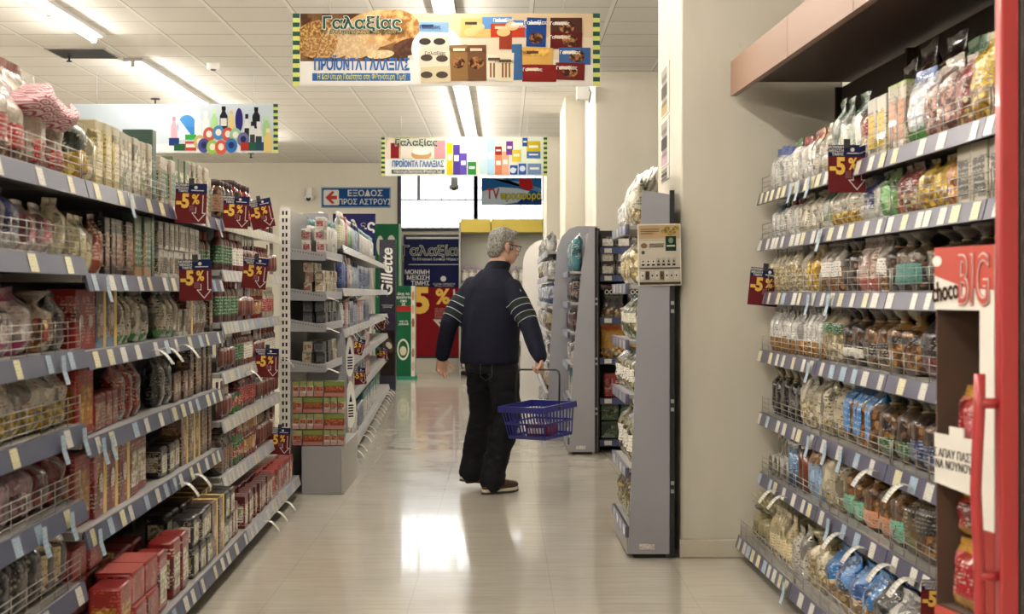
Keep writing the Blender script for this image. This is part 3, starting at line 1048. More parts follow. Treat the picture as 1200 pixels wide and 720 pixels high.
def mk_gift(s):
    """Square clear bag of biscuits whose pink patterned paper top flops over to the front."""
    f = pouch_shape(.17, .2, .12, s, seal=.02, belly=.95)
    root = raw('gift_bag', pouch_mesh(f, pack_mat('gift', '#8a6a58', '#a58f7c', '#c4bab0', .45, .9, ['#8a6048', '#a8836a', '#c4b4a4', '#6a4434'], 30, None, 0, .1)))
    mb = MB()
    vs, fs = [], []
    n, k = 20, 8
    for i in range(k + 1):
        t = i / k
        for j in range(n):
            a = 2 * PI * j / n
            g = .5 + .55 * math.sin(PI * min(1, t * 1.15)) ** .8 * (1 if t < .9 else .8)
            p = Vector((.15 * g * math.cos(a) * (.75 + .6 * t), (.05 + .05 * math.sin(PI * t)) * math.sin(a) - .015 - .03 * t * t, .17 + .115 * t + .02 * math.cos(a * 3 + s) * t))
            q = p * 18 + Vector((s, s * 2, 0))
            vs.append(p + Vector((noise.noise(q), noise.noise(q + Vector((5, 0, 0))), noise.noise(q + Vector((0, 5, 0))))) * .014)
    for i in range(k):
        for j in range(n):
            fs.append((i * n + j, i * n + (j + 1) % n, (i + 1) * n + (j + 1) % n, (i + 1) * n + j))
    fs.append([k * n + j for j in range(n)])
    mb.add(vs, fs, scale_paper(), True)
    return Proto(root, [raw('paper_top', mb.mesh('paper_top'), root, None, 'pink and white scale patterned paper top'), raw('printed_label', patch_mesh(f, L_RED(), .1, .5, R(-140), R(-60), 'printed_label'), root)], (.17, .12, .3))


KINDS['sp']['mk'] = mk_gift

# --- left run, coffee and chocolate bays
RED, RED2 = '#8e2422', '#a02c28'
Y_STRIP = lambda: mat('yellow_offer_strip', '#d8bc5c', .35)
OVAL = lambda: label_mat('oval', '#d8d0c4', '#8a2a28')


def C(key, oname, desc, w, h, d, base, ink='#e0d4c0', art=None, band=None, bz=.7, panel=None, cat='carton', **kw):
    kind(key, oname, cat, desc, lambda s: make_carton(oname, w, h, d, carton_mat(key, base, ink, art, band, bz, .35), panel() if panel else None, **{k: (v() if callable(v) else v) for k, v in kw.items()}), 1)


L_CUP = lambda: label_mat('cup_picture', '#a5702c', '#5a2c14', art='#cfa25a')
L_DARKART = lambda: label_mat('dark_picture', '#2c2420', '#cbb890', art='#8a7040')
L_WHITEART = lambda: label_mat('white_picture', '#dcd6c8', '#2c2824', art='#9a8a5a')
L_BROWNART = lambda: label_mat('brown_picture', '#6a4634', '#d8c8b0', art='#a8876a')
C('ybx', 'pasta_carton', 'yellow and cream carton', .1, .23, .06, '#dccb88', '#4a3a1a', None, '#cfc7a8', .78, L_CREAM)
C('bbx', 'pasta_carton', 'beige carton with grey print', .072, .225, .05, '#cfc5ae', '#4a443a', '#b8ab90', '#bfb5a0', .8, L_PICT)
C('gbx', 'tall_carton', 'tall dark green carton', .07, .29, .12, '#1f4a38', '#9ab8a0')
C('tbx', 'tea_carton', 'pale pink tea carton', .09, .2, .065, '#cdbfae', '#6a4438', None, '#d3cbbd', .8, L_GREEN)
C('tgx', 'tea_carton', 'olive green tea carton', .11, .225, .07, '#7a7f5c', '#33402c', None, '#5a6a48', .75, L_PICT)
C('twx', 'tea_carton', 'tall cream tea carton', .065, .235, .055, '#c9bda4', '#5a4e3a', '#b5a88a', '#d3c9b5', .85, L_WHITEART)
C('kbx', 'chocolate_carton', 'black chocolate carton', .075, .2, .045, '#1e1816', '#cfc0a0', None, '#16110f', .85, L_BROWNART, cat='carton')
C('gnx', 'chocolate_carton', 'green and peach carton', .07, .235, .05, '#b8906a', '#4a5a3a', None, '#4f6a4c', .62, L_GREEN)
C('swx', 'spice_carton', 'small white and black carton', .085, .115, .05, '#d2cdc2', '#2c2a28', None, '#b8b2a4', .85, L_DARKART)
C('rbx', 'coffee_carton', 'red and blue coffee carton', .15, .26, .11, '#9a2a26', '#e6dccc', None, RED, .8, None, strip=None, oval=OVAL)
C('bcx', 'coffee_carton', 'sky blue carton with offer strip', .15, .235, .1, '#7a9cc0', '#4a3428', None, '#5a4034', .62, L_BROWNART, strip=Y_STRIP, oval=OVAL)
C('rlx', 'coffee_carton', 'tall shiny red carton', .22, .27, .13, RED2, '#cf6a50', None, RED, .9, L_CUP, wrap=True)
C('rsx', 'coffee_brick', 'small red foil brick', .095, .125, .07, RED, '#e0c8b8', None, None, .7, L_BROWNART, cat='foil brick', wrap=True)
C('rys', 'coffee_carton', 'red carton with offer strip', .17, .25, .11, '#96302c', '#e6d8c4', None, '#b0605a', .8, None, strip=Y_STRIP, oval=OVAL)
C('rwp', 'coffee_carton', 'red wrapped pack with white picture', .16, .22, .1, RED, '#e6d8c4', None, None, .8, L_WHITEART, wrap=True)
C('kwp', 'coffee_brick', 'black and white wrapped brick', .14, .125, .09, '#211d1c', '#cfc8b8', None, None, .8, L_WHITEART, cat='foil brick', wrap=True)
C('bwx', 'coffee_carton', 'brown carton with round emblem', .1, .125, .08, '#5a3c30', '#d8c8b0', None, None, .8, L_BROWNART, oval=OVAL)
C('bys', 'coffee_carton', 'tall brown carton with offer strip', .15, .25, .1, '#6a4a3c', '#d8c8b0', None, None, .8, L_BROWNART, strip=Y_STRIP, oval=OVAL)
C('dwx', 'coffee_carton', 'dark brown carton', .09, .23, .07, '#3a2a24', '#cbb89c', None, '#2c201c', .8, L_BROWNART)
C('rfx', 'coffee_block', 'flat red wrapped block', .2, .115, .13, '#a22c2a', '#d8a898', None, None, .8, None, cat='wrapped block', wrap=True, flap=lambda: mat('pale_red_top', '#b8564e', .3))
C('rgx', 'jar_carton', 'small dark red carton', .07, .16, .06, '#7a2626', '#e0cbb8', None, '#5a1c1c', .7, L_WHITEART)
C('wcx', 'jar_carton', 'white and red carton', .09, .15, .07, '#d8d2c8', '#8a2c28', None, '#a83a34', .75, L_RED)
P('gb2', 'coffee_bag', 'clear green based coffee bag', .13, .22, .07, '#3f7a30', '#b8b09c', '#38502c', .18, .8, None, 40, ink='#26241f', lab=L_YELLOW(), lt=(.5, .8), la=(-70, -30), ia=.95, cat='coffee bag')
P('rfb', 'coffee_bag', 'glossy red coffee bag', .12, .25, .08, '#7a1f1f', '#8a2422', '#7a1c1e', .2, .85, None, 40, ink='#d8b8a0', cat='coffee bag', crinkle=.7)
P('kfb', 'coffee_bag', 'glossy black coffee bag', .14, .27, .09, '#141315', '#1b191a', '#141315', .2, .85, None, 40, ink='#b8b0a4', cat='coffee bag', crinkle=.7)
P('wgb', 'coffee_bag', 'white and brown coffee pouch', .09, .2, .06, '#8a6a4c', '#d0c8ba', '#c2b8a8', .3, .85, None, 40, ink='#3a2c24', cat='coffee bag')

# --- left run, far bays: jars, cans, hanging packs
JL_D = mat('jar_lid_dark', '#3a2622', .35)
JL_R = mat('jar_lid_red', '#7a2422', .35)
JL_W = mat('jar_lid_white', '#d8d4cb', .35)


def J(key, desc, r, h, body, lid, lab, cont=None):
    kind(key, 'sauce_jar', 'jar', desc, lambda s: make_jar('sauce_jar', r, h, pack_mat('jar_' + key, body, body, body, .9, .95, cont, 60, None, 0, 0, .12, .8, 0), lid, lab()), 1)


J('jb', 'brown jar with dark lid', .042, .16, '#5a3426', JL_D, lambda: label_mat('jarbrown', '#8a6a54', '#2c1a14'), DARKC)
J('jr', 'red jar with dark lid', .045, .17, '#8a2a26', JL_D, L_RED, REDC)
J('jw', 'pale jar with white lid', .04, .14, '#cdc4b4', JL_W, L_RED)
J('jc', 'small red jar with red lid', .038, .13, '#6a2420', JL_R, L_WHITE, REDC)
kind('cng', 'food_can', 'can', 'green labelled can', lambda s: make_can('food_can', .043, .115, pack_mat('can_green', '#3f7a34', '#a8462c', '#3f7a34', .4, .75, None, 40, '#e4dcc8', .8, 0, .25, .3, 0), mat('tin', '#b8b6b0', .3, .9)), 1)
kind('cnr', 'food_can', 'can', 'red labelled can', lambda s: make_can('food_can', .043, .115, pack_mat('can_red', '#8a2622', '#b88a5a', '#7a1f1e', .3, .8, None, 40, '#e4dcc8', .8, 0, .25, .3, 0), mat('tin', '#b8b6b0', .3, .9)), 1)
kind('brd', 'sauce_bottle', 'bottle', 'slim dark red bottle', lambda s: make_bottle('sauce_bottle', .03, .23, pack_mat('bot_red', '#5a1a18', '#6a201c', '#4a1614', crinkle=0), JL_R, L_GREEN()), 1)
kind('brw', 'sauce_bottle', 'bottle', 'slim red and white bottle', lambda s: make_bottle('sauce_bottle', .03, .22, pack_mat('bot_rw', '#8a2a26', '#7a2420', '#7a2420', crinkle=0), JL_W, L_WHITE()), 1)
kind('hpr', 'hanging_pack', 'hanging pack', 'red backed hanging pack', lambda s: make_blister('hanging_pack', .075, .17, pack_mat('hang_red', '#8a2a26', '#cdbfae', '#7a2422', .3, .72, None, 40, '#3a1c18', .7, crinkle=0), pack_mat('bub_red', '#6a2420', '#7a3a30', '#a8908a', crinkle=0)), 1)
kind('hpw', 'hanging_pack', 'hanging pack', 'white backed hanging pack', lambda s: make_blister('hanging_pack', .08, .17, pack_mat('hang_white', '#d3cdc2', '#d8d3c8', '#5a2624', .2, .82, None, 40, '#2a2826', .8, crinkle=0), pack_mat('bub_dark', '#3a3632', '#5a544c', '#8a857c', crinkle=0)), 1)
kind('hpk', 'hanging_pack', 'hanging pack', 'black backed hanging pack', lambda s: make_blister('hanging_pack', .075, .18, pack_mat('hang_black', '#26211f', '#2c2624', '#cdc5b8', .3, .78, None, 40, '#cdc4b4', .7, crinkle=0), pack_mat('bub_red', '#6a2420', '#7a3a30', '#a8908a', crinkle=0)), 1)

# --- rack of toiletries beyond
kind('mdx', 'medicine_carton', 'carton', 'white and dark red carton', lambda s: make_carton('medicine_carton', .085, .075, .06, carton_mat('med', '#d8d2c8', '#5a2a2a', None, '#dcd8d0', .8), label_mat('medlab', '#7a2630', '#dcd4cc')), 1)
kind('fbx', 'soap_carton', 'carton', 'cream flowered soap carton', lambda s: make_carton('soap_carton', .085, .07, .06, carton_mat('flower', '#cdc4ae', '#5a4a38', '#8a6a5a', '#bdb49a', .85), label_mat('flowerlab', '#b8ac8c', '#5a3a30', art='#8f5f58')), 1)
kind('dbx', 'soap_carton', 'carton', 'black and grey soap carton', lambda s: make_carton('soap_carton', .085, .07, .06, carton_mat('blacksoap', '#26262a', '#a8a8a8'), label_mat('blacklab', '#4a4a50', '#17171a')), 1)
kind('wbt', 'shampoo_bottle', 'bottle', 'white bottle with pale teal cap', lambda s: make_bottle('shampoo_bottle', .042, .22, pack_mat('wbt', '#dcdad2', '#dfddd6', '#d8d6ce', .2, .8, None, 40, '#8a8a84', .4, crinkle=0), mat('teal_cap', '#7fa8ac', .35), None, .6), 1)
kind('nbt', 'shampoo_bottle', 'bottle', 'cream bottle with green print', lambda s: make_bottle('shampoo_bottle', .042, .24, pack_mat('nbt', '#d0ceb4', '#d8d6c2', '#e0ded6', .2, .9, None, 40, '#4a6a4a', .5, crinkle=0), mat('white_cap', '#e0ded8', .35), label_mat('natlab', '#d3d1b8', '#3f5a44'), .6), 1)
kind('bbt', 'shampoo_bottle', 'bottle', 'deep blue shampoo bottle', lambda s: make_bottle('shampoo_bottle', .042, .25, pack_mat('bbt', '#1f3a7a', '#24428c', '#2c4a96', .2, .9, None, 40, '#c8d0e0', .4, crinkle=0), mat('silver_cap', '#b0b2b8', .3, .6), None, .6), 1)
kind('pbt', 'shampoo_bottle', 'bottle', 'pink bottle', lambda s: make_bottle('shampoo_bottle', .045, .23, pack_mat('pbt', '#c48a8c', '#cf9a9a', '#c4787c', .2, .8, None, 40, '#f0e6e2', .6, crinkle=0), mat('pink_cap', '#c4686e', .35), None, .6), 1)
kind('gbt', 'shampoo_bottle', 'bottle', 'bright green bottle', lambda s: make_bottle('shampoo_bottle', .045, .22, pack_mat('gbt', '#3f9a3f', '#4caa48', '#d8dcd0', .2, .7, None, 40, '#e8ece0', .6, crinkle=0), mat('white_cap', '#e0ded8', .35), None, .6), 1)
kind('vbt', 'shampoo_bottle', 'bottle', 'pale blue bottle with navy print', lambda s: make_bottle('shampoo_bottle', .04, .22, pack_mat('vbt', '#a8b8cf', '#b8c4d6', '#5a6a9a', .2, .8, None, 40, '#26326a', .7, crinkle=0), mat('navy_cap', '#26305c', .35), None, .6), 1)
kind('wnb', 'shampoo_bottle', 'bottle', 'white bottle with navy figure print', lambda s: make_bottle('shampoo_bottle', .05, .24, pack_mat('wnb', '#d8d8d8', '#dedede', '#1f2540', .1, .86, None, 40, '#26305c', .7, crinkle=0), mat('navy_cap', '#26305c', .35), label_mat('figlab', '#dedede', '#1f2540'), .6), 1)
kind('pnk', 'care_carton', 'carton', 'pink care carton', lambda s: make_carton('care_carton', .07, .2, .06, carton_mat('pinkcare', '#c4a0a4', '#6a3a48', None, '#b88890', .8), L_WHITE()), 1)
kind('blu', 'care_carton', 'carton', 'pale blue care carton', lambda s: make_carton('care_carton', .06, .2, .05, carton_mat('bluecare', '#9aa8c2', '#2c3a6a', None, '#c8ccd4', .8), L_NAVY()), 1)
kind('drk', 'care_carton', 'carton', 'dark care carton', lambda s: make_carton('care_carton', .06, .18, .05, carton_mat('darkcare', '#3a3a46', '#a8a8b4', None, '#8a4a44', .8), L_WHITE()), 1)
kind('crb', 'juice_carton', 'carton', 'red and green soap box', lambda s: make_carton('soap_box', .125, .07, .07, carton_mat('soapredgreen', '#a85a4a', '#3a1c18', '#8a2c24', '#7f9a4a', .55), label_mat('sg', '#8a2422', '#e0cf6a')), 1)
kind('crs', 'juice_carton', 'carton', 'pale pink and green soap box', lambda s: make_carton('soap_box', .055, .07, .07, carton_mat('soappink', '#cfc0b4', '#6a3c38', '#d8d0c8', '#8fa05a', .72), label_mat('sp', '#d8cdc4', '#8a3c38')), 1)
# --- side rack of dried goods by the pillar and the racks beyond it
P('s1', 'herb_pack', 'tall cream herb pack with green print', .15, .33, .08, '#8a8260', '#d3cdb4', '#c4c0a0', .3, .9, PALE, 50, ink='#2c4a34', cat='herb pack', ia=.7, lean=.4)
P('s2', 'pasta_bag', 'clear bag of pale pasta', .17, .27, .13, '#c9b98c', '#d6cba8', '#b8b4a4', .72, .85, ['#d8c89a', '#c4b078', '#e2d8b8', '#8a7c54'], 26, ink=None, lab=L_CREAM(), lt=(.1, .5), la=(-110, -80), cat='pasta bag')
P('s3', 'herb_pack', 'clear herb bag with white label', .18, .27, .13, '#3f3428', '#c9c6b4', '#8a9070', .34, .6, GRNC + PALE, 34, ink='#4a4a3c', lab=label_mat('s3', '#d6d3c4', '#4a4a3c'), lt=(.36, .58), cat='herb bag')
P('s4', 'herb_pack', 'clear sage bag with printed label', .17, .26, .12, '#8a8664', '#a5a080', '#b5b29c', .6, .85, GRNC + PALE, 40, ink='#4a4a3c', lab=L_WHITE(), lt=(.25, .55), cat='herb bag')
P('s5', 'herb_pack', 'yellowish bag of dried leaves', .16, .28, .12, '#8a7c50', '#a09468', '#a8a284', .7, .85, ['#8a7c4a', '#a8985f', '#6a6038', '#c2b584'], 40, ink='#4a4430', cat='herb bag')
P('s6', 'crisp_bag', 'teal crisp bag', .12, .3, .08, '#2c6a74', '#357a84', '#d0d4d0', .2, .9, None, 40, ink='#e0e4e0', cat='crisp bag', lean=.3, belly=.8, seal=.05)
P('s7', 'crisp_bag', 'dark red crisp bag', .12, .22, .08, '#2c1c1c', '#4a1f1f', '#1f1a1a', .35, .75, None, 40, ink='#d0c4b8', cat='crisp bag', belly=.75, seal=.06)
P('s8', 'crisp_bag', 'white and grey pack', .13, .18, .08, '#c9c6be', '#d3d0c8', '#8a8c90', .2, .75, None, 40, ink='#3a3c44', cat='crisp bag', belly=.75, seal=.06, art='#5a5c62')
P('s9', 'crisp_bag', 'blue and white pack', .13, .18, .08, '#3a4c86', '#c4c8d4', '#4a5c96', .3, .75, None, 40, ink='#26305c', cat='crisp bag', belly=.75, seal=.06)
P('sa', 'crisp_bag', 'brown and cream pack', .13, .19, .08, '#7a4a2c', '#c4b498', '#8a6a4c', .35, .75, NUT, 40, ink='#3a2418', cat='crisp bag', belly=.75, seal=.06)
kind('tea', 'care_carton', 'carton', 'tall teal and white carton', lambda s: make_carton('care_carton', .08, .26, .06, carton_mat('tealbox', '#d3d8d8', '#2c5a60', None, '#3f8a92', .5), L_WHITE()), 1)
P('cda', 'cereal_bag', 'black cereal bag with round bowl picture', .2, .27, .07, '#1b1416', '#1f1618', '#6a1f22', .3, .86, ['#8a6a4c', '#c4a884', '#5a3c2c', '#d8c8a8'], 40, ink=None, cat='cereal bag')
P('klg', 'cereal_bag', 'golden orange cereal bag', .2, .28, .07, '#b8873a', '#c99440', '#b8742c', .3, .8, ['#d8b468', '#a87030', '#e0cfa0', '#8a5424'], 40, ink=None, cat='cereal bag')
C('cho', 'chocolate_carton', 'dark brown bar carton', .12, .1, .06, '#2c1f1c', '#d8d0c0', None, None, .8, L_WHITE)
kind('rdc', 'drink_pack', 'drink pack', 'red wrapped can pack', lambda s: make_carton('drink_pack', .15, .2, .08, carton_mat('redcans', '#962a2c', '#d8b0a0', '#6a1c1e'), None, wrap=True), 1)
kind('gnc', 'drink_pack', 'drink pack', 'dark green can pack', lambda s: make_carton('drink_pack', .15, .15, .08, carton_mat('greencans', '#243a22', '#8aa070', '#3a5a30'), None, wrap=True), 1)
kind('det', 'detergent_bottle', 'bottle', 'pale detergent bottle', lambda s: make_bottle('detergent_bottle', .05, .26, pack_mat('det', '#c9b8a4', '#d8ccba', '#c4a8a8', .2, .8, None, 40, '#6a4a5a', .6, crinkle=0), mat('lilac_cap', '#b09ac0', .35), L_WHITE(), .6), 1)

# ------------------------------------------------------------------ shelving
M_GREY = mat('grey_enamel_steel', '#8d8d90', .38, bump=.03, bscale=8)
M_LGREY = mat('light_grey_steel', '#9a9894', .4)
M_DARKBACK = mat('dark_back_panel', '#2a2523', .6)
M_BROWNBACK = mat('brown_back_panel', '#3a2a22', .55)
M_KICK = mat('dark_plinth', '#1f1c1a', .6)
M_RAIL = mat('violet_grey_price_rail', '#515066', .35)
M_RAILB = mat('blue_grey_price_rail', '#4b5169', .35)
M_RAILW = mat('pale_price_rail', '#a3a3ab', .35)
M_WIRE = mat('chromed_wire', '#a8a49a', .3, .8)
M_TAG = label_mat('pricetag', '#dcd9cf', '#8a8a86', inkamt=.5)
M_TAGY = label_mat('pricetagyellow', '#ddd6b0', '#8a866c', inkamt=.5)
M_TAGB = label_mat('pricetagblue', '#a9bccb', '#6a7a90', inkamt=.5)
M_FLAG = label_mat('price_flag', '#e0ddd4', '#6a6860')
M_PERF_W = mat('white_enamel', '#d2cec4', .45)


LEVELS = []


class Run:
    """A line of shelving along the aisle. side +1: shelves stand to the east (front faces -x); -1: to the west."""
    def __init__(self, x0, k, side):
        self.x0, self.k, self.side = x0, k, side
        self.phi = -math.atan(k)

    def pos(self, Y, depth=0.0, z=0.0):
        c = math.cos(self.phi)
        # depth is measured at right angles to the run
        return Vector((self.x0 + self.k * Y + self.side * depth * c, Y + self.side * depth * math.sin(self.phi), z))

    def M(self, Y, depth, z, turn=0.0, tilt=0.0, lean=0.0):
        """Matrix for a package standing with its front (-y) to the aisle."""
        rz = self.phi + (-PI / 2 if self.side > 0 else PI / 2) + turn
        return Matrix.Translation(self.pos(Y, depth, z)) @ Matrix.Rotation(rz, 4, 'Z') @ Matrix.Rotation(tilt, 4, 'Y') @ Matrix.Rotation(lean, 4, 'X')


def wire_mesh(L, h, n, side):
    """Low wire guard: horizontal wires and uprights, one welded frame lying in the local y, z plane."""
    mb = MB()
    r = .0017
    for i in range(n):
        z = .004 + h * i / (n - 1)
        mb.tube([(0, 0, z), (0, L, z)], r, M_WIRE, 4)
    k = max(2, int(L / .16) + 1)
    for i in range(k + 1):
        y = L * i / k
        rr = r * (1.5 if i in (0, k) else 1)
        mb.tube([(0, y, 0), (0, y, h + .008)], rr, M_WIRE, 4)
    return mb.mesh('wire_grille')


def rail_tilt(side):
    return R(-18 * side)


def shelf_bay(run, name, label, Y0, Y1, levels, depth=.42, base_out=.1, top=1.9, rail=None, back=None, wire=(), wire_h=.075, wires=4, board=None,
              group=None, tags=6, ends=(True, True), rngseed=1, flags=()):
    """One unit from Y0 (near) to Y1 (far). levels: heights of the shelf tops, the first is the base."""
    rr = random.Random(rngseed)
    LEVELS.append((run, Y0, Y1, list(levels)))
    rail = rail or M_RAIL
    back = back or M_DARKBACK
    board = board or M_LGREY
    s = run.side
    root = empty(name, run.pos(Y0, 0, 0), run.phi, label, 'shelf unit', group)
    L = (Y1 - Y0) / math.cos(run.phi) - .004
    mb = MB()
    a, b = sorted((s * depth, s * (depth + .03)))
    mb.box((a, 0, .02), (b, L, top), back)
    mb.obj('back_panel', root)
    mb = MB()
    a, b = sorted((-s * (base_out - .06), s * depth))
    mb.box((a, 0, 0), (b, L, levels[0] - .03), M_KICK)
    mb.obj('plinth', root)
    for e, y in ((0, 0), (1, L)):
        if ends[e]:
            mb = MB()
            a, b = sorted((s * (depth - .03), s * (depth - .0005)))
            mb.box((a, .002 if e == 0 else L - .03, 0), (b, .03 if e == 0 else L - .002, top), back if back is M_BROWNBACK else M_LGREY)
            mb.obj('upright', root)
    for i, z in enumerate(levels):
        out = base_out if i == 0 else 0.0
        mb = MB()
        a, b = sorted((-s * (out - .012), s * depth))
        mb.box((a, .002, z - .028), (b, L - .002, z), board, bev=.003)
        sh = mb.obj('shelf', root)
        # price rail: a sloping strip along the front edge
        mb = MB()
        h = .056
        x1, x0 = -s * (out - .008), -s * (out + .012)
        pr = [(x1, z + .002), (x1 - s * .006, z + .002), (x0 - s * .001, z - h), (x0 + s * .008, z - h)]
        if s < 0:
            pr = pr[::-1]
        Mx = Matrix.Identity(4)
        mb.prism(pr, .003, L - .003, rail)
        ra = mb.obj('price_rail', sh)
        n = max(2, int(tags * rr.uniform(.75, 1.25)))
        for j in range(n):
            y = L * (j + .5 + rr.uniform(-.28, .28)) / n
            w = rr.choice((.028, .034, .034, .04))
            fx1, fx0 = x1 - s * .0065, x0 - s * .0018
            e = -s * .0012
            mb = MB()
            lo, hi = .06, .94
            p = [(fx1 + (fx0 - fx1) * (1 - q) + e, z + .002 - (h + .002) * (1 - q)) for q in (hi, lo)]
            vs = [(p[0][0], y - w, p[0][1]), (p[0][0], y + w, p[0][1]), (p[1][0], y + w, p[1][1]), (p[1][0], y - w, p[1][1])]
            vs += [(v[0] - e * .8, v[1], v[2]) for v in vs]
            mb.add(vs, [(0, 1, 2, 3), (7, 6, 5, 4), (0, 4, 5, 1), (1, 5, 6, 2), (2, 6, 7, 3), (3, 7, 4, 0)], rr.choice((M_TAG, M_TAG, M_TAGY, M_TAGB) if i < 5 else (M_TAG, M_TAGY)))
            mb.obj('price_label', sh)
        if i in wire:
            g = bpy.data.objects.new('wire_grille', wire_mesh(L - .02, wire_h, wires, s))
            COL.objects.link(g)
            g.parent = sh
            g.location = (-s * (out - .014), .01, z + .001)
        for fy, kind_ in flags.get(i, ()) if isinstance(flags, dict) else ():
            # a price flag that curls out of the rail, or hangs from it
            mb = MB()
            y = fy - Y0
            if kind_ == 'curl':
                pts = [(x0 - s * .002 - s * .085 * q, z - .03 + .012 * math.sin(PI * q) - .05 * q * q) for q in [k / 6 for k in range(7)]]
                vs = [(px_, y + .0, pz_) for px_, pz_ in pts] + [(px_, y + .055, pz_) for px_, pz_ in pts]
                vs += [(v[0], v[1], v[2] + .0012) for v in vs]
                fs = []
                for k in range(6):
                    fs += [(k, k + 1, k + 8, k + 7), (k + 14, k + 21, k + 22, k + 15), (k, k + 14, k + 15, k + 1), (k + 7, k + 8, k + 22, k + 21)]
                fs += [(0, 7, 21, 14), (6, 20, 27, 13)]
                mb.add(vs, fs, M_FLAG, True)
            else:
                vs, fs = [], []
                for k, (dx, dz) in enumerate(((.006, .0), (.010, -.045), (.022, -.085))):
                    for w_ in (0, .045):
                        vs.append((x0 - s * dx, y + w_, z - .006 + dz))
                vs += [(v[0] - s * .0015, v[1], v[2]) for v in vs]
                for k in range(2):
                    o = 2 * k
                    fs += [(o, o + 1, o + 3, o + 2), (o + 6, o + 8, o + 9, o + 7), (o, o + 2, o + 8, o + 6), (o + 1, o + 7, o + 9, o + 3)]
                fs += [(0, 6, 7, 1), (4, 5, 11, 10)]
                mb.add(vs, fs, M_TAGB, False)
            mb.obj('price_flag', sh)
        if i:
            for y in (.012, L - .02):
                mb = MB()
                x_a, x_b = s * .27, s * depth
                pr = [(x_a, z - .03), (x_b, z - .03), (x_b, z - .12), (x_b - s * .04, z - .12), (x_a, z - .05)]
                if s < 0:
                    pr = pr[::-1]
                mb.prism(pr, y - .004, y + .004, M_LGREY)
                mb.obj('bracket', sh)
    return root


RUN_R = Run(1.414, -.0233, 1)
RUN_L = Run(-1.22, -.0222, -1)

LV_R = [.115, .425, .715, 1.02, 1.30, 1.555, 1.78]
for i, (a, b, nm) in enumerate(((6.25, 7.5, 'steel shelf unit of nuts and pulses next to the cream pillar'),
                                (5.2, 6.25, 'middle steel shelf unit of nuts and pulses behind the long price rails'),
                                (4.2, 5.2, 'steel shelf unit of snacks just behind the cardboard display'),
                                (3.2, 4.2, 'steel shelf unit beside the red display stand, nearest of its row'))):
    fl = {0: {}, }
    flags = {}
    if i == 0:
        flags = {1: [(6.95, 'curl'), (6.75, 'curl')], 2: [(6.3, 'hang')], 3: [(6.3, 'hang')], 0: [(6.28, 'hang')], 6: [(6.3, 'hang'), (6.5, 'hang'), (6.65, 'hang')], 4: [(6.3, 'hang')]}
    elif i == 1:
        flags = {1: [(5.95, 'hang'), (5.7, 'curl'), (5.4, 'curl')], 2: [(6.0, 'hang'), (5.75, 'hang'), (5.25, 'curl')], 4: [(5.95, 'hang')], 5: [(6.1, 'hang')]}
    elif i == 2:
        flags = {1: [(5.05, 'curl'), (4.8, 'curl')], 2: [(4.85, 'curl')]}
    shelf_bay(RUN_R, 'shelving_unit', nm, a, b, LV_R, .40, .105, 2.3, M_RAIL, M_BROWNBACK, wire=range(7), wire_h=.075 if i else .07, tags=9 if i == 0 else 6, group=None, rngseed=20 + i, flags=flags, ends=(True, i == 0))

LV_N = [.13, .385, .645, .885, 1.12, 1.41, 1.655]
LV_M = [.13, .54, .83, 1.11, 1.36, 1.655]
LV_F = [.13, .39, .665, .905, 1.15, 1.41, 1.66]
shelf_bay(RUN_L, 'shelving_unit', 'shelf unit of bagged sweets nearest on the left of the aisle', 3.53, 4.86, LV_N, .46, .12, 1.9, M_RAILB, None, wire=range(7), wire_h=.085, wires=5, rngseed=5,
          flags={2: [(4.6, 'hang'), (4.3, 'hang')], 3: [(4.75, 'hang'), (4.5, 'hang')], 4: [(4.5, 'hang')]}, tags=5)
shelf_bay(RUN_L, 'shelving_unit', 'shelf unit of red and brown coffee cartons beside the sweets shelves', 4.86, 6.2, LV_M, .46, .12, 1.9, M_RAILB, None, wire=(5,), wire_h=.075, wires=4, rngseed=6,
          flags={1: [(4.95, 'hang')], 2: [(5.0, 'hang'), (5.12, 'hang')], 3: [(5.75, 'curl'), (5.95, 'curl')], 4: [(5.05, 'hang')], 5: [(5.4, 'hang')], 0: [(5.6, 'curl'), (5.4, 'hang')]}, tags=6)
shelf_bay(RUN_L, 'shelving_unit', 'shelf unit of coffee and tea with the first five percent signs', 6.2, 7.53, LV_M, .46, .12, 1.9, M_RAILB, None, rngseed=7,
          flags={1: [(6.3, 'curl'), (6.6, 'curl')], 2: [], 3: [(6.3, 'curl')], 4: [], 5: [(7.3, 'hang')]}, tags=7)
shelf_bay(RUN_L, 'shelving_unit', 'shelf unit of jars and hanging packs past the coffee cartons', 7.53, 8.7, LV_F, .46, .12, 1.88, M_RAILW, mat('beige_back_panel', '#6f675c', .6), rngseed=8,
          flags={0: [(8.0, 'curl'), (8.35, 'curl')], 3: [(8.2, 'curl')]}, tags=9)
shelf_bay(RUN_L, 'shelving_unit', 'last shelf unit of jars and packs before the white slotted upright', 8.7, 9.82, LV_F, .46, .12, 1.88, M_RAILW, mat('beige_back_panel', '#6f675c', .6), rngseed=9, flags={0: [(8.75, 'curl')], 3: [(9.7, 'curl')]}, tags=9)


def headroom(run, Y, z):
    for r, a, b, lv in LEVELS:
        if r is run and a <= Y <= b:
            up = [q for q in lv if q > z + .06]
            return (min(up) - .034 - z) if up else 9.0
    return 9.0


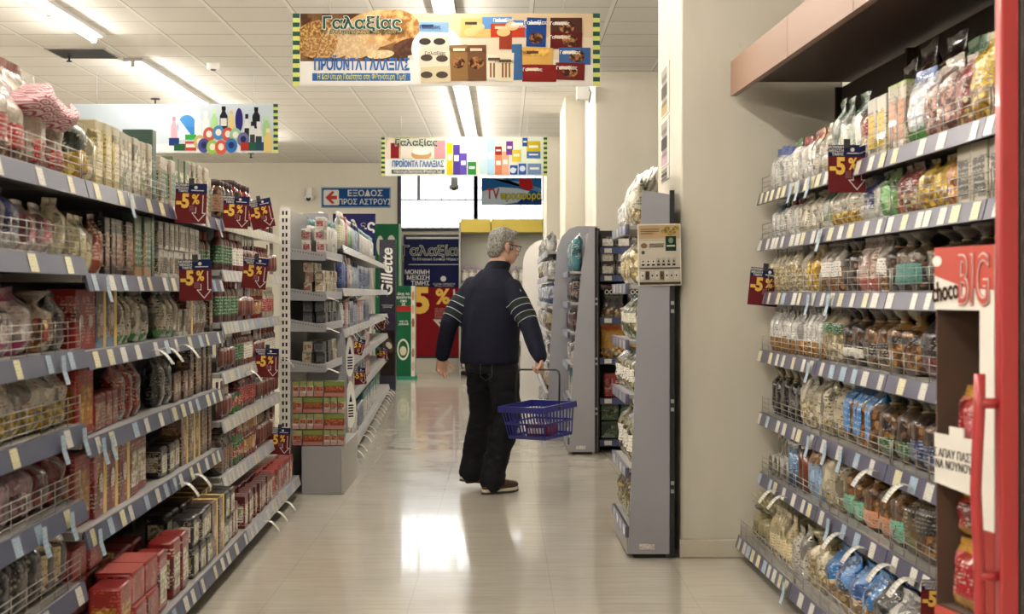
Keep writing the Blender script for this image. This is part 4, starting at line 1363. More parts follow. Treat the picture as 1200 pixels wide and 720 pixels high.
def stock(run, z, items, Y, sgn, where, anchor, depth=.035, dmax=.4, lim=None, seed=3, back=False, jitter=1.0):
    """Fill a shelf from Y on, in the direction sgn (+1 away from the camera). items: (kind, count, options)."""
    rr = random.Random(seed)
    todo = []
    y = Y
    for it in items:
        key, n = it[0], it[1]
        op = it[2] if len(it) > 2 else {}
        if key == '-':
            y += sgn * n
            continue
        ps = protos(key)
        for i in range(n):
            pr = ps[rr.randrange(len(ps))]
            w, d, h = pr.size
            if op.get('side'):
                w, d = d, w
            pitch = op.get('pitch', w * op.get('s', 1.0) * 1.03 + .004)
            yc = y + sgn * pitch / 2
            y += sgn * pitch
            if lim is not None and (yc - lim) * sgn > 0:
                continue
            room = headroom(run, yc, z) - .004 - (.034 if depth < .03 and run.side * run.x0 > 1 and z < .3 else 0)
            ns = op.get('stack', 1)
            while ns > 1 and ns * (h + .001) * op.get('s', 1.0) > room:
                ns -= 1
            for q in range(ns):
                todo.append((key, pr, yc, op, q, w, d, h, ns, room))
    totals = {}
    for t in todo:
        k = (t[0], t[4], t[8])
        totals[k] = totals.get(k, 0) + 1
    cnt = {}
    for key, pr, yc, op, q, w, d, h, st, room in todo:
        kd = KINDS[key]
        k = (key, q, st)
        i = cnt.get(k, 0)
        cnt[k] = i + 1
        desc = kd['desc']
        if st > 1:
            desc += ' ' + ({2: ('in lower layer', 'in upper layer'), 3: ('in bottom layer', 'in middle layer', 'in top layer')}.get(st) or ['in layer'] * 9)[q]
        if totals[k] > 1:
            label = '%s %s from %s, %s' % (ORD[min(i, len(ORD) - 1)], desc, anchor, where)
        else:
            label = '%s standing on %s' % (desc, where)
        ws = label.split()
        if len(ws) > 16:
            label = label.replace(' from ' + anchor, '')
        dep = depth + op.get('dep', 0) + d * op.get('s', 1.0) / 2 + rr.uniform(0, .015) * jitter
        turn = rr.uniform(-.12, .12) * jitter if kd['cat'].endswith(('bag', 'pack', 'pouch', 'bundle')) else rr.uniform(-.025, .025) * jitter
        tilt = rr.uniform(-.06, .06) * jitter if kd['cat'].endswith(('bag', 'pack', 'bundle')) else 0
        lean = op.get('lean', 0)
        if op.get('side'):
            turn += PI / 2 * (1 if run.side > 0 else -1) * -1
        sc = op.get('s', 1.0)
        zs = sc * (rr.uniform(.93, 1.05) if kd['cat'].endswith(('bag', 'pack', 'pouch')) else 1.0)
        zs = min(zs, (room - .004 - abs(math.sin(tilt)) * w - op.get('up', 0)) / (h * 1.04) if st == 1 else (room - .003) / (st * h) - .006)
        M = run.M(yc, dep, z + .0015 + abs(math.sin(tilt)) * w / 2 + op.get('up', 0) + q * (h * zs + .001), turn, tilt, lean)
        if kd['cat'].endswith(('bag', 'pack', 'pouch')):
            M = M @ Matrix.Diagonal((sc, sc, zs, 1))
        elif sc != 1.0 or zs != 1.0:
            M = M @ Matrix.Diagonal((sc, sc, zs, 1))
        spawn(pr, M, label, kd['cat'], group='%ss on %s' % (kd['cat'], where))
    return y


# ------------------------------------------------------------------ goods on the dried goods wall
PIL = 'the pillar'
Y0 = 7.44
LIM = 3.75
stock(RUN_R, LV_R[6], [('wb', 4), ('wg', 2), ('wr', 3), ('wo', 2), ('be', 1), ('gl', 3), ('rd', 1), ('yb', 2), ('gc', 2), ('bw', 1), ('pk', 2), ('rd', 1), ('ye', 1), ('oc', 2), ('dg', 3), ('pt', 2)], Y0, -1, 'top right shelf', PIL, lim=LIM, seed=31)
stock(RUN_R, LV_R[6], [('db', 3, {'tagname': 'b', 's': 1.12}), ('pt', 1, {'tagname': 'b', 's': 1.15})], 5.9, -1, 'back of top right shelf', PIL, depth=.17, lim=LIM, seed=32)
stock(RUN_R, LV_R[5], [('wb', 2), ('wg', 2), ('wr', 2), ('be', 4), ('gl', 1, {'s': .85}), ('by', 3), ('be', 1), ('nv', 1), ('wg', 1), ('bg', 1, {'s': .85}), ('-', .02), ('rd', 2, {'s': .95}), ('ye', 2, {'s': .82}), ('oc', 1, {'s': .85}), ('wd', 3), ('dg', 2, {'s': .75})], Y0, -1, 'second right shelf down', PIL, lim=LIM, seed=33)
stock(RUN_R, LV_R[4], [('st', 9), ('pc', 1), ('cy', 2), ('cw', 3), ('cd', 2), ('pi', 2), ('cw', 1), ('cd', 1), ('ct', 2), ('br', 1), ('cn', 2, {'s': .85}), ('br', 1)], Y0, -1, 'third right shelf down', PIL, lim=LIM, seed=34)
stock(RUN_R, LV_R[3], [('wk', 14), ('cg', 2), ('cb', 2), ('bb', 2), ('bn', 2), ('ma', 2), ('bb', 2)], Y0, -1, 'fourth right shelf down', PIL, lim=LIM, seed=35)
stock(RUN_R, LV_R[2], [('bk', 7), ('pc', 2), ('bt', 3), ('bl', 3), ('gb', 2), ('nb', 2), ('gb', 1), ('nb', 3)], Y0, -1, 'third right shelf up', PIL, lim=LIM, seed=36)
stock(RUN_R, LV_R[1], [('hx', 4), ('bu', 2), ('ou', 2), ('bs', 2), ('bt', 2), ('mi', 2), ('pe', 2), ('mi', 1), ('ol', 1), ('sc', 1), ('dk', 3), ('gb', 2)], Y0, -1, 'second right shelf up', PIL, lim=LIM, seed=37)
stock(RUN_R, LV_R[1], [('hx', 3, {'tagname': 'b', 'up': .098})], Y0 - .06, -1, 'loaf pile on second right shelf up', PIL, depth=.06, lim=LIM, seed=47)
stock(RUN_R, LV_R[0], [('hb', 3), ('fl', 4), ('wl', 2), ('lt', 2), ('BB', 4), ('kw', 1), ('wt', 1), ('cn', 5)], Y0 + .02, -1, 'bottom right shelf', PIL, depth=-.06, lim=LIM, seed=38)
stock(RUN_R, LV_R[0], [('hb', 3, {'tagname': 'b'}), ('lt', 6, {'tagname': 'b'}), ('BB', 3, {'tagname': 'b'}), ('cn', 4, {'tagname': 'b'})], Y0 - .05, -1, 'back of bottom right shelf', PIL, depth=.12, lim=LIM, seed=39)
for lv, key, nm in ((2, 'pc', 'third right shelf up'), (1, 'lt', 'second right shelf up'), (3, 'cb', 'fourth right shelf down')):
    stock(RUN_R, LV_R[lv], [(key, 14, {'tagname': 'b', 's': .85})], 6.3, -1, 'back of ' + nm, PIL, depth=.22, lim=LIM, seed=50 + lv)

# ------------------------------------------------------------------ goods on the left run
CF = 'the coffee shelves'
YN = 4.82
LN = 3.7
stock(RUN_L, LV_N[6], [('sp', 2, {'pitch': .215, 's': .8}), ('cr', 2), ('rk', 2), ('rt', 1)], YN, -1, 'top sweets shelf', CF, lim=LN, seed=61)
stock(RUN_L, LV_N[6], [('rk', 1, {'tagname': 'b', 's': 1.05}), ('rt', 3, {'tagname': 'b', 's': 1.05})], 5.36, -1, 'back of the top shelf', 'the tea shelves', depth=.2, lim=LN, seed=62)
stock(RUN_L, LV_N[5], [('yw', 1, {'s': .8}), ('pr', 2, {'s': .8}), ('pb', 2, {'s': .9}), ('gw', 2, {'s': .85})], YN, -1, 'second sweets shelf down', CF, lim=LN, seed=63)
stock(RUN_L, LV_N[4], [('kb', 1, {'s': .75}), ('cp', 1, {'s': .9}), ('ms', 3), ('kb', 1), ('cp', 1)], YN, -1, 'third sweets shelf down', CF, lim=LN, seed=64)
stock(RUN_L, LV_N[4], [('kb', 3, {'tagname': 'b', 's': 1.0}), ('cp', 3, {'tagname': 'b', 's': 1.1})], YN - .1, -1, 'back of third sweets shelf', CF, depth=.2, lim=LN, seed=74)
stock(RUN_L, LV_N[3], [('yl', 7, {'s': .88})], YN, -1, 'fourth sweets shelf down', CF, lim=LN, seed=65)
stock(RUN_L, LV_N[3], [('yl', 6, {'tagname': 'b', 's': 1.0})], YN - .08, -1, 'back of fourth sweets shelf', CF, depth=.2, lim=LN, seed=75)
stock(RUN_L, LV_N[2], [('mp', 2, {'s': .9}), ('mv', 4)], YN, -1, 'fifth sweets shelf down', CF, lim=LN, seed=66)
stock(RUN_L, LV_N[2], [('mp', 3, {'tagname': 'b'}), ('cp', 2, {'tagname': 'b'})], YN - .06, -1, 'back of fifth sweets shelf', CF, depth=.2, lim=LN, seed=76)
stock(RUN_L, LV_N[1], [('gp', 2, {'s': .85}), ('dn', 5, {'s': .85})], YN, -1, 'lowest visible sweets shelf', CF, lim=LN, seed=67)

SW = 'the sweets shelves'
YM = 4.93
stock(RUN_L, LV_M[5], [('gd', 1), ('yw', 1, {'s': .8}), ('ybx', 3), ('bbx', 7), ('-', .02), ('gbx', 1)], YM, 1, 'top coffee shelf', SW, lim=7.45, seed=81)
stock(RUN_L, LV_M[5], [('db', 1, {'tagname': 'b', 's': .9}), ('be', 3, {'tagname': 'b', 's': 1.25})], 5.42, 1, 'back of top coffee shelf', SW, depth=.2, lim=6.1, seed=181)
stock(RUN_L, LV_M[5], [('tbx', 3), ('tgx', 3), ('twx', 7), ('tbx', 2)], 6.24, 1, 'top tea shelf', SW, lim=7.48, seed=82)
stock(RUN_L, LV_M[5], [('tgx', 8, {'tagname': 'b'})], 6.3, 1, 'back of top tea shelf', SW, depth=.14, lim=7.48, seed=182)
stock(RUN_L, LV_M[4], [('yw', 2, {'s': .8}), ('ro', 1, {'s': .9}), ('kbx', 6), ('gnx', 4), ('gbx', 1, {'s': .85})], YM, 1, 'second coffee shelf down', SW, lim=6.15, seed=83)
stock(RUN_L, LV_M[4], [('swx', 10, {'stack': 2}), ('brd', 4)], 6.24, 1, 'second tea shelf down', SW, lim=7.48, seed=84)
stock(RUN_L, LV_M[3], [('rbx', 2, {'s': .85}), ('bcx', 2, {'s': .9}), ('gb2', 4)], YM - .02, 1, 'third coffee shelf down', SW, lim=6.15, seed=85)
stock(RUN_L, LV_M[3], [('gb2', 3), ('swx', 2, {'stack': 2}), ('bys', 1, {'s': .92}), ('wgb', 4), ('dwx', 2)], 6.24, 1, 'third tea shelf down', SW, lim=7.48, seed=86)
stock(RUN_L, LV_M[2], [('rlx', 1, {'s': .93}), ('-', .01), ('rsx', 4, {'stack': 2}), ('rfb', 3)], YM - .03, 1, 'fourth coffee shelf down', SW, lim=6.15, seed=87)
stock(RUN_L, LV_M[2], [('kfb', 2, {'s': .92}), ('bwx', 4, {'stack': 2}), ('dwx', 5)], 6.24, 1, 'fourth tea shelf down', SW, lim=7.48, seed=88)
stock(RUN_L, LV_M[1], [('rlx', 1, {'s': .97}), ('rys', 3), ('rwp', 2)], YM - .03, 1, 'fifth coffee shelf down', SW, lim=6.15, seed=89)
stock(RUN_L, LV_M[1], [('kwp', 3, {'stack': 2}), ('bys', 3, {'s': .98}), ('dwx', 4)], 6.24, 1, 'fifth tea shelf down', SW, lim=7.48, seed=90)
stock(RUN_L, LV_M[0], [('rfx', 2, {'stack': 3}), ('rys', 1, {'s': .95}), ('rwp', 3)], YM - .03, 1, 'bottom coffee shelf', SW, depth=.05, lim=6.15, seed=91)
stock(RUN_L, LV_M[0], [('rlx', 1, {'tagname': 'f', 's': .8}), ('rfx', 2, {'tagname': 'f', 'stack': 2}), ('rwp', 1, {'tagname': 'f', 'up': .0}), ('-', .12), ('rwp', 2, {'tagname': 'f'})], YM, 1, 'front of bottom coffee shelf', SW, depth=-.1, lim=6.15, seed=92)
stock(RUN_L, LV_M[0], [('kwp', 3, {'stack': 2}), ('bys', 2), ('kwp', 2, {'stack': 2}), ('rgx', 4)], 6.24, 1, 'bottom tea shelf', SW, depth=-.1, lim=7.48, seed=93)
stock(RUN_L, LV_M[0], [('kwp', 3, {'stack': 2, 'tagname': 'b'}), ('bys', 4, {'tagname': 'b'})], 6.3, 1, 'back of bottom tea shelf', SW, depth=.02, lim=7.48, seed=94)

UP = 'the tea shelves'
stock(RUN_L, LV_F[6], [('jb', 4, {'s': 1.25}), ('jr', 5, {'s': 1.35}), ('jw', 4, {'s': 1.2}), ('jc', 4, {'s': 1.2}), ('jb', 6, {'s': 1.25}), ('jw', 4, {'s': 1.25})], 7.58, 1, 'top jar shelf', UP, depth=.01, lim=9.75, seed=101)
stock(RUN_L, LV_F[5], [('brd', 6), ('brw', 6), ('hpk', 5, {'s': 1.15}), ('jc', 6, {'stack': 1, 's': 1.2}), ('hpr', 8, {'s': 1.15})], 7.58, 1, 'second jar shelf down', UP, depth=.01, lim=9.75, seed=102)
stock(RUN_L, LV_F[4], [('brd', 9), ('hpr', 5, {'s': 1.2}), ('cnr', 6, {'stack': 2, 's': .9}), ('jw', 6, {'s': 1.3}), ('hpw', 5, {'s': 1.1})], 7.58, 1, 'third jar shelf down', UP, depth=.01, lim=9.75, seed=103)
stock(RUN_L, LV_F[3], [('hpk', 5, {'s': 1.1}), ('brd', 6, {'s': .92}), ('brw', 6, {'s': .92}), ('hpr', 5, {'s': 1.15}), ('jc', 7, {'s': 1.4}), ('rgx', 6, {'s': 1.2})], 7.58, 1, 'fourth jar shelf down', UP, depth=.01, lim=9.75, seed=104)
stock(RUN_L, LV_F[2], [('hpr', 4, {'s': 1.2}), ('cng', 4, {'stack': 2, 's': .9}), ('jr', 5, {'s': 1.15}), ('hpk', 6, {'s': 1.1}), ('hpr', 6, {'s': 1.2}), ('jc', 6, {'s': 1.4})], 7.58, 1, 'fifth jar shelf down', UP, depth=.01, lim=9.75, seed=105)
stock(RUN_L, LV_F[1], [('jb', 4, {'s': 1.3}), ('cng', 4, {'stack': 2}), ('cnr', 5, {'stack': 2}), ('hpr', 6, {'s': 1.3}), ('rgx', 10, {'s': 1.35})], 7.58, 1, 'sixth jar shelf down', UP, depth=.01, lim=9.75, seed=106)
stock(RUN_L, LV_F[0], [('rgx', 14), ('wcx', 14)], 7.58, 1, 'bottom jar shelf', UP, depth=-.105, lim=9.75, seed=107)
stock(RUN_L, LV_F[0], [('rgx', 14, {'stack': 2, 'tagname': 'b'}), ('wcx', 14, {'stack': 2, 'tagname': 'b'})], 7.6, 1, 'back of bottom jar shelf', UP, depth=-.02, lim=9.75, seed=108)

# ------------------------------------------------------------------ canopy over the dried goods wall
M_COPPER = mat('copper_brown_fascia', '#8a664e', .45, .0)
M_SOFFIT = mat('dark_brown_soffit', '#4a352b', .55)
KF = -.0375


def fx(Y):
    return 1.381 + KF * Y


cn = empty('canopy', (fx(7.5), 7.5, 2.258), 0, 'copper brown fascia canopy above the dried goods shelves', 'canopy')
edges = [7.5, 6.24, 5.23, 4.2, 2.6]
for a, b in zip(edges, edges[1:]):
    mb = MB()
    n = [(fx(a) - fx(7.5), a - 7.5 - .004), (fx(b) - fx(7.5), b - 7.5 + .004)]
    vs = []
    for z in (0, .168):
        for (x, y) in n:
            vs += [(x, y, z), (x + .03, y, z)]
    mb.add(vs, [(0, 2, 3, 1), (4, 5, 7, 6), (0, 4, 6, 2), (1, 3, 7, 5), (0, 1, 5, 4), (2, 6, 7, 3)], M_COPPER)
    mb.obj('fascia_board', cn)
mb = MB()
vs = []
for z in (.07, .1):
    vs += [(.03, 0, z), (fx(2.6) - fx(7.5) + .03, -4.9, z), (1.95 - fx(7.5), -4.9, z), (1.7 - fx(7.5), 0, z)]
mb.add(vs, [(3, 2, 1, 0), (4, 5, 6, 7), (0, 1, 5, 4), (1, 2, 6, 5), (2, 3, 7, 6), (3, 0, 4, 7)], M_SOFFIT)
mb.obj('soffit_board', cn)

# ------------------------------------------------------------------ writing and print colours
INK_W = mat('print_white', '#d3d1cb', .8, spec=.15)
INK_NAVY = mat('print_navy', '#1c2250', .8, spec=.15)
INK_BLUE = mat('print_blue', '#2a5a96', .8, spec=.15)
INK_YEL = mat('print_yellow', '#e8b93c', .8, spec=.15)
INK_MAROON = mat('print_maroon', '#6a1c20', .8, spec=.15)
INK_GREEN = mat('print_dark_green', '#1f4a3c', .8, spec=.15)
INK_LIME = mat('print_lime', '#b5ba5c', .8, spec=.15)
INK_RED = mat('print_red', '#b03028', .8, spec=.15)
INK_BLACK = mat('print_black', '#1a1918', .8, spec=.15)


def ink(c):
    m = mat('print_' + c.strip('#'), c, .8, spec=.15)
    m.node_tree.nodes['Principled BSDF'].inputs['Base Color'].default_value = pk(c, .78)
    return m


def inkfx(name, a, b, scale=40, stretch=(1, 1, 1), t0=.45, t1=.6):
    """Printed picture texture of two colours (crust, crumbs, pasta ...)."""
    key = 'printfx_' + name
    if key in MATS:
        return MATS[key]
    t = NT(key)
    v = t.scaled(t.coord('Object'), stretch)
    f = t.ramp(t.noise(v, scale, 4, .6), [(t0, (0, 0, 0, 1)), (t1, (1, 1, 1, 1))], 'LINEAR')
    t.set(Base_Color=t.mix(f, pk(a, .8), pk(b, .8)), Roughness=.8, Specular_IOR_Level=.15)
    MATS[key] = t.m
    return t.m


class Art:
    """Flat print on a panel facing -y; each new shape lies a hair in front of the last."""
    def __init__(self, y0=-.0006, step=.00012):
        self.mb, self.y, self.st = MB(), y0, step

    def poly(self, pts, m):
        self.y -= self.st
        area = sum(pts[i][0] * pts[(i + 1) % len(pts)][1] - pts[(i + 1) % len(pts)][0] * pts[i][1] for i in range(len(pts)))
        if area < 0:
            pts = pts[::-1]
        self.mb.add([(p[0], self.y, p[1]) for p in pts], [list(range(len(pts)))], m)

    def rect(self, x0, z0, x1, z1, m, rot=0.0):
        cx, cz = (x0 + x1) / 2, (z0 + z1) / 2
        c, s = math.cos(rot), math.sin(rot)
        self.poly([(cx + (x - cx) * c - (z - cz) * s, cz + (x - cx) * s + (z - cz) * c) for x, z in ((x0, z0), (x1, z0), (x1, z1), (x0, z1))], m)

    def ell(self, cx, cz, rx, rz, m, rot=0.0, n=22, a0=0, a1=2 * PI):
        c, s = math.cos(rot), math.sin(rot)
        p = []
        for i in range(n):
            a = a0 + (a1 - a0) * i / n
            x, z = rx * math.cos(a), rz * math.sin(a)
            p.append((cx + x * c - z * s, cz + x * s + z * c))
        self.poly(p, m)

    def round(self, x0, z0, x1, z1, r, m):
        p = []
        for cx, cz, a in ((x1 - r, z0 + r, -90), (x1 - r, z1 - r, 0), (x0 + r, z1 - r, 90), (x0 + r, z0 + r, 180)):
            for k in range(5):
                t = R(a + k * 22.5)
                p.append((cx + r * math.cos(t), cz + r * math.sin(t)))
        self.poly(p, m)

    def bottle(self, cx, z0, w, h, m, cap, lab=None):
        self.poly([(cx - w / 2, z0), (cx + w / 2, z0), (cx + w / 2, z0 + h * .6), (cx + w * .22, z0 + h * .78), (cx + w * .22, z0 + h * .84), (cx - w * .22, z0 + h * .84), (cx - w * .22, z0 + h * .78), (cx - w / 2, z0 + h * .6)], m)
        self.rect(cx - w * .27, z0 + h * .83, cx + w * .27, z0 + h, cap)
        if lab:
            self.rect(cx - w * .4, z0 + h * .18, cx + w * .4, z0 + h * .5, lab)

    def obj(self, parent, name='print_pattern'):
        return self.mb.obj(name, parent)


def banner(name, label, cx, Y, z0, z1, w, ends, cat='banner', hang=True, panel='#bdbdb9'):
    r = empty(name, (cx, Y, z0), 0, label, cat)
    h = z1 - z0
    mb = MB()
    mb.box((-w / 2, 0, 0), (w / 2, .012, h), mat('banner_' + panel.strip('#'), panel, .85, spec=.15))
    mb.obj('panel', r)
    if ends:
        for s in ends:
            a = Art()
            for i in range(16):
                a.rect(s * w / 2 - (.045 if s > 0 else 0), h * i / 16, s * w / 2 + (0 if s > 0 else .045), h * (i + 1) / 16, INK_GREEN if i % 2 else INK_LIME)
            a.obj(r, 'stripe_pattern')
    if hang:
        for s in (-1, 1):
            mb = MB()
            mb.tube([(s * w * .38, .006, h - .01), (s * w * .38, .006, ZC - z0)], .003, M_LGREY, 5)
            mb.obj('hanging_wire', r)
    return r, w, h


def at(x, z, y=-.004):
    return T(x, y, z)


# first banner: bread and groceries
B1, w, h = banner('hanging_banner', 'long hanging banner with bread and biscuits pictured, nearest the camera', (523 - CX) * 10 / F, 10.0, 2.645, 3.118, 2.0, (-1, 1))
a = Art()
S = 2.0 / 360          # metres per pixel of the photograph on this banner


def bx(px, py):
    return ((px - 523) * S, (103 - py) * S)


def brect(a, x0, y0, x1, y1, m, rot=0):
    p, q = bx(x0, y1), bx(x1, y0)
    a.rect(p[0], p[1], q[0], q[1], m, rot)


def bell(a, x, y, rx, ry, m, rot=0):
    p = bx(x, y)
    a.ell(p[0], p[1], rx * S, ry * S, m, rot)


brect(a, 352, 18, 695, 101, ink('#cdb697'))
brect(a, 352, 46, 695, 101, ink('#d3c4ae'))
brect(a, 352, 72, 695, 101, ink('#dcd6cc'))
brect(a, 352, 18, 478, 74, inkfx('bread_board', '#4a3222', '#7a5a3c', 9))
bell(a, 440, 36, 40, 22, inkfx('loaf_pale', '#b89468', '#d3b88c', 12), .2)
bell(a, 468, 34, 26, 20, inkfx('loaf_crusty', '#8a6238', '#caa474', 16), -.3)
bell(a, 480, 57, 20, 10, inkfx('loaf_dark', '#4a3026', '#5f4234', 20), .2)
bell(a, 378, 48, 34, 23, inkfx('seed_crust', '#7a5430', '#c4a06a', 60), .1)
bell(a, 400, 48, 20, 19, inkfx('crumb', '#b59a76', '#cdb592', 50), .1)
for k in range(5):
    bell(a, 362 + k * 7, 55, 5, 13, inkfx('slices', '#8a6440', '#c2a070', 70), -.25)
bell(a, 410, 58, 24, 6, inkfx('crumb', '#b59a76', '#cdb592', 50), .5)
bell(a, 425, 63, 22, 6, inkfx('crumb', '#b59a76', '#cdb592', 50), .35)
bell(a, 446, 66, 16, 5, inkfx('crumb2', '#c2a882', '#d8c4a0', 50), .1)
bell(a, 512, 60, 30, 28, ink('#e2dfda'))
brect(a, 352, 74, 490, 101, ink('#dedbd6'))
brect(a, 366, 88, 481, 97, INK_BLUE)
# packets on the right half
PK = [(491, 28, 526, 40, '#7fa0c0'), (540, 24, 580, 46, '#cfae72'), (565, 22, 600, 36, '#5f8cc0'), (596, 26, 618, 46, '#4c7fb8'), (575, 30, 615, 46, '#b0402c'), (585, 38, 600, 60, '#8a3a28'),
      (617, 23, 640, 57, '#22407a'), (645, 23, 682, 44, '#4a2c24'), (645, 40, 682, 60, '#5a1c1c'), (655, 58, 692, 78, '#3f5f8f'), (651, 76, 685, 96, '#6a2420'), (612, 58, 648, 78, '#c9a05c'), (612, 78, 652, 98, '#7a2420'),
      (600, 54, 612, 96, '#3f628a'), (570, 66, 584, 96, '#d8d2c0'), (582, 64, 602, 98, '#d9cdb4'), (547, 55, 570, 97, '#6a4a34'), (527, 55, 548, 97, '#8a6a44'), (493, 45, 526, 62, '#c9c2b0'), (491, 62, 527, 80, '#d3cbb8'), (493, 80, 528, 99, '#c4b89c')]
for x0, y0, x1, y1, c in PK:
    brect(a, x0, y0, x1, y1, ink(c), rnd.uniform(-.04, .04))
for x, y, c in ((498, 51, '#3a3430'), (515, 51, '#3a3430'), (500, 70, '#4a4038'), (518, 71, '#4a4038'), (500, 90, '#4a4038'), (518, 90, '#4a4038')):
    bell(a, x, y, 7, 4, ink(c))
for x, y in ((560, 34), (552, 40), (590, 40), (600, 33)):
    bell(a, x, y, 8, 5, ink('#d8b884'))
for x, y, rr_ in ((537, 76, 8), (558, 76, 9), (628, 47, 8), (664, 34, 9), (668, 50, 9), (676, 68, 9), (668, 86, 9)):
    bell(a, x, y, rr_, rr_ * .8, inkfx('chocolate_goods', '#3a2018', '#a5764c', 40))
for x in (574, 578, 588, 592, 596):
    brect(a, x, 76, x + 2, 93, ink('#8a6238'))
for x in (622, 628, 634):
    brect(a, x, 62, x + 10, 66, ink('#e0b868'), .6)
for x0, y0, c in ((494, 31, '#2c3a5a'), (545, 28, '#3f3a2c'), (580, 25, '#e8e4d8'), (599, 29, '#e8e4d8'), (580, 33, '#e0c9a0'), (620, 28, '#d8dce4'), (650, 28, '#d8d0c4'), (650, 44, '#d8c0a8'), (660, 62, '#e0dcd0'), (655, 80, '#e0c8b8'), (617, 62, '#5a3a20'), (617, 82, '#e0cbb0'), (531, 59, '#d8cdb0'), (551, 59, '#cfc0a4'), (572, 70, '#5a4a38'), (585, 72, '#5a4a38')):
    brect(a, x0, y0, x0 + 14, y0 + 3.2, ink(c))
a.obj(B1)
for px_, py_, sz, m_ in ((504, 34, .03, INK_NAVY), (590, 26, .03, INK_W), (606, 33, .026, INK_W), (628, 29, .034, INK_W), (656, 30, .028, INK_W), (656, 46, .03, INK_W), (668, 64, .03, INK_W), (664, 82, .03, INK_W), (622, 64, .03, ink('#5a3a20')), (624, 84, .028, INK_W), (537, 61, .026, ink('#4a3a28')), (557, 61, .026, ink('#4a3a28')), (591, 74, .026, ink('#4a3a28')), (510, 65, .03, ink('#4a4038'))):
    c = bx(px_, py_)
    lettering('Γαλαξίας', sz, m_, B1, at(c[0], c[1], -.0075), .02)
c = bx(424, 30)
lettering('Γαλαξίας', .105, INK_W, B1, at(c[0], c[1], -.0075), .06, sx=1.08)
lettering('Γαλαξίας', .105, INK_GREEN, B1, at(c[0], c[1], -.0095), .03, sx=1.08)
c = bx(424, 40)
lettering('Το Ελληνικό Σούπερ Μάρκετ', .04, INK_GREEN, B1, at(c[0], c[1], -.0075), .004, shear=.3)
c = bx(424, 80)
lettering('ΠΡΟΪΟΝΤΑ ΓΑΛΑΞΙΑΣ', .1, INK_BLUE, B1, at(c[0], c[1] + .008, -.0075), .035, sx=.6)
c = bx(424, 92.5)
lettering('Η Καλύτερη Ποιότητα στη Φθηνότερη Τιμή!', .05, INK_LIME, B1, at(c[0], c[1], -.0075), .012, sx=.56)

# second banner: cleaning products
B2, w, h = banner('hanging_banner', 'hanging banner with cleaning products pictured, in front of the far windows', (544 - CX) * 18.5 / F, 18.5, 2.705, 3.17, 2.0, (-1, 1))
S = 2.0 / 194


def bx(px, py):
    return ((px - 544) * S, (206.5 - py) * S)


a = Art()
brect(a, 452, 161, 636, 206, ink('#d3dccb'))
brect(a, 452, 161, 522, 187, inkfx('sofa_room', '#8a9a6a', '#d8c9b8', 3))
brect(a, 470, 163, 512, 186, ink('#d8d0c4'))
brect(a, 458, 168, 468, 186, ink('#7a1f24'))
brect(a, 509, 165, 522, 186, ink('#c48a90'))
bell(a, 494, 181, 12, 7, ink('#b8966a'))
bell(a, 494, 178, 11, 4, ink('#e4dfd6'))
brect(a, 452, 187, 524, 206, ink('#dfe2de'))
brect(a, 459, 199, 521, 204, ink('#5a6a5c'))
for x, y0, y1, wd, c in ((527, 168, 205, 7, '#d8b838'), (535, 170, 205, 8, '#4a3a8c'), (543, 180, 205, 8, '#5a4aa0'), (552, 178, 205, 9, '#e0dede'), (553, 190, 205, 10, '#2f7a3a'), (566, 166, 204, 8, '#b8cfd8'), (575, 164, 205, 9, '#a8c8dc'), (584, 180, 205, 8, '#c47a5a'), (584, 172, 182, 8, '#8a2c28'),
                         (592, 178, 205, 8, '#d3a08a'), (597, 166, 182, 8, '#6a3a86'), (601, 185, 205, 8, '#d8d8d4'), (605, 176, 190, 10, '#c9b84a'), (602, 194, 205, 9, '#2c4a8c'), (612, 192, 205, 9, '#37579a'), (625, 166, 180, 16, '#b8a838'), (625, 178, 186, 16, '#4a6a9a'), (626, 192, 205, 16, '#6f8ab0'), (615, 162, 172, 6, '#2c4f8c')):
    brect(a, x - wd / 2, y0, x + wd / 2, y1, ink(c))
    brect(a, x - wd / 3, y0 + (y1 - y0) * .35, x + wd / 3, y0 + (y1 - y0) * .55, ink('#dcdcd4'))
for x, y in ((601, 200), (612, 198)):
    bell(a, x, y, 3.4, 3.4, ink('#c8d4e4'))
a.obj(B2)
c = bx(488, 168)
lettering('Γαλαξίας', .105, INK_W, B2, at(c[0], c[1], -.0075), .06, sx=1.08)
lettering('Γαλαξίας', .105, INK_GREEN, B2, at(c[0], c[1], -.0095), .03, sx=1.08)
c = bx(490, 193)
lettering('ΠΡΟΪΟΝΤΑ ΓΑΛΑΞΙΑΣ', .1, INK_BLUE, B2, at(c[0], c[1], -.0075), .035, sx=.6)
c = bx(490, 201.5)
lettering('Η Καλύτερη Ποιότητα στη Φθηνότερη Τιμή!', .05, INK_W, B2, at(c[0], c[1], -.0075), .01, sx=.56)

# third banner: cosmetics, over the left shelves
B3, w, h = banner('hanging_banner', 'hanging banner with shampoo bottles and soaps pictured, over the left shelves', (205 - CX) * 14.9 / F, 14.9, 2.655, 3.13, 2.0, (1,), panel='#aebac4')
S = 2.0 / 241


def bx(px, py):
    return ((px - 205) * S, (178.5 - py) * S)


a = Art()
brect(a, 85, 168, 318, 178, ink('#dfe3e6'))


def bbot(x, y0, y1, wd, c, cap, lab=None):
    p = bx(x, y1)
    a.bottle(p[0], p[1], wd * S, (y1 - y0) * S, ink(c), ink(cap), ink(lab) if lab else None)


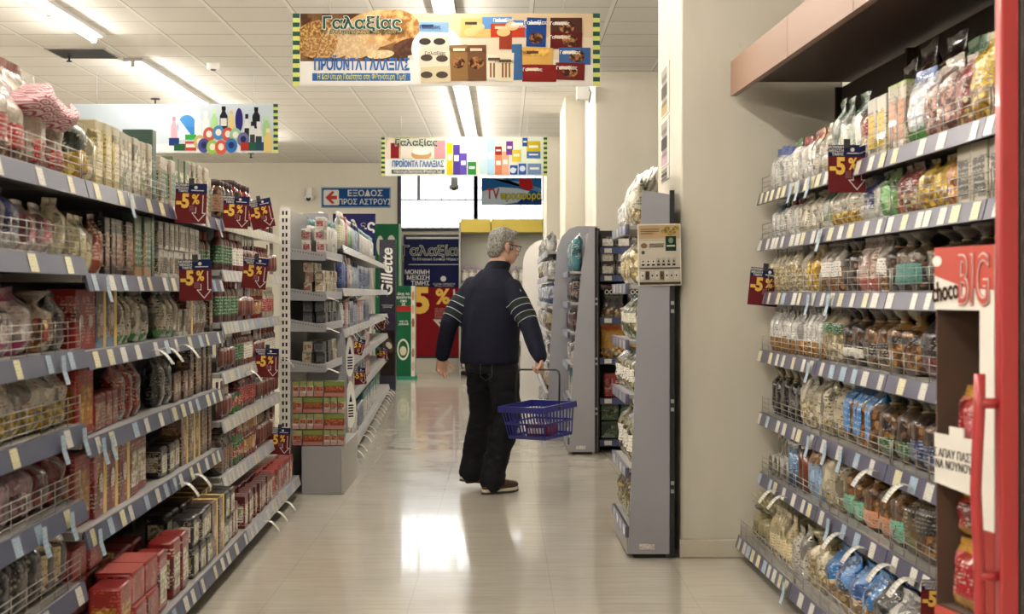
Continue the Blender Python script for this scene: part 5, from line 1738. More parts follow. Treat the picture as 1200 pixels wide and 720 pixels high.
bell(a, 219, 148, 11, 14, ink('#4c8ac4'))
brect(a, 209, 148, 228, 163, ink('#3f7fc0'))
a.poly([bx(209, 138), bx(228, 163), bx(209, 163)], ink('#dfe4ea'))
bbot(204, 136, 165, 7, '#d8a8b0', '#c88a98')
for x, c, cap, y0 in ((232, '#dfe3e0', '#e8e8e4', 130), (241, '#dfe3e0', '#e8e8e4', 130), (251, '#a8cf94', '#c4dcb4', 127)):
    bbot(x, y0, 160, 8, c, cap)
bbot(262, 124, 152, 9, '#1f1f24', '#17171a', '#d8d8d0')
bbot(271, 129, 154, 7, '#d3c08a', '#c9b478')
bell(a, 280, 140, 4.5, 14, ink('#2f2a6a'))
bbot(289, 133, 166, 7, '#d8d8d8', '#26262c', '#26262c')
bbot(300, 125, 150, 9, '#1f1f24', '#17171a')
bbot(296, 142, 172, 8, '#d3d6d3', '#26262c', '#3a3f44')
bbot(303, 142, 176, 9, '#d8dad6', '#d8d8d4', '#3a3f44')
bbot(312, 136, 160, 8, '#9fc48a', '#b8d8a4')
bbot(314, 150, 178, 9, '#d3bc7a', '#e0d4a8')
brect(a, 198, 161, 210, 170, ink('#26386e'))
brect(a, 204, 168, 217, 176, ink('#2a5a38'))
brect(a, 217, 157, 230, 163, ink('#3f9a4c'))
brect(a, 217, 165, 230, 176, ink('#b8483c'))
brect(a, 218, 168, 229, 172, ink('#e0dcd4'))
for x, y, c in ((234, 166, '#b8a878'), (245, 157, '#b05a4a'), (256, 155, '#4a84b0'), (267, 157, '#b8584c'), (276, 158, '#8fb89a'), (285, 163, '#6a6a90'), (239, 170, '#4a4a86'), (249, 172, '#8fb458'), (259, 172, '#c45a48'), (271, 170, '#3a6aa8')):
    bell(a, x, y, 7, 8.5, ink(c))
    bell(a, x, y - .5, 3.4, 4, ink('#23305a' if c in ('#4a4a86', '#3a6aa8', '#6a6a90') else '#e0d8cc'))
for x, c in ((287, '#a83a34'), (296, '#2c5a44'), (304, '#2c4a5a')):
    brect(a, x - 5, 166, x + 5, 176, ink(c))
a.obj(B3)

# exit direction sign, shop signs and window poster on the far wall
E1, w, h = banner('direction_sign', 'blue exit direction sign with red arrow on the far wall', (416.5 - CX) * 25 / F, 25.086, W(0, 243.5, 25).z, W(0, 219, 25).z, 82 * 25 / F, None, 'sign', False, '#7f9cba')
a = Art()
a.rect(-w / 2 + .02, .02, w / 2 - .02, h - .02, ink('#24508c'))
a.round(-w / 2 + .04, .045, -w / 2 + .29, h - .045, .02, INK_W)
q = -w / 2 + .165
a.poly([(q - .095, h / 2), (q + .02, h / 2 + .11), (q + .055, h / 2 + .085), (q - .0, h / 2 + .03), (q + .095, h / 2 + .03), (q + .095, h / 2 - .03), (q, h / 2 - .03), (q + .055, h / 2 - .085), (q + .02, h / 2 - .11)], INK_RED)
a.obj(E1)
lettering('ΕΞΟΔΟΣ', .135, INK_W, E1, at(.15, h * .69), .012, sx=1.05)
lettering('ΠΡΟΣ ΑΣΤΡΟΥΣ', .125, INK_W, E1, at(.15, h * .28), .012, sx=.9)

E2, w, h = banner('hanging_poster', 'blue poster with yellow lettering hanging before the far window', (599.5 - CX) * 24.8 / F, 24.8, W(0, 240.5, 24.8).z, W(0, 208.5, 24.8).z, 71 * 24.8 / F, None, 'poster', False, '#2c5f9c')
a = Art()
a.rect(-w / 2, 0, w / 2, h, ink('#2a6099'))
a.poly([(-w / 2, 0), (w / 2, 0), (w / 2, h * .28), (0, h * .12), (-w / 2, h * .5)], ink('#1f3f7a'))
a.poly([(-w / 2, 0), (-w * .2, 0), (w * .1, h * .1), (w * .3, h * .5), (w * .1, h * .62), (-w * .2, h * .66), (-w / 2, h * .5)], ink('#c4d2de'))
a.poly([(-w * .4, h), (-w * .15, h), (w * .1, h * .7), (w * .5, h * .45), (w * .5, h * .6), (w * .15, h * .85)], ink('#6f9cc4'))
a.poly([(w * .12, h * .97), (w * .33, h * .95), (w * .36, h * .6), (w * .26, h * .52), (w * .13, h * .68)], ink('#b02c2c'))
a.obj(E2)
lettering('TV', .24, INK_BLACK, E2, at(-w * .31, h * .4), .02, sx=.72)
lettering('TV', .24, INK_RED, E2, at(-w * .31, h * .4, -.006), .005, sx=.72)
lettering('προσφορά', .165, INK_BLACK, E2, at(w * .16, h * .33), .05, sx=.8)
lettering('προσφορά', .165, ink('#e0d03c'), E2, at(w * .16, h * .33, -.006), .012, sx=.8)
for s in (-1, 1):
    mb = MB(); mb.tube([(s * w * .4, .006, h - .01), (s * w * .4, .006, ZC - E2.location.z)], .003, M_LGREY, 5); mb.obj('hanging_wire', E2)

E3, w, h = banner('shop_sign', 'navy sign with large white letters behind the bottle shelves', (415 - CX) * 23.5 / F, 23.5, W(0, 300, 23.5).z, W(0, 250.5, 23.5).z, 50 * 23.5 / F, None, 'sign', False, '#26285c')
lettering('άλες', .22, INK_W, E3, at(.06, h - .19), .03)
mb = MB()
for s in (-1, 1):
    mb = MB(); mb.box((s * .28 - .015, .013, -E3.location.z), (s * .28 + .015, .04, h * .8), M_LGREY); mb.obj('post', E3)

E4 = empty('notice_board', W(455, 343, 24.6) * 1, 0, 'green notice board with white emblem beside the dark totem', 'board')
E4.location = ((455 - CX) * 24.6 / F, 24.6, 0)
mb = MB(); mb.box((-.21, 0, 0), (.21, .05, 2.4), ink('#2c6a48')); mb.obj('panel', E4)
mb = MB(); mb.box((.17, -.012, 0), (.21, -.001, 2.4), ink('#a8c4b0')); mb.obj('edge_strip', E4)
a = Art(); a.ell(.05, 2.12, .06, .1, INK_W); a.ell(.05, 2.08, .035, .04, ink('#5a7a4c')); a.ell(-.13, 2.05, .06, .16, INK_W); a.obj(E4)

# dark totem with vertical white lettering at the end of the bottle shelves
G1 = empty('totem_stand', W(454, 343, 20.3), 0, 'narrow dark totem with vertical white lettering at the end of the bottle shelves', 'stand')
G1.location.z = 0
w = 19 * 20.3 / F
H = W(0, 281, 20.3).z
mb = MB(); mb.box((-w / 2, 0, 0), (w / 2, .16, H), mat('totem_body', '#17162a', .35), bev=.004); mb.obj('body', G1)
lettering('Gillette', .21, INK_W, G1, at(.0, H - .43) @ Matrix.Rotation(R(-90), 4, 'Y'), .02, shear=.15)
a = Art(y0=-.001)
a.rect(-w * .42, .9, w * .42, 1.02, ink('#3a2a4a'))
a.rect(-w * .42, .2, w * .42, .8, ink('#1f1512'))
a.ell(0, .62, w * .3, .13, ink('#4a3a2c'), .5)
a.ell(.02, .60, w * .16, .05, ink('#b8b0a8'), .6)
a.obj(G1)
lettering('Η καλύτερη\nξυριστική', .026, INK_W, G1, at(0, 1.12), .004)

# green promotional stand
G2 = empty('display_stand', W(474, 343, 22.9), 0, 'slim green promotional stand with pictures on its white side', 'stand')
G2.location.z = 0
mb = MB(); mb.box((-.13, 0, 0), (.1, .3, 1.4), ink('#1f5a3c')); mb.obj('body', G2)
mb = MB(); mb.box((.1, -.01, 0), (.155, .3, 1.4), ink('#d3d3c8')); mb.obj('side_panel', G2)
mb = MB(); mb.box((-.16, -.03, 0), (.17, .32, .05), ink('#3f8a70')); mb.obj('base', G2)
a = Art()
a.rect(-.12, 1.02, .09, 1.1, ink('#a02c2c'))
a.ell(-.02, .45, .09, .16, ink('#d8d8cc')); a.ell(-.02, .45, .07, .13, ink('#2c5a3c')); a.ell(-.02, .43, .05, .07, ink('#cfc6a8'))
a.obj(G2)
lettering('όλα τα\nπροϊόντα\nαπό\n2€', .055, INK_W, G2, at(-.015, 1.2), .01)
lettering('για τα\nμαλλιά', .045, INK_W, G2, at(-.015, .85), .006)
a = Art(y0=-.0115)
for z, c in ((1.25, '#b8825a'), (1.05, '#c49a7a'), (.85, '#8a5a4a'), (.65, '#c9b8a4'), (.4, '#9a7a6a'), (.2, '#b8a8a0')):
    a.ell(.128, z, .022, .07, ink(c))
a.obj(G2, 'picture_print')

# large poster panel: minus five percent
P1 = empty('poster_panel', W(508, 343, 24.9), 0, 'large navy and red five percent poster panel beneath the far window', 'poster')
P1.location.z = 0
k = 24.9 / F
zt, zb, zm = W(0, 278, 24.9).z, W(0, 418, 24.9).z, W(0, 337, 24.9).z
w = 70 * k
mb = MB(); mb.box((-w / 2, 0, zb - .12), (w / 2, .08, zt + .04), mat('poster_frame', '#1a1a1c', .4)); mb.obj('frame', P1)
mb = MB(); mb.box((-w / 2 - .02, -.03, 0), (w / 2 + .02, .1, zb - .03), ink('#d0ccc0')); mb.obj('base_ledge', P1)
a = Art()
a.rect(-w / 2 + .01, zm, w / 2 - .01, zt, ink('#20244e'))
a.rect(-w / 2 + .01, zb, w / 2 - .01, zm, ink('#8a2228'))
a.rect(-w / 2 + .04, zt - .03, w / 2 - .04, zt, INK_W)
a.rect(-w / 2 + .08, zt - .45, w / 2 - .08, zt - .44, INK_W)
a.ell(.16, zm + .14, .045, .045, INK_W)
a.rect(w * .33, zb + .45, w * .36, zm - .03, INK_W)
ax, az = w * .28, zb + .2
a.poly([(ax - .28, az + .4), (ax - .11, az + .4), (ax - .11, az + .36), (ax - .2, az + .36), (ax + .03, az + .13), (ax + .03, az + .06)], INK_W)
a.obj(P1)
lettering('Γαλαξίας', .215, INK_LIME, P1, at(0, zt - .23, -.0065), .04, sx=1.05)
lettering('Γαλαξίας', .215, INK_W, P1, at(0, zt - .23, -.0085), .02, sx=1.05)
lettering('Γαλαξίας', .215, INK_NAVY, P1, at(0, zt - .23, -.0105), .0, sx=1.05)
lettering('Το Ελληνικό Σούπερ Μάρκετ', .055, INK_W, P1, at(.03, zt - .36, -.0065), .006)
lettering('ΜΟΝΙΜΗ\nΜΕΙΩΣΗ\nΤΙΜΗΣ', .095, INK_W, P1, at(-.06, zm + .155, -.0065), .022, align='RIGHT')
lettering('ΕΛΛΗΝΙΚΗ ΔΗΜΟΚΡΑΤΙΑ\nΥπουργείο Ανάπτυξης', .03, INK_W, P1, at(.17, zm + .04, -.0065), .003)
lettering('5', .56, INK_YEL, P1, at(-.2, zm - .23, -.0065), .05)
lettering('%', .33, INK_YEL, P1, at(.15, zm - .16, -.0065), .035)
lettering('ΣΕ ΕΠΙΛΕΓΜΕΝΑ\nΠΡΟΪΟΝΤΑ ΠΟΥ\nΕΧΟΥΝ ΤΗ\nΣΗΜΑΝΣΗ ΤΗΣ\nΠΡΩΤΟΒΟΥΛΙΑΣ', .045, ink('#cfa0a0'), P1, at(.02, zm - .44, -.0065), .004, align='LEFT')


# small hanging signs: minus five percent
def sale_proto():
    w, h = .136, .172
    r = bpy.data.objects.new('sale_sign', None)
    COL.objects.link(r)
    mb = MB(); mb.box((-w / 2, 0, -h), (w / 2, .0025, 0), INK_MAROON); mb.obj('card', r)
    mb = MB(); mb.box((-.012, -.004, -.012), (.012, .006, .022), M_DARKP, bev=.002); mb.obj('clip', r)
    a = Art(y0=-.0004)
    a.rect(-w / 2, -h * .245, w / 2, 0, INK_NAVY)
    a.ell(.02, -h * .1, .0075, .0075, INK_W, n=10)
    a.rect(.0, -h * .185, .055, -h * .165, INK_W)
    # white outlined arrow pointing down
    x, t = .032, .0035
    for p, q in (((x - .009, -h * .6), (x - .009, -h * .74)), ((x + .02, -h * .3), (x + .02, -h * .74)), ((x - .009, -h * .74), (x - .025, -h * .74)), ((x + .02, -h * .74), (x + .033, -h * .74)), ((x - .025, -h * .74), (x + .004, -h * .94)), ((x + .033, -h * .74), (x + .004, -h * .94))):
        d = Vector((q[0] - p[0], q[1] - p[1])).normalized()
        nn = Vector((-d.y, d.x)) * t / 2
        e = d * t / 2
        a.poly([(p[0] - e.x + nn.x, p[1] - e.y + nn.y), (q[0] + e.x + nn.x, q[1] + e.y + nn.y), (q[0] + e.x - nn.x, q[1] + e.y - nn.y), (p[0] - e.x - nn.x, p[1] - e.y - nn.y)], INK_W)
    for k in range(5):
        a.rect(-.006, -h * (.56 + .03 * k), .016, -h * (.572 + .03 * k), ink('#b08080'))
    a.obj(r)
    lettering('ΜΟΝΙΜΗ\nΜΕΙΩΣΗ\nΤΙΜΗΣ', .0135, INK_W, r, T(-.012, -.0025, -h * .125), .02, align='RIGHT')
    lettering('-5', .082, INK_YEL, r, T(-.034, -.0028, -h * .46), .045, sx=.84)
    lettering('%', .058, INK_YEL, r, T(.021, -.003, -h * .41), .03, sx=.8)
    return r


sale0 = sale_proto()
sale_used = [False]


def sale_sign(px, py, wpx, Y, roll, label, turn=0.0):
    p = W(px, py, Y)
    if not sale_used[0]:
        r = sale0
        sale_used[0] = True
    else:
        r = sale0.copy()
        COL.objects.link(r)
        for ch in list(sale0.children):
            c = ch.copy()
            COL.objects.link(c)
            c.parent = r
    s = wpx * Y / F / .136
    r.matrix_world = T(p.x, Y, p.z) @ Matrix.Rotation(turn, 4, 'Z') @ Matrix.Rotation(roll, 4, 'Y') @ Matrix.Diagonal((s, s, s, 1))
    tag(r, label, 'sale sign', 'five percent sale signs')


sale_sign(224.5, 215, 37, 6.3, .04, 'maroon five percent sign clipped under the top tea shelf')
sale_sign(228.5, 304.5, 38, 6.25, -.02, 'maroon five percent sign on the second tea shelf, below another sign')
sale_sign(277.5, 230, 30, 7.55, .06, 'maroon five percent sign at the start of the top jar shelf')
sale_sign(303, 234, 27, 8.25, -.2, 'tilted maroon five percent sign beside another on the top jar shelf')
sale_sign(301, 302, 29, 7.7, .12, 'maroon five percent sign on the second jar shelf down')
sale_sign(313.5, 408.5, 27, 8.7, .03, 'maroon five percent sign low on the fifth jar shelf')
sale_sign(328, 501.5, 25, 9.45, .05, 'maroon five percent sign above the bottom jar shelf by the grey box')
sale_sign(992.5, 170, 44, 5.62, 0, 'large maroon five percent sign under the top right shelf')
sale_sign(897.5, 314.5, 35, 7.35, .1, 'maroon five percent sign beside the cream pillar')
sale_sign(1100, 680, 40, 4.5, .03, 'maroon five percent sign at floor level behind the cardboard display')
sale_sign(421.5, 397, 15, 12.4, .25, 'small tilted five percent sign on the middle bottle shelf')
sale_sign(420.5, 432, 15, 12.6, -.1, 'small five percent sign low on the bottle shelves')
sale_sign(447.5, 371, 13, 18.6, .2, 'tiny five percent sign near the dark totem')
sale_sign(448, 407, 13, 18.7, 0, 'tiny five percent sign low near the dark totem')

# ------------------------------------------------------------------ end rack and bottle shelves beyond the left run
def polyplate(mb, pts, y0, y1, m):
    mb.prism(pts if sum(pts[i][0] * pts[(i + 1) % len(pts)][1] - pts[(i + 1) % len(pts)][0] * pts[i][1] for i in range(len(pts))) > 0 else pts[::-1], y0, y1, m)


def slot_panel(t_name, holes_z, x0, x1, y):
    pass


EC = empty('end_rack', (-1.40, 9.88, 0), 0, 'grey end rack of cartons and soap boxes at the end of the left shelves', 'shelf unit')
M_PANEL = mat('grey_side_panel', '#94949a', .36, bump=.05, bscale=5)
mb = MB(); mb.box((-.03, .01, 0), (0, .98, 1.84), M_LGREY); mb.obj('back_panel', EC)
mb = MB()
mb.box((-.05, -.012, 0), (.018, .01, 1.85), M_PERF_W)
up = mb.obj('upright', EC)
mb = MB()
for k in range(38):
    for x in (-.027, -.005):
        mb.box((x - .006, -.0135, .06 + k * .047), (x + .006, -.0118, .085 + k * .047), INK_BLACK)
mb.obj('slot_pattern', up)
mb = MB(); mb.box((.09, 0, 0), (.345, .95, .31), M_GREY, bev=.004); mb.obj('base_box', EC)
mb = MB(); mb.box((.345, -.004, 0), (.36, .95, .312), M_LGREY, bev=.003); mb.obj('base_edge', EC)
mb = MB(); polyplate(mb, [(-.03, 0), (.30, 0), (.27, .95), (.21, 1.32), (.15, 1.86), (-.03, 1.86)], .97, .985, M_PANEL); mb.obj('side_panel', EC)
EL = [.84, 1.10, 1.30, 1.56]

for z in EL:
    mb = MB(); mb.box((0, .012, z - .02), (.24, .965, z), M_LGREY, bev=.003); sh = mb.obj('shelf', EC)
    mb = MB(); polyplate(mb, [(.018, z + .028), (.018, z - .05), (.245, z - .055), (.25, z - .01)], -.002, .008, M_GREY); br = mb.obj('side_bracket', sh)
    mb = MB()
    for k in range(12):
        mb.box((.03 + k * .017, -.0035, z + .006 - k * .0028), (.036 + k * .017, -.0018, z + .012 - k * .0028), INK_BLACK)
    mb.obj('slot_pattern', br)
    mb = MB(); mb.box((.24, .0, z - .045), (.25, .965, z + .006), M_RAILW, bev=.002); mb.obj('price_rail', sh)
    mb = MB()
    vs = [(.25, .02, z - .03), (.25, .09, z - .03), (.325, .02, z - .06), (.325, .09, z - .06)]
    vs += [(a_, b_, c_ + .0014) for a_, b_, c_ in vs]
    mb.add(vs, [(0, 1, 3, 2), (4, 6, 7, 5), (0, 2, 6, 4), (1, 5, 7, 3), (0, 4, 5, 1), (2, 3, 7, 6)], M_FLAG)
    mb.obj('price_flag', sh)
mb = MB(); polyplate(mb, [(.27, .995), (.3, .995), (.287, 1.045), (.282, 1.045)], .964, .969, INK_W); mb.obj('warning_sticker', EC)

RB1 = Run(-1.15, 0, -1)
LEVELS.append((RB1, 9, 11, EL))
FE = 'the near end'
stock(RB1, EL[3], [('mdx', 2, {'stack': 3}), ('wbt', 7)], 9.93, 1, 'top shelf of grey end rack', FE, depth=.012, lim=10.8, seed=121)
stock(RB1, EL[3], [('mdx', 1, {'stack': 2, 'tagname': 'b'}), ('wbt', 8, {'tagname': 'b'})], 9.93, 1, 'back of top end rack shelf', FE, depth=.1, lim=10.8, seed=122)
stock(RB1, EL[2], [('fbx', 8, {'stack': 2})], 9.93, 1, 'second shelf of grey end rack', FE, depth=.012, lim=10.8, seed=123)
stock(RB1, EL[2], [('fbx', 6, {'stack': 3, 'tagname': 'b', 's': .92})], 9.95, 1, 'back of second end rack shelf', FE, depth=.09, lim=10.8, seed=124)
stock(RB1, EL[1], [('dbx', 8, {'stack': 2})], 9.92, 1, 'third shelf of grey end rack', FE, depth=.012, lim=10.8, seed=125)
stock(RB1, EL[1], [('dbx', 8, {'stack': 2, 'tagname': 'b'})], 9.93, 1, 'back of third end rack shelf', FE, depth=.09, lim=10.8, seed=126)
stock(RB1, EL[0], [('dbx', 5, {'stack': 2}), ('fbx', 3, {'stack': 2})], 9.92, 1, 'fourth shelf of grey end rack', FE, depth=.012, lim=10.8, seed=127)
stock(RB1, EL[0], [('fbx', 6, {'stack': 2, 'tagname': 'b'})], 9.94, 1, 'back of fourth end rack shelf', FE, depth=.09, lim=10.8, seed=128)


# soap boxes stacked on the base box, their ends to the camera
def soap(name, w, top, mid, low):
    m = pack_mat('soap_' + name, low, mid, top, .28, .62, None, 40, '#3a1c18', .5, 0, .35, .15, 0, None)
    mb = MB(); mb.box((-w / 2, -.05, 0), (w / 2, .05, .098), m, bev=.002)
    r = raw('soap_box', mb.mesh('soap_box'))
    mb = MB()
    mb.box((-w * .42, -.0512, .036), (w * .42, -.0502, .062), label_mat('soapband', '#8a2422', '#e0c860'))
    return Proto(r, [raw('brand_band', mb.mesh('brand_band'), r)], (w, .1, .098))


SP_S = soap('small', .041, '#9fa86a', '#d8cfc6', '#cfa8a0')
SP_M = soap('medium', .062, '#a8ad74', '#c9a8a0', '#c47f78')
SP_L = soap('large', .128, '#84984c', '#8a3a2c', '#c48a80')
for row in range(4):
    order = [SP_S] * 3 + [SP_M, SP_L] if row % 2 == 1 else None
    seq = [(SP_S, 'small')] * 3 + [(SP_M, 'medium'), (SP_L, 'wide')]
    if row in (0, 2):
        seq = [(SP_M, 'medium'), (SP_L, 'wide')] + [(SP_S, 'small')] * 3
    x = -1.37
    cnt = {}
    for pr, nm in seq:
        w = pr.size[0]
        cnt[nm] = cnt.get(nm, 0) + 1
        lab = '%s%s red and green soap box, %s layer of the end rack stack' % (ORD[cnt[nm] - 1] + ' ' if nm == 'small' else '', nm, ('bottom', 'second', 'third', 'top')[row])
        spawn(pr, T(x + w / 2, 9.945, .3145 + row * .105), lab, 'soap box', 'soap boxes on the grey end rack')
        x += w + .005

RUN_B = Run(-.72, -.040, -1)
LV_B = [.13, .5, .78, 1.03, 1.33, 1.64]
bays = [(10.95, 12.6), (12.6, 14.3), (14.3, 16.9), (16.9, 19.6)]
for i, (a_, b_) in enumerate(bays):
    shelf_bay(RUN_B, 'shelving_unit', ['first shelf unit of bottles beyond the grey end rack', 'second shelf unit of bottles beyond the grey end rack', 'third shelf unit of bottles beyond the grey end rack', 'last shelf unit of bottles before the dark totem'][i],
              a_, b_, LV_B, .42, .02, 1.86, M_RAILW, M_PERF_W, rngseed=60 + i, tags=8, flags={0: [(a_ + .2 + .45 * q, 'curl') for q in range(3 if i < 2 else 5)], 5: [(a_ + .1, 'curl')], 4: [(a_ + .15, 'curl')], 3: [(a_ + .1, 'curl'), (a_ + .6, 'curl')]})
TOT = 'the grey end rack'
stock(RUN_B, 1.64, [('nbt', 5), ('pbt', 3), ('gbt', 5), ('vbt', 12), ('wbt', 30)], 11.0, 1, 'top bottle shelf', TOT, depth=.004, lim=19.5, seed=131)
stock(RUN_B, 1.64, [('nbt', 5, {'tagname': 'b'})], 11.02, 1, 'back of top bottle shelf', TOT, depth=.14, lim=19.5, seed=138)
stock(RUN_B, 1.33, [('bbt', 7), ('pbt', 4), ('nbt', 3), ('vbt', 10), ('blu', 30)], 11.0, 1, 'second bottle shelf down', TOT, depth=.004, lim=19.5, seed=132)
stock(RUN_B, 1.33, [('bbt', 7, {'tagname': 'b'})], 11.02, 1, 'back of second bottle shelf', TOT, depth=.13, lim=19.5, seed=139)
stock(RUN_B, 1.03, [('wnb', 3), ('pnk', 5), ('drk', 3), ('blu', 9), ('vbt', 6), ('pnk', 12), ('blu', 16)], 11.0, 1, 'third bottle shelf down', TOT, depth=.004, lim=19.5, seed=133)
stock(RUN_B, .78, [('gbt', 3), ('drk', 5), ('wbt', 5), ('pnk', 8), ('blu', 12), ('drk', 10), ('pnk', 12)], 11.0, 1, 'fourth bottle shelf down', TOT, depth=.004, lim=19.5, seed=134)
stock(RUN_B, .5, [('wbt', 4), ('blu', 6), ('pnk', 10), ('vbt', 8), ('blu', 14), ('pnk', 14)], 11.0, 1, 'fifth bottle shelf down', TOT, depth=.004, lim=19.5, seed=135)
stock(RUN_B, .13, [('tea', 8), ('pnk', 8), ('wbt', 8), ('blu', 14), ('tea', 30)], 11.0, 1, 'bottom bottle shelf', TOT, depth=.004, lim=19.5, seed=136)
for i, (px, y0, y1, w_) in enumerate(((410, 395, 442, 11), (411, 447, 502, 13))):
    Y = 11.2
    p = W(px, (y0 + y1) / 2, Y)
    h = (y1 - y0) * Y / F
    r = empty('shelf_talker', p, R(20), ['white bottle shaped shelf talker with navy print, the upper one', 'white bottle shaped shelf talker with navy print, the lower one'][i], 'shelf talker')
    ww = w_ * Y / F / 2
    mb = MB()
    mb.prism([(ww * math.cos(t_) * (1.0 if math.sin(t_) < .2 else .8), h / 2 * math.sin(t_)) for t_ in [2 * PI * k / 24 for k in range(24)]], 0, .012, M_WHITEP)
    mb.obj('card', r)
    a = Art()
    a.poly([(-.012, .02), (.012, .02), (0, .08)], INK_NAVY)
    for k in range(5):
        a.rect(-.018, -.09 + k * .02, .02, -.079 + k * .02, INK_BLACK if i else INK_NAVY, .05)
    a.obj(r)


# ------------------------------------------------------------------ side racks on the right
def side_rack(name, label, run, Y0, Y1, levels, depth, top, panel0, panel1=None, rail=M_RAIL, sticker=True):
    """Rack that stands with its back to the pillar; tapered grey end panel(s). panel: list of (x, z) with x = 0 at the front edge."""
    root = empty(name, run.pos(Y0, 0, 0), run.phi, label, 'shelf unit')
    LEVELS.append((run, Y0, Y1, list(levels)))
    L = Y1 - Y0
    mb = MB(); mb.box((depth - .02, .016, .02), (depth, L, top), M_LGREY); mb.obj('back_panel', root)
    mb = MB(); mb.box((depth, -.004, .01), (depth + .022, .03, top + .02), M_BLACK); up = mb.obj('upright', root)
    mb = MB()
    for z in (.32, .36, .72, .76, 1.2, 1.24):
        mb.box((depth + .004, -.009, z), (depth + .02, -.0042, z + .018), M_LGREY)
    mb.obj('bolt_pattern', up)
    mb = MB(); mb.box((.03, .02, .0), (depth - .02, L - .02, .02), M_KICK); mb.obj('foot', root)
    mb = MB(); polyplate(mb, panel0, 0, .014, M_PANEL); pn = mb.obj('side_panel', root)
    if sticker:
        mb = MB(); mb.box((.055, -.0012, .045), (.13, -.0002, .072), label_mat('makersticker', '#d8d4cc', '#8a2c28')); mb.obj('sticker', pn)
    if panel1:
        mb = MB(); polyplate(mb, panel1, L, L + .014, M_PANEL); mb.obj('side_panel', root)
    for i, z in enumerate(levels):
        mb = MB(); mb.box((.006, .016, z - .022), (depth - .02, L - .002, z), M_LGREY, bev=.002); sh = mb.obj('shelf', root)
        if i == 0:
            mb = MB(); mb.box((-.004, .016, .02), (.006, L - .002, z + .004), M_LGREY, bev=.002); mb.obj('base_front', sh)
        mb = MB(); mb.box((-.012, .0, z - .048), (.006, L - .002, z + .004), rail, bev=.002); rl = mb.obj('price_rail', sh)
        for k in range(max(2, int(L / .2))):
            y = .04 + k * .2
            mb = MB(); mb.box((-.0135, y, z - .042), (-.0122, y + .1, z - .002), rnd.choice((M_TAG, M_TAGB, label_mat('railprint', '#a9a8bc', '#4a4a6a')))); mb.obj('price_label', sh)
    return root


RUN_C = Run(.662, -.0083, 1)
LV_C = [.15, .44, .80, 1.065, 1.34, 1.63]
side_rack('side_rack', 'grey side rack of herbs and pasta standing against the cream pillar', RUN_C, 7.5, 8.36, LV_C, .205, 1.78, [(0, .022), (.203, .022), (.203, 1.78), (.07, 1.8), (.05, 1.3), (.012, .3)])
NR = 'the near end'
stock(RUN_C, LV_C[5], [('s1', 3, {'s': .82, 'pitch': .13}), ('wl', 4, {'s': .8})], 7.545, 1, 'top shelf of pillar side rack', NR, depth=.01, lim=8.3, seed=141)
stock(RUN_C, LV_C[5], [('s1', 4, {'tagname': 'b', 's': .92, 'pitch': .15})], 7.56, 1, 'back of top pillar rack shelf', NR, depth=.075, lim=8.3, seed=142)
for lv, key, nm, s_ in ((4, 's2', 'second shelf of pillar side rack', .95), (3, 's3', 'third shelf of pillar side rack', .9), (2, 's4', 'fourth shelf of pillar side rack', .92), (1, 's4', 'fifth shelf of pillar side rack', 1.1), (0, 's5', 'bottom shelf of pillar side rack', .93)):
    stock(RUN_C, LV_C[lv], [(key, 6, {'s': s_})], 7.545, 1, nm, NR, depth=.012, lim=8.3, seed=143 + lv)

po = empty('price_poster', W(773.5, 335, 7.494), R(0), 'cream herb poster with product rows fixed on the pillar side rack', 'poster')
po.rotation_euler = (0, R(-1.0), 0)
pw, ph = 51 * 7.44 / F, 73 * 7.44 / F
mb = MB(); mb.box((-pw / 2, 0, 0), (pw / 2, .004, ph), mat('poster_card', '#d6d0c2', .4)); mb.obj('card', po)
a = Art()
a.rect(-pw / 2 + .005, .006, pw / 2 - .005, ph - .006, ink('#cfc8b8'))
a.rect(-pw / 2 + .005, ph * .76, pw / 2 - .005, ph - .006, ink('#c2a984'))
a.rect(-pw / 2 + .005, ph * .735, pw / 2 - .02, ph * .742, ink('#8a7a68'))
for k in range(5):
    a.ell(.025 + k * .014, ph * .88 + .012 * math.sin(k * 2), .016, .012, inkfx('herb_picture', '#b89a5c', '#6a6a3c', 80))
a.rect(.03, ph * .56, .082, ph * .8, ink('#24382a'))
a.rect(.036, ph * .63, .076, ph * .655, ink('#c9cfc0'))
a.ell(.056, ph * .73, .012, .014, ink('#7f9080'))
a.ell(-.075, ph * .65, .016, .013, ink('#8a7058'))
a.ell(-.08, ph * .54, .009, .009, ink('#5a564e'))
for k in range(3):
    a.rect(-.05, ph * (.62 + .025 * k), .022, ph * (.632 + .025 * k), ink('#4a4238'))
for k in range(3):
    a.rect(-.092, ph * (.84 + .035 * k), .0 - .03 * (k == 0), ph * (.85 + .035 * k), ink('#4a3c2c'))
for k in range(7):
    a.rect(-.09 + k * .025, ph * .325, -.072 + k * .025, ph * (.42 if k < 3 else .45), ink('#e0dcd0' if k < 3 else '#b8b4a8'))
    a.rect(-.088 + k * .025, ph * .325, -.074 + k * .025, ph * .355, ink('#2c241c'))
    a.ell(-.081 + k * .025, ph * .395, .004, .005, ink('#2c2a28'))
a.rect(-pw / 2 + .006, ph * .275, pw / 2 - .006, ph * .295, ink('#4a3a30'))
for k in range(8):
    a.rect(-.094 + k * .0235, ph * .1, -.075 + k * .0235, ph * .235, ink(('#dcd8cc', '#4a4038', '#d3cdc0', '#dcd8cc', '#6a5a4c', '#dcd8cc', '#cfc8ba', '#dcd8cc')[k]))
    a.ell(-.0845 + k * .0235, ph * .165, .004, .005, ink('#2c2a28'))
a.rect(-pw / 2 + .006, .006, pw / 2 - .006, ph * .06, ink('#4a4238'))
a.obj(po)

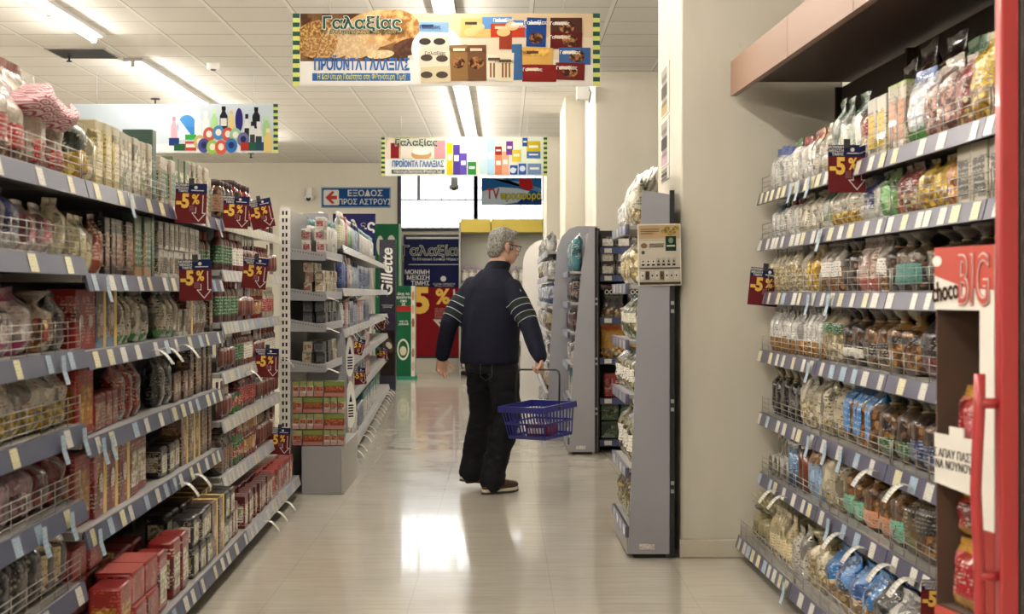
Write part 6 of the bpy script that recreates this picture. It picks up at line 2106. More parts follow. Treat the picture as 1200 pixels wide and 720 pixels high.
# posters on the narrow side of the near pillar
for i, (z0, z1, cols) in enumerate(((2.25, 2.52, ('#c9b088', '#8a8078', '#b8b0a4')), (1.98, 2.23, ('#c4a8b0', '#5a5450', '#b0a8a0')), (1.9, 1.97, ('#8a8480', '#6a645c', '#b8b0a4')))):
    r = empty('pillar_poster', (.8575, 8.25, z0), R(-90), ['upper faded notice taped on the narrow pillar side', 'middle faded notice taped on the narrow pillar side', 'lowest faded notice taped on the narrow pillar side'][i], 'notice')
    h = z1 - z0
    mb = MB(); mb.box((-.2, 0, 0), (.2, .003, h), mat('notice_paper', '#cfc9be', .5)); mb.obj('sheet', r)
    a = Art()
    for k, c in enumerate(cols):
        a.rect(-.18, h * (k / 3 + .03), .12, h * ((k + 1) / 3 - .05), ink(c))
    for k in range(5):
        a.rect(-.12 + k * .05, h * .2, -.1 + k * .05, h * .8, ink('#4a4644'))
    a.obj(r)

# rack of crisps with grey tapered panels
RUN_D = Run(.5125, 0, 1)
LV_D = [.13, .45, .72, .98, 1.22, 1.47]
side_rack('side_rack', 'grey tapered crisp rack beyond the basket', RUN_D, 12.3, 13.35, LV_D, .205, 1.80, [(0, .022), (.204, .022), (.204, 1.82), (.165, 1.82), (.1, 1.5), (.03, .75)])
for lv, key, nm, s_ in ((5, 's6', 'top shelf of crisp rack', 1.0), (4, 's7', 'second shelf of crisp rack', 1), (3, 's7', 'third shelf of crisp rack', 1), (2, 's8', 'fourth shelf of crisp rack', 1), (1, 'tea', 'fifth shelf of crisp rack', .95), (0, 'tea', 'bottom shelf of crisp rack', 1)):
    stock(RUN_D, LV_D[lv], [(key, 8, {'s': s_})], 12.34, 1, nm, NR, depth=.02, lim=13.3, seed=150 + lv)

RUN_E = Run(.365, 0, 1)
LV_E = [.13, .42, .70, .96, 1.2, 1.44, 1.66]
pts = [(0, 0), (.44, 0), (.44, 1.88), (.27, 1.88), (.2, 1.86), (.13, 1.79), (.09, 1.68), (.075, 1.55), (.02, .7)]
side_rack('side_rack', 'long rack with curved grey end panel behind the crisp rack', RUN_E, 13.42, 17.0, LV_E, .44, 1.84, pts, None, M_RAILW, False)
for lv, seq in ((6, [('s8', 26)]), (5, [('s8', 10), ('sa', 16)]), (4, [('s9', 26)]), (3, [('sa', 8), ('s8', 18)]), (2, [('s8', 12), ('sa', 14)]), (1, [('sa', 26)]), (0, [('s9', 12), ('s8', 14)])):
    stock(RUN_E, LV_E[lv], seq, 13.46, 1, '%s shelf of the long rack' % ('bottom', 'sixth', 'fifth', 'fourth', 'third', 'second', 'top')[lv], NR, depth=.0, lim=16.95, seed=160 + lv)
ES = empty('divider_screen', (.16, 17.3, 0), 0, 'tall white rounded end panel beside the man', 'panel')
mb = MB()
polyplate(mb, [(0, 0), (.46, 0), (.46, 1.9), (.3, 1.9)] + [(.3 - .26 * math.sin(R(q)), 1.62 + .28 * math.cos(R(q))) for q in range(15, 91, 15)], 0, .03, M_WHITEP)
mb.obj('panel', ES)
mb = MB(); mb.box((.02, .03, 0), (.45, .3, .06), M_LGREY); mb.obj('foot', ES)

# cereal shelves facing the camera, between the two side racks
CS = empty('cereal_rack', (.757, 12.5, 0), 0, 'dark cereal rack facing the camera between the grey side racks', 'shelf unit')
LV_S = [.1, .44, .765, 1.095, 1.44, 1.665]
mb = MB(); mb.box((0, .4, 0), (.95, .43, 1.82), M_DARKBACK); mb.obj('back_panel', CS)
mb = MB(); mb.box((-.012, -.0, 0), (.012, .43, 1.82), M_DARKBACK); mb.obj('side_panel', CS)
mb = MB(); mb.box((.938, -.0, 0), (.962, .43, 1.82), M_DARKBACK); mb.obj('side_panel', CS)
mb = MB(); mb.box((-.014, -.012, .0), (-.002, -.001, 1.8), M_LGREY); mb.obj('white_edge', CS)
for z in LV_S:
    mb = MB(); mb.box((.013, .0, z - .025), (.937, .398, z), M_KICK, bev=.002); sh = mb.obj('shelf', CS)
    mb = MB(); mb.box((.013, -.012, z - .05), (.937, -.0005, z + .002), mat('navy_rail', '#3a4470', .4)); mb.obj('price_rail', sh)
    for k in range(4):
        mb = MB(); mb.box((.05 + k * .21, -.0135, z - .042), (.11 + k * .21, -.0122, z - .006), M_TAG); mb.obj('price_label', sh)


def facing_row(z, key, n, where, pitch=None, stack=1, x0=.02, depth=.03, text=None):
    ps = protos(key)
    x = x0
    for i in range(n):
        pr = ps[i % len(ps)]
        w, d, h = pr.size
        for q in range(stack):
            lab = '%s %s %sfrom the grey panel, %s' % (ORD[i], KINDS[key]['desc'], ('' if stack == 1 else ('lower ', 'upper ')[q] + 'layer '), where)
            r = spawn(pr, T(.757 + x + w / 2, 12.5 + depth + d / 2, z + .001 + q * (h + .001)), lab, KINDS[key]['cat'], 'goods on the ' + where)
            if text:
                lettering(text[0], text[1], text[2], r, T(0, -d / 2 - .012, h * text[3]), .02, sx=text[4])
        x += pitch or w + .01


facing_row(LV_S[5], 'cho', 6, 'top cereal rack shelf')
facing_row(LV_S[4], 'cho', 6, 'second cereal rack shelf', stack=2)
facing_row(LV_S[3], 'cda', 4, 'third cereal rack shelf', text=('OOBA', .055, INK_W, .76, .85))
facing_row(LV_S[2], 'klg', 4, 'fourth cereal rack shelf', text=("Kellogg's", .042, INK_RED, .88, .9))
facing_row(LV_S[1], 'rdc', 5, 'fifth cereal rack shelf', x0=.05)
facing_row(LV_S[0], 'gnc', 5, 'bottom cereal rack shelf', stack=2)
sb = empty('spray_bottle', (.70, 12.36, 0), 0, 'small white bottle standing on the floor beside the crisp rack', 'bottle')
mb = MB(); mb.lathe([(.03, 0), (.032, .01), (.032, .09), (.014, .12)], M_WHITEP, 14); mb.obj('body', sb)
mb = MB(); mb.lathe([(.014, .12), (.014, .15), (.008, .155)], M_DARKP, 12); mb.obj('cap', sb)

# shelf with yellow header under the far windows
YS = empty('yellow_header_shelf', ((588 - CX) * 24 / F, 24.0, 0), 0, 'wide shelf with a yellow header board under the far window', 'shelf unit')
w = 96 * 24 / F
mb = MB(); mb.box((-w / 2, .35, 0), (w / 2, .4, 2.43), mat('pale_back', '#b5b3aa', .5)); mb.obj('back_panel', YS)
for i, (x0, x1) in enumerate(((-w / 2, -w / 2 + 35 * 24 / F), (-w / 2 + 36 * 24 / F, w / 2))):
    mb = MB(); mb.box((x0, -.02, 2.24), (x1, .3, 2.45), mat('yellow_header', '#dcc22c', .4), bev=.006); mb.obj('header_board', YS)
mb = MB(); mb.box((w / 2 + .005, -.04, 0), (w / 2 + .09, .38, 2.75), mat('green_post', '#3f9a54', .4)); mb.obj('green_post', YS)
mb = MB(); mb.box((-w / 2 - .03, -.02, 0), (-w / 2, .4, 2.4), M_LGREY); mb.obj('side_panel', YS)
for z in (.1, .5, .95, 1.45):
    mb = MB(); mb.box((-w / 2 + .002, .0, z - .03), (w / 2, .348, z), M_LGREY); mb.obj('shelf', YS)
ps = protos('det')
for z, nm in ((1.45, 'top'), (.95, 'second'), (.5, 'third'), (.1, 'bottom')):
    for i in range(11):
        spawn(ps[0], T(YS.location.x - w / 2 + .06 + i * .113, 24.1, z + .001), '%s pale detergent bottle on the %s shelf under the yellow header' % (ORD[i], nm), 'bottle', 'detergent bottles on the yellow header shelf')

# little cameras on the walls and the loudspeaker box
for i, (px, py, Y, lab) in enumerate(((362, 228, 24.998, 'white security camera on the far wall beside the exit sign'), (532, 216, 24.998, 'grey security camera between the far windows'))):
    r = empty('security_camera', W(px, py + 6, Y), 0, lab, 'camera')
    mb = MB(); mb.box((-.05, 0, .06), (.05, .1, .2), M_WHITEP if i == 0 else M_LGREY, bev=.01); mb.obj('housing', r)
    mb = MB(); mb.lathe([(.03, -.02), (.075, 0), (.085, .05), (.07, .07)], M_WHITEP if i == 0 else M_LGREY, 18); hd = mb.obj('dome', r)
    mb = MB(); mb.lathe([(.035, 0), (.04, .012)], M_DARKP, 14, T(0, -.078, .01) @ Matrix.Rotation(R(-90), 4, 'X')); mb.obj('lens', hd)
r = empty('alarm_box', W(683, 118, 14.698), 0, 'white wall box with sloped side near the ceiling by the pillars', 'box')
mb = MB(); mb.box((-.065, -.1, 0), (.055, .0, .13), M_WHITEP, bev=.006); mb.obj('housing', r)
mb = MB(); mb.tube([(.055, -.02, .12), (.075, 0, .08), (.06, 0, -.02)], .006, M_DARKP, 6); mb.obj('cable', r)

# ------------------------------------------------------------------ red stand with cardboard display box, close to the camera
M_REDM = mat('red_lacquered_metal', '#b0262a', .3, coat=.3)
ST = empty('display_stand', (1.02, 3.12, 0), 0, 'red metal display stand with upright post, nearest the camera', 'stand')
mb = MB(); mb.box((-.02, -.02, 0), (.018, .02, 2.1), M_REDM, bev=.005); mb.obj('post', ST)
mb = MB(); mb.box((.02, -.02, 0), (.05, .03, 2.1), mat('stand_grey', '#3a3838', .5), bev=.004); mb.obj('rear_post', ST)
mb = MB(); mb.box((-.06, -.03, 0), (.19, .36, .06), M_REDM, bev=.006); mb.obj('base', ST)
mb = MB(); mb.box((-.05, .03, .06), (.18, .34, .34), M_REDM, bev=.006); mb.obj('plinth', ST)
xh = -.062
mb = MB()
mb.tube([(xh + .006, -.0, 1.135), (xh + .004, -.004, 1.06), (xh - .002, -.01, .98), (xh - .006, -.012, .9), (xh + .0, -.008, .8), (xh + .006, 0, .7), (xh + .006, 0, .4), (xh + .006, .0, .06)], .0115, M_REDM, 12)
mb.obj('handle_tube', ST)
for z in (1.075, .725):
    mb = MB(); mb.tube([(xh + .004, -.004, z), (-.018, 0, z)], .011, M_REDM, 10); mb.obj('crossbar', ST)

A = Vector((.968, 3.45, 0))
th = R(-78.5)
CB = empty('cardboard_display', (A.x, A.y, .345), th, 'red and white cardboard display box of chocolate snacks', 'display box')
BW, BD, BH = .262, .185, 1.40 - .345
z_ = lambda z: z - .345
M_CB_W = mat('card_white', '#d8d3c8', .5)
M_CB_R = mat('card_red', '#b83f2e', .5)
M_CB_K = mat('card_brown_inside', '#5a4436', .7)
M_CB_B = mat('card_blue', '#3a78b0', .5)
M_CB_DR = mat('card_side_red', '#9a2a24', .5)
# shell: back, far side, near side, front header, ledge and flange
mb = MB(); mb.box((0, BD - .005, 0), (BW, BD, BH), M_CB_K); mb.obj('back_wall', CB)
mb = MB(); mb.box((0, .0, 0), (.004, BD - .006, BH), M_CB_K); mb.obj('side_wall', CB)
mb = MB(); mb.box((BW - .004, .004, 0), (BW, BD - .006, z_(.83)), M_CB_DR); mb.box((BW - .004, .004, z_(.83)), (BW, BD - .006, z_(1.262)), M_CB_W); mb.box((BW - .004, .004, z_(1.262)), (BW, BD - .006, z_(1.275)), M_CB_B); mb.box((BW - .004, .004, z_(1.275)), (BW, BD - .006, BH), M_CB_DR); mb.obj('printed_side_wall', CB)
mb = MB(); mb.box((0, .0, BH - .004), (BW, BD, BH), M_CB_K); mb.obj('lid', CB)
mb = MB()
mb.box((0, -.004, z_(1.262)), (BW, .0, BH), M_CB_W)
hd = mb.obj('header', CB)
a = Art(y0=-.0042)
a.poly([(0, BH), (BW, BH), (BW, z_(1.305)), (BW * .55, z_(1.31)), (0, z_(1.338))], M_CB_R)
a.ell(.012, z_(1.37), .022, .012, INK_W)
a.obj(hd)
lettering('BIG', .155, M_CB_R, hd, T(BW * .685, -.0055, z_(1.322)), .028, sx=.58)
lettering('BIG', .155, INK_W, hd, T(BW * .685, -.0068, z_(1.322)), .012, sx=.58)
lettering('BIG', .155, M_CB_R, hd, T(BW * .685, -.0081, z_(1.322)), -.008, sx=.58)
lettering('choco', .062, ink('#3a2018'), hd, T(BW * .2, -.0055, z_(1.302)) @ Matrix.Rotation(R(-5), 4, 'Y'), .02, sx=.8)
mb = MB()
mb.prism([(0, z_(.875)), (BW * .77, z_(.862)), (BW * .77, z_(.985)), (BW * .5, z_(.985)), (BW * .5, z_(1.005)), (BW * .26, z_(1.005)), (BW * .26, z_(.985)), (0, z_(.985))], -.004, 0, M_CB_W)
lg = mb.obj('ledge', CB)
lettering('Σ ΑΠΑΥ ΠΑΣΤΟ\nΝΑ ΝΟΥΝΟΥΣ', .026, ink('#4a4640'), lg, T(BW * .37, -.0048, z_(.93)), .006, sx=1.05)
mb = MB()
mb.box((BW * .77, -.004, z_(.80)), (BW, .0, z_(1.262)), M_CB_W)
mb.box((BW * .77, -.004, 0), (BW, .0, z_(.80)), M_CB_DR)
mb.obj('front_flange', CB)
mb = MB(); mb.box((0, -.004, 0), (BW * .77, 0, z_(.6)), M_CB_R); mb.obj('lower_front', CB)
for z in (.875, .6):
    mb = MB(); mb.box((.006, .004, z_(z)), (BW - .006, BD - .008, z_(z) + .004), M_CB_K); mb.obj('tray', CB)
a = Art(y0=-.0)
P('sn', 'snack_pack', 'white red and gold snack pack', .15, .15, .07, '#c9a05c', '#b0222c', '#c9984c', .22, .72, None, 40, ink='#e0d4c8', art='#ddd4ca', cat='snack pack', crinkle=.6)
P('sr', 'snack_pack', 'red snack pack', .15, .16, .06, '#8a1c1c', '#8f1f1f', '#7a181a', .24, .74, None, 40, ink='#d8b8a8', cat='snack pack', crinkle=.6)
Mb = Matrix.Translation(CB.location) @ Matrix.Rotation(th, 4, 'Z')
for i, (key, x, y, z, rx, lab) in enumerate((('sn', .095, .052, .945, -.08, 'white and gold snack pack in the upper window of the cardboard display'),
                                             ('sr', .095, .135, 1.0, .0, 'red snack pack leaning behind in the upper window of the cardboard display'),
                                             ('sn', .095, .05, .606, .0, 'gold and white snack pack at the bottom of the lower display window'),
                                             ('sn', .095, .06, .768, .0, 'white and red snack pack lying on another in the lower display window'))):
    spawn(protos(key)[i % 2], Mb @ T(x, y, z_(z)) @ Matrix.Rotation(rx, 4, 'X') @ Matrix.Diagonal((1, 1, .62 if i == 3 else 1, 1)), lab, 'snack pack', 'snack packs in the cardboard display')

# ------------------------------------------------------------------ the man and his basket
def V(x, y, z):
    return Vector((x, y, z))


class Blob:
    """Closed shapes melted into one smooth skin."""
    def __init__(self):
        self.mb = MB()

    def ring_loft(self, rings, n=24):
        """rings: (centre, axis a * radius, axis b * radius)."""
        vs, fs = [], []
        for c, a, b in rings:
            for j in range(n):
                t = 2 * PI * j / n
                vs.append(c + a * math.cos(t) + b * math.sin(t))
        k = len(rings)
        for i in range(k - 1):
            for j in range(n):
                j2 = (j + 1) % n
                fs.append((i * n + j, i * n + j2, (i + 1) * n + j2, (i + 1) * n + j))
        fs.append(list(range(n - 1, -1, -1)))
        fs.append([(k - 1) * n + j for j in range(n)])
        self.mb.add(vs, fs, M_WHITEP, True)

    def limb(self, pts, n=14, flat=None):
        """pts: (point, radius); rounded ends. flat: (vector, factor) squeezes the section along the vector."""
        P_, R_ = [Vector(p) for p, r in pts], [r for p, r in pts]
        d0, d1 = (P_[1] - P_[0]).normalized(), (P_[-1] - P_[-2]).normalized()
        pp, rr = [], []
        for q in (.98, .8, .5, .2):
            pp.append(P_[0] - d0 * R_[0] * q); rr.append(R_[0] * math.sqrt(1 - q * q))
        pp += P_; rr += R_
        for q in (.2, .5, .8, .98):
            pp.append(P_[-1] + d1 * R_[-1] * q); rr.append(R_[-1] * math.sqrt(1 - q * q))
        rings = []
        prev = None
        for i, p in enumerate(pp):
            d = (pp[min(i + 1, len(pp) - 1)] - pp[max(i - 1, 0)]).normalized()
            if flat is not None:
                a = (flat[0] - d * flat[0].dot(d)).normalized()
            elif prev is None:
                a = d.orthogonal().normalized()
            else:
                a = (prev - d * prev.dot(d)).normalized()
            prev = a
            b = d.cross(a)
            rings.append((p, a * rr[i] * (flat[1] if flat else 1), b * rr[i]))
        self.ring_loft(rings, n)

    def ball(self, c, rx, ry, rz, M=None, n=20):
        rings = []
        for i in range(1, n):
            t = PI * i / n - PI / 2
            rings.append((Vector((0, 0, rz * math.sin(t))), Vector((rx * math.cos(t), 0, 0)), Vector((0, ry * math.cos(t), 0))))
        M = (Matrix.Translation(c) @ M) if M else Matrix.Translation(c)
        R3 = M.to_3x3()
        self.ring_loft([(M @ p, R3 @ a, R3 @ b) for p, a, b in rings], n)

    def melt(self, name, m, voxel, it=4, parent=None, fac=.5, wrinkle=0.0, wscale=12.0, stretch=(1, 1, 1)):
        o = self.mb.obj('melt')
        md = o.modifiers.new('r', 'REMESH')
        md.mode = 'VOXEL'
        md.voxel_size = voxel
        md.use_smooth_shade = True
        sm = o.modifiers.new('s', 'SMOOTH')
        sm.iterations = it
        sm.factor = fac
        bpy.context.view_layer.update()
        me = bpy.data.meshes.new_from_object(o.evaluated_get(bpy.context.evaluated_depsgraph_get()))
        bpy.data.objects.remove(o)
        me.name = name
        me.materials.clear()
        me.materials.append(m)
        if wrinkle:
            for v in me.vertices:
                p = Vector((v.co.x * stretch[0], v.co.y * stretch[1], v.co.z * stretch[2])) * wscale
                v.co += v.normal * wrinkle * (noise.noise(p) + .5 * noise.noise(p * 2.1))
        me.polygons.foreach_set('use_smooth', [True] * len(me.polygons))
        me.polygons.foreach_set('material_index', [0] * len(me.polygons))
        me.update()
        ob = bpy.data.objects.new(name, me)
        COL.objects.link(ob)
        if parent:
            ob.parent = parent
        return ob


UPV = V(0, 0, 1)
yaw = R(38)
fw = V(math.sin(yaw), math.cos(yaw), 0)            # where the chest faces
rt = V(math.cos(yaw), -math.sin(yaw), 0)           # his right
O = V(-.095, 10.02, 0)


def B(r, f, z):
    return O + rt * r + fw * f + UPV * z


# joints
neck0, neck1 = V(-.075, 10.03, 1.40), V(-.035, 10.06, 1.53)
head_c = V(-.008, 10.07, 1.60)
shL, shR = B(-.162, .012, 1.345), B(.165, .012, 1.325)
elL, wrL = V(-.365, 10.06, 1.10), V(-.418, 10.12, .885)
bask_c = W(629, 474, 9.66)                        # centre of the basket rim
al = R(49.6)
uu, vv = V(-math.cos(al), math.sin(al), 0), V(math.sin(al), math.cos(al), 0)
grip = W(629.5, 433.5, 9.68)
elR, wrR = V(.155, 9.80, 1.085), grip + V(.008, -.005, .085)
hipL, hipR = B(-.085, .0, .93), B(.085, .0, .93)
knL, anL = V(-.15, 10.15, .50), V(-.225, 10.17, .13)
knR, anR = V(.015, 9.97, .49), V(-.085, 9.915, .10)

M_SKIN = NT('skin')
t = M_SKIN
n_ = t.noise(t.coord('Object'), 60, 3)
t.set(Base_Color=t.mix(n_, srgb('#b98a72'), srgb('#c99c84')), Roughness=.5)
t.b.inputs['Subsurface Weight'].default_value = .08
t.b.inputs['Subsurface Radius'].default_value = (.01, .004, .002)
M_SKIN = t.m


def hand(bl, wrist, d, w, n, curls, thumb_side, spread=.0, tdir=None, scale=1.0):
    """Palm, four bent fingers of different length and a thumb. d: wrist to knuckles, w: across towards the little finger, n: the way the palm faces."""
    k = scale
    pc = wrist + d * .048 * k
    rings = []
    for q, hw, th_ in ((0, .026, .02), (.02, .032, .02), (.05, .039, .0185), (.078, .0415, .016), (.09, .04, .0135)):
        rings.append((wrist + d * q * k, w * hw * k, n * th_ * k))
    bl.ring_loft(rings, 18)
    for i, (off, L, r0) in enumerate(((-.030, .074, .0092), (-.010, .083, .0095), (.0105, .077, .0092), (.029, .060, .0082))):
        base = wrist + d * (.078 - .004 * abs(i - 1)) * k + w * off * k
        dd = (d + w * spread * (i - 1.5)).normalized()
        nn = (n - dd * n.dot(dd)).normalized()
        pts = [(base, r0 * k)]
        ang = 0
        p = base
        for ph, fr in enumerate((.48, .30, .22)):
            ang += R(curls[i][ph])
            p = p + (dd * math.cos(ang) + nn * math.sin(ang)) * L * fr * k
            pts.append((p, (r0 - .0011 * (ph + 1)) * k))
        bl.limb(pts, 10)
    tb = wrist + d * .022 * k - w * .028 * k + n * .006 * k
    td = tdir if tdir is not None else (d * .72 - w * .62 + n * .35).normalized()
    p1 = tb + td * .036 * k
    t2 = (td * .8 + d * .25 + n * .35).normalized()
    p2 = p1 + t2 * .03 * k
    p3 = p2 + (t2 * .8 + n * .45).normalized() * .023 * k
    bl.limb([(tb, .0125 * k), (p1, .0105 * k), (p2, .0092 * k), (p3, .0075 * k)], 10)


# --- body: head with a face, neck, arms with hands, trunk and legs, one skin
hy = R(62)
hf = V(math.sin(hy), math.cos(hy), -.14).normalized()       # where the face looks
hr = hf.cross(UPV).normalized()
hu = hr.cross(hf).normalized()
HM = Matrix(((hr.x, hf.x, hu.x), (hr.y, hf.y, hu.y), (hr.z, hf.z, hu.z))).to_4x4()


def Hp(r, f, u):
    return head_c + hr * r + hf * f + hu * u


bl = Blob()
bl.ball(Hp(0, -.012, .035), .074, .094, .082, HM)
bl.ball(Hp(0, .03, -.03), .060, .062, .082, HM)
bl.ball(Hp(0, .055, -.075), .042, .036, .034, HM)            # chin and jaw
bl.ball(Hp(-.03, .02, -.06), .034, .055, .045, HM)
bl.ball(Hp(.03, .02, -.06), .034, .055, .045, HM)
bl.ball(Hp(0, .077, .012), .05, .02, .014, HM)              # brow
bl.limb([(Hp(0, .083, .005), .008), (Hp(0, .100, -.022), .011), (Hp(0, .106, -.034), .0125)], 12)    # nose
bl.ball(Hp(.011, .095, -.036), .009, .01, .008, HM)
bl.ball(Hp(-.011, .095, -.036), .009, .01, .008, HM)
bl.ball(Hp(0, .090, -.058), .024, .010, .006, HM)           # lips
bl.ball(Hp(0, .089, -.067), .021, .010, .0065, HM)
for s in (-1, 1):
    bl.ball(Hp(s * .036, .068, -.03), .022, .022, .02, HM)  # cheek
    E_ = HM @ Matrix.Rotation(R(s * 18), 4, 'Z')
    bl.ball(Hp(s * .077, -.012, -.006), .009, .02, .034, E_)
    bl.ball(Hp(s * .074, -.008, -.03), .009, .012, .014, E_)
bl.limb([(neck0, .062), (neck1, .056), (Hp(0, -.02, -.02), .056)], 18)
bl.limb([(B(0, 0, .95), .13), (B(0, .01, 1.15), .135), (neck0 - UPV * .08, .12)], 18)
for s, sh, el, wr in ((-1, shL, elL, wrL), (1, shR, elR, wrR)):
    bl.limb([(sh, .055), (sh.lerp(el, .5), .047), (el, .040), (el.lerp(wr, .4), .038), (wr, .027)], 14)
for hp, kn, an in ((hipL, knL, anL), (hipR, knR, anR)):
    bl.limb([(hp, .085), (hp.lerp(kn, .5), .068), (kn, .05), (kn.lerp(an, .35), .05), (an, .036)], 14)
# right hand closes round the handle: knuckles down, fingers under the bar
dR = V(-.02, .0, -1).normalized()
wR = (-uu - dR * (-uu).dot(dR)).normalized()
nR = (-vv)
wristR = grip + V(0, 0, .088) + vv * .022
wrR = wristR + UPV * .0
wR = -wR                                                      # little finger to the rear
hand(bl, wristR, dR, wR, nR, [(38, 78, 60)] * 2 + [(42, 80, 62)] * 2, 1, 0, (dR * .7 - wR * .35 + nR * .6).normalized(), 1.0)
bl.limb([(elR.lerp(wristR, .55), .036), (wristR, .026), (wristR + dR * .02, .026)], 14)
# left hand hangs half open
dL = (V(-.02, .05, -1)).normalized()
nL = (rt * .7 - fw * .5)
nL = (nL - dL * nL.dot(dL)).normalized()
wL = dL.cross(nL).normalized()
if wL.dot(fw) > 0:
    wL = -wL
hand(bl, wrL + dL * .012, dL, wL, nL, [(18, 28, 20), (26, 34, 22), (32, 38, 24), (38, 42, 26)], 1, .04)
man = bl.melt('person', M_SKIN, .0042, 3)
tag(man, 'grey haired man in navy striped sleeve jacket walking with a blue basket', 'person')

# eyes
for s in (-1, 1):
    mb = MB()
    Me = Matrix.Translation(Hp(s * .031, .076, -.002)) @ HM
    mb.lathe([(.011 * math.sin(PI * k / 10) + 1e-4, -.011 * math.cos(PI * k / 10)) for k in range(11)], mat('eye_white', '#d8d4cc', .2), 14, Me @ Matrix.Rotation(R(-90), 4, 'X'))
    e = mb.obj('eye', man)
    mb = MB()
    mb.lathe([(.005, 0), (.0046, .0012)], mat('iris', '#4a3a2c', .2), 12, Me @ T(0, .0105, 0) @ Matrix.Rotation(R(-90), 4, 'X'))
    mb.obj('iris', e)


# --- hair: short, grey, brushed; sits on the skull, leaves face and ears free
def hair_mat():
    t = NT('grey_hair')
    v = t.coord('Object')
    n = t.noise(t.scaled(v, (1, 1, .5)), 130, 3, .6)
    n2 = t.noise(v, 25, 3)
    col = t.ramp(n, [(.34, srgb('#3a3834')), (.5, srgb('#7d7a72')), (.66, srgb('#b5b1a6'))], 'LINEAR')
    col = t.mix(t.math('MULTIPLY', n2, .5), col, srgb('#6a665e'))
    t.set(Base_Color=col, Roughness=.55)
    t.bump(n, .9, .01)
    return t.m


bl = Blob()
bl.ball(Hp(0, -.018, .042), .083, .098, .086, HM)
bl.ball(Hp(0, -.055, -.002), .072, .062, .075, HM)
bl.ball(Hp(0, -.062, -.045), .058, .048, .045, HM)
bl.ball(Hp(0, .045, .09), .058, .04, .03, HM)
for s in (-1, 1):
    bl.ball(Hp(s * .066, .012, .03), .014, .03, .04, HM)
    bl.limb([(Hp(s * .071, .022, .02), .012), (Hp(s * .071, .024, -.02), .008)], 8)
hair = bl.melt('hair', hair_mat(), .0055, 2, man)
for v in hair.data.vertices:
    loc = HM.inverted() @ (v.co - head_c)
    q = Vector((loc.x * 90, loc.y * 45, loc.z * 30))
    dz = noise.noise(q) * .0042 + noise.noise(q * 2.3) * .0022
    v.co += v.normal * dz
    # keep the face and the ears clear
    if loc.y > .03 and loc.z < .055:
        v.co -= hf * min(.06, (loc.y - .03)) * 1.0
    if abs(loc.x) > .062 and loc.z < .022 and loc.y > -.035 and not (loc.y > .012 and loc.z > -.02):
        v.co -= hr * math.copysign(.016, loc.x)

# --- spectacles
gl_ = MB()
M_FRAME = mat('spectacle_frame', '#17161a', .3)
for s in (-1, 1):
    ring = [Hp(s * .034 + .026 * math.cos(q), .098 - .006 * abs(math.cos(q)), .0 + .019 * math.sin(q)) for q in [2 * PI * k / 20 for k in range(20)]]
    gl_.tube(ring, .0022, M_FRAME, 6, closed=True)
    gl_.tube([Hp(s * .06, .094, .006), Hp(s * .080, .085, .010), Hp(s * .083, .03, .012), Hp(s * .082, -.012, .014), Hp(s * .08, -.022, .0)], .0028, M_FRAME, 6)
gl_.tube([Hp(-.009, .098, .004), Hp(0, .103, .007), Hp(.009, .098, .004)], .0022, M_FRAME, 6)
sp = gl_.obj('spectacles', man)
t = NT('spectacle_lens')
tr, gs, mxs = t.n('ShaderNodeBsdfTransparent'), t.n('ShaderNodeBsdfGlossy'), t.n('ShaderNodeMixShader')
gs.inputs['Roughness'].default_value = .03
mxs.inputs[0].default_value = .15
t.t.links.new(tr.outputs[0], mxs.inputs[1]); t.t.links.new(gs.outputs[0], mxs.inputs[2]); t.t.links.new(mxs.outputs[0], t.t.nodes['Material Output'].inputs[0])
for s in (-1, 1):
    mb = MB(); mb.poly([Hp(s * .034 + .025 * math.cos(q), .0965 - .006 * abs(math.cos(q)), .018 * math.sin(q)) for q in [2 * PI * k / 20 for k in range(20)]], t.m); mb.obj('lens', sp)


# --- jacket
def cloth(name, a, b, scale=80, rough=.85, bump=.25):
    t = NT(name)
    v = t.coord('Object')
    t.set(Base_Color=t.mix(t.noise(v, scale, 3), srgb(a), srgb(b)), Roughness=rough, Specular_IOR_Level=.25)
    t.bump(t.noise(v, scale * 4, 2), bump, .004)
    return t.m


M_JACKET = cloth('navy_fleece', '#0c0e20', '#121528')
M_COLLAR = cloth('dark_collar_fleece', '#0c0e1a', '#121522')
bl = Blob()


def JR(r0, f0, z, a, b, tilt=0.0):
    c = B(r0, f0, z)
    return (c, rt * a + UPV * tilt * 0, fw * b)


bl.ring_loft([JR(-.005, -.005, .835, .208, .150), JR(-.005, -.005, .86, .215, .156), JR(-.003, -.005, 1.0, .210, .156), JR(0, 0, 1.14, .215, .152), JR(0, .004, 1.26, .212, .142), JR(0, .010, 1.335, .200, .125), JR(.003, .014, 1.385, .165, .105), JR(.006, .02, 1.425, .122, .09), JR(.012, .026, 1.452, .085, .08)], 36)
cuffL, cuffR = wrL + (elL - wrL) * .02, wristR + (elR - wristR) * -.03
for sh, el, wr in ((shL, elL, cuffL), (shR, elR, cuffR)):
    m1, m2 = sh.lerp(el, .5), el.lerp(wr, .5)
    bl.limb([(sh, .070), (m1, .070), (el, .066), (m2, .058), (wr, .047)], 18)
jk = bl.melt('jacket', M_JACKET, .009, 6, man, .5, .010, 8.0, (1.1, 1.1, .5))
bl = Blob()
cn0 = B(.012, .03, 1.43)
ring = []
for q, r_, z in ((0, .088, 0), (.4, .083, .03), (.8, .080, .06), (1, .078, .072)):
    c = cn0.lerp(neck1, q) - UPV * (cn0.lerp(neck1, q).z - 1.415 - z) + V(-.004, 0, 0)
    ring.append((c, rt * r_ + UPV * .012, fw * r_ * .98 - UPV * r_ * .28))
bl.ring_loft(ring, 28)
bl.melt('collar', M_COLLAR, .006, 4, jk, .5, .003, 20)


